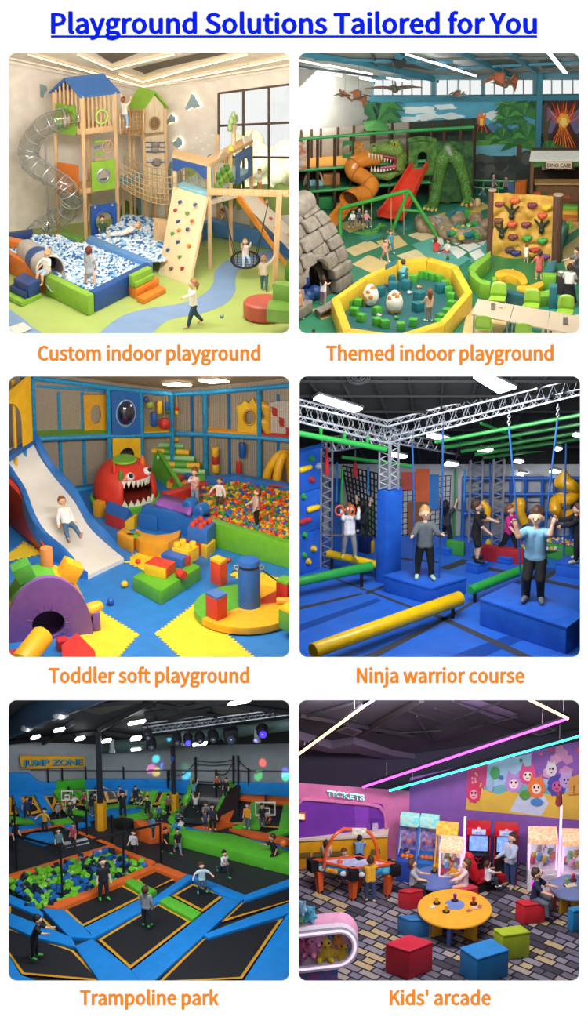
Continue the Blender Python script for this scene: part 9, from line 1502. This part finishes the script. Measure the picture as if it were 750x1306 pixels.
for k,(u,v)in enumerate(((.35,.3),(.75,.7))):p=bil(W4,u,v)+U*.02;b=B();b.lathe(p,[(.08,0),(.08,.03),(.03,.04),(.03,.1),(.001,.11)],SF('#e8622a',.3),14);b.obj('striker',lB='orange air hockey striker, '+('left','right')[k]+' on the playfield',cat='striker')
def rtable(x,y,r,h,top,edge,legs,lB,ry=None):
 c=R.g(x,y,h);t=tG('game_table',lB,'table',LV(c,R.zf));b=B();b.lathe(c-U*.07,[(r*.97,0),(r,.02),(r,.05),(r*.985,.07),(.001,.07)],SF(top),40);b.obj('tabletop',t);b=B();b.lathe(c-U*.1,[(r*.9,0),(r*.9,.03)],SF(edge),32);b.obj('under_rim',t)
 for a,cc in legs:b=B();d=V3((math.cos(R_(a)),math.sin(R_(a)),0));b.beam(LV(c+d*r*.62,R.zf)+U*.0,LV(c+d*r*.62,c.z-.1),.34,.14,SF(cc),.01)if False else b.box(LV(c+d*r*.55,(R.zf+c.z-.1)/2),(r*.38,.1,h-.1),SF(cc),R_(a+90 if a in(90,270)else a),.01);b.obj('leg',t)
 return c
c1=rtable(580,1158,.98,.72,'#efb031','#4a6aa8',((200,'#efb031'),(255,'#5a7ac8'),(320,'#efb031'),(20,'#2a6fae'),(100,'#2a6fae')),'round yellow game table with joysticks in the foreground')
def sticks(c,pts,centre=None):
 for x,y,col,lb in pts:p=R.g(x,y,c.z-R.zf);t=tG('table_joystick',lb,'joystick',p);b=B();b.lathe(p,[(.1,0),(.1,.015),(.03,.03),(.001,.03)],BLACK,14);b.obj('base',t);b=B();b.lathe(p,[(.04,.02),(.035,.12),(.05,.14),(.05,.2),(.001,.22)],SF(col,.3),12);b.obj('stick',t)
sticks(c1,((557,1152,'#f0c02a','yellow joystick at the far left of the yellow table'),(569,1163,'#f0c02a','yellow joystick at the near left of the yellow table'),(580,1149,'#8a2a9a','purple joystick at the back of the yellow table'),(604,1153,'#d02f2f','red joystick at the right of the yellow table')))
b=B();b.lathe(R.g(580,1154,.722),[(.26,0),(.26,.008),(.001,.009)],SF('#6f8ac8'),28);b.obj('table_inset',lB='blue round inset in the middle of the yellow table',cat='inset')
for i,(x,y,c)in enumerate(((606,1158,'#d0c0c8'),(598,1161,'#b86a5a'),(552,1157,'#d8d0d8'),(612,1156,'#c07050'))):b=B();b.box(R.g(x,y,.735),(.14,.1,.02),SF(c),.4*i);b.obj('game_card',lB='small game card on the yellow table, '+('right of centre','below the red joystick','at the left','at the far right')[i],cat='card')
c2=rtable(556,1119,.62,.6,'#5f78b8','#4a5a90',((200,'#e0a82a'),(270,'#5a78c0'),(330,'#e0a82a'),(30,'#e0a82a')),'blue topped round game table behind the yellow one');sticks(c2,((554,1112,'#e0a82a','yellow joystick on the blue table'),(566,1111,'#d83a2f','red joystick on the blue table')))
c3=rtable(733,1131,.66,.66,'#6f88b8','#4a5a90',((215,'#e0a82a'),(270,'#e0a82a'),(330,'#e0a82a')),'blue topped round game table at the right edge');sticks(c3,((731,1123,'#d02f3a','red joystick on the right table'),(723,1129,'#8ab83a','green joystick on the right table')))
b=B();b.box(R.g(728,1129,.68),(.3,.2,.03),SF('#e8dcc0'),.3,.01);b.obj('game_board',lB='cream board on the right hand round table',cat='board')
b=B();b.sdf([(R.g(562,1112,.7),R.g(566,1110,.72),.1,.08)],.03,SF('#d83a2f'),.01);b.obj('plush_toy',lB='red toy lump on the blue table',cat='toy')
def cube(x0,y0,x1,y1,x2,y2,h,col,lB):
 h*=1.12;a,c,d=R.g(x0,y0,h),R.g(x1,y1,h),R.g(x2,y2,h);t=tG('cube_stool',lB,'stool',LV(c,R.zf));Q=[a,c,d,a+d-c];ce=(a+d)/2;b=B();b.prism([LV(ce+(p-ce)*.985,R.zf+.01)for p in Q],h-.08,SF(col,.45),.04);b.obj('body',t);b=B();b.prism([p-U*.08 for p in Q],.08,SF(col,.4),.035,3);b.obj('cushion',t);return t
for a in((491,1203,522,1213,553,1201,.78,'#c8283c','large red cube stool at the bottom left of the yellow table'),(506,1167,522,1173,552,1172,.5,'#2f78b8','blue cube stool between the two red ones'),(507,1135,522,1138,541,1134,.5,'#c22636','red cube stool under the girl in grey'),(586,1208,609,1223,650,1211,.72,'#2a86cc','large blue cube stool at the bottom, right of the yellow table'),(629,1184,642,1193,677,1188,.7,'#a8bf2a','lime green cube stool right of the yellow table'),(657,1148,669,1154,697,1151,.56,'#cf2a34','red cube stool under the boy in navy'),(724,1157,731,1162,748,1159,.6,'#2a86c0','blue cube stool at the right edge'),(569,1133,580,1138,611,1131,.48,'#c83a4a','red cube stool under the girl in pink'),(568,1124,574,1127,584,1124,.35,'#2f78b8','small blue cube stool behind the girl in pink'),(571,1104,578,1107,590,1104,.4,'#2f5f9a','dark blue cube stool before the left claw machine'),(692,1138,700,1141,711,1137,.5,'#c8685a','dusty red cube stool behind the boy in navy')):cube(*a)
c=R.g(414,1262,.86);t=tG('plush_machine','pink and white rounded plush machine at the lower left','arcade machine',LV(c,R.zf));dy=V3((0,.55,0));
def stad(x0,x1,y0,y1,yy,g=0,tilt=0):
 r=(y1-y0)/2;out=[(x0,y1),]+[(x1-r+(r+g)*math.cos(a),(y0+y1)/2-(r+g)*math.sin(a))for a in[-math.pi/2+math.pi*k/14 for k in range(15)]]+[(x0,y0-g)];out[0]=(x0,y1+g);return[R.aty(x,y-tilt*(x-x0),yy)for x,y in out]
yy=c.y;O=stad(368,457,1183,1237,yy,0,.1);I=stad(368,451,1191,1229,yy,0,.1);fr=V3((0,-.12,0));b=B();plate(b,[p+V3((0,0,0))for p in O],[],V3((0,.5,0)),SF('#e8a8cc'));b.obj('body',t);b=B();plate(b,[p+V3((0,-.2,0))for p in O],[[p+V3((0,-.2,0))for p in stad(369,449,1192,1228,yy,0,.1)]],V3((0,.2,0)),mat('#ece4f4',.35));b.obj('white_frame',t);b=B();b.tube([p+V3((0,-.21,0))for p in stad(369,453,1188,1232,yy,0,.1)],.03,mat('#f4d8ff',.4,emit=1.0),8);b.obj('light_strip',t);b=B();b.poly([p+V3((0,-.18,0))for p in I],mat('#f4f4fa',.05,'glass',alpha=.95));b.obj('window_glass',t)
b=B();b.prism([LV(R.aty(x,1240,yy)+V3((0,k,0)),R.zf)for x,k in((368,-.1),(431,-.1),(431,.6),(368,.6))],R.aty(400,1232,yy).z-R.zf,mat('#c85a98',.4,'mottle',scale=4,col2='#5a78c8'),.03);b.obj('plinth',t)
for i,(x,y,s,col,e,lb)in enumerate(((397,1208,.22,'#e888b8',1,'pink bear plush in the machine window'),(415,1212,.26,'#f0cc3a',1,'large yellow plush in the middle of the machine window'),(437,1214,.22,'#e8c02f',2,'yellow long eared plush at the right of the machine window'),(404,1196,.17,'#f0a0c8',1,'pale pink plush above the bear plush'),(385,1203,.18,'#e86a9a',1,'rose plush at the left edge of the machine window'),(391,1223,.2,'#f0e8f0',1,'white plush low in the machine window'),(430,1200,.16,'#e08a3a',1,'orange plush above the long eared plush'),(421,1199,.14,'#5a98d8',1,'blue plush behind the large yellow one'),(445,1205,.14,'#58a8d8',1,'light blue plush at the far right of the machine window'),(383,1219,.16,'#d888c0',1,'mauve plush low at the left of the machine window'),(405,1226,.15,'#f0d8e8',1,'pale plush lying lowest in the middle of the machine window'),(426,1226,.14,'#8ad0a0',1,'mint plush lying lowest at the right of the machine window'))):plush(R.aty(x,y,yy+.04+.04*(i%3)),s*1.5,col,lb,None,e,(i%3-1)*.3)
for i,(x,y,s,col,lb)in enumerate(((385,1160,.2,'#8ab8d8','blue grey plush on top of the plush machine at the left edge'),(396,1168,.22,'#58b0d0','turquoise plush on top of the plush machine'),(383,1172,.2,'#6ab07a','green plush on top of the plush machine'),(398,1178,.16,'#e8a050','orange plush lying on the plush machine'),(414,1184,.17,'#f08ab8','pink plush lying on the right of the plush machine'),(426,1188,.15,'#d86aa8','magenta plush at the right end on top of the plush machine'),(394,1187,.16,'#e86a8a','rose plush on the front of the plush machine top'))):plush(R.aty(x,y,yy+.25),s,col,lb,None,1,.4*(i-3)/3)
b=B();b.tube(sM([R.aty(368,1170,yy+.3),R.aty(390,1168,yy+.3),R.aty(408,1178,yy+.3),R.aty(410,1190,yy+.2)],5),.06,mat('#ece4f4',.35),8);b.obj('rear_frame',t)
pN('girl in grey top sitting on the red stool at the blue table',R.g(527,1131,.5),1.46,80,'sit','#a8adb4','#23242c','brown','curly','short',l=(45,8,40),r=(45,8,40),shoes='#2a2a30',fine=1)
pN('girl in pale pink dress with long wavy hair sitting at the blue table',R.g(592,1131,.46),1.5,-80,'sit','#eccfd0',None,'#5a3a24','long','long',shoes='#c9a090',skirt=1,l=(50,6,30),r=(50,6,30),fine=1)
pN('boy in navy t-shirt and grey jeans sitting at the right table',R.g(682,1149,.56),1.72,72,'sit','#232c4a','#5f6a78','#3a2414','short','short',shoes='#1c1c22',l=(55,8,25),r=(50,8,30),lean=6,L=(82,8,75),R=(78,8,70),fine=1)
pN('boy in yellow t-shirt playing air hockey with his back to the room',R.g(472,1149),1.42,188,'fwd','#e0a822','#2f4a78','brown','short','short',shoes='#e0b8a0',l=(35,18,60),r=(45,22,60),fine=1)
pN('girl in white leaning on the far side of the air hockey table',R.g(437,1124),1.12,20,'lean','#e6e0e4','#4a5a78','ginger','bob','short',l=(70,14,20),r=(70,14,20))
pN('woman with long brown hair in pale blue shirt and jeans',R.g(650,1130),1.68,-40,'stand','#b4c4dc','#2f4a7a','#4a2f22','long','long',adult=1,l=(30,6,70),r=(20,6,60),shoes='#d8b8a8',fine=1)
for i,(x,y,H,fc,sh,pa,ha,st)in enumerate(((390,1098,1.15,40,'#1f2a3f','#23242c','black','short'),(416,1110,1.0,170,'#d8c8c4','#2a2a32','#3a2418','long'),(417,1093,.95,-20,'#e0dce0','#3a3a44','black','short'),(458,1112,1.15,175,'#6f9ac8','#2f5a98','black','short'))):pN(('staff member in navy patterned shirt behind the ticket counter','woman in beige standing at the ticket counter','person in white behind the ticket counter','person in light blue shirt at the ticket counter behind the hockey arch')[i],R.g(x,y),H,fc,'lean' if i!=1 else 'stand',sh,pa,ha,st,adult=1)
pN('small child in grey in front of the blue hoop machine',R.g(518,1118),.92,60,'fwd','#a8a4b0','#7a7884','black','short');pN('child in white top and dark overalls on the dark blue stool',R.g(577,1104,.4),1.15,160,'sit','#e4dde0','#3a4458','brown','bob','short');pN('child in white sitting in the right red racing seat',R.g(622,1124,.42),1.1,120,'sit','#e8e4ea','#3a3f4c','brown','short','short',l=(60,10,20),r=(60,10,20))
b=B();p=R.g(580,1118,.72);b.box(p+U*.12,(.3,.03,.22),SF('#e8a82a'),-.5,.01,Matrix.Rotation(.5,3,'Y'));b.obj('picture_book',lB='yellow book held by the girl in pale pink',cat='book')
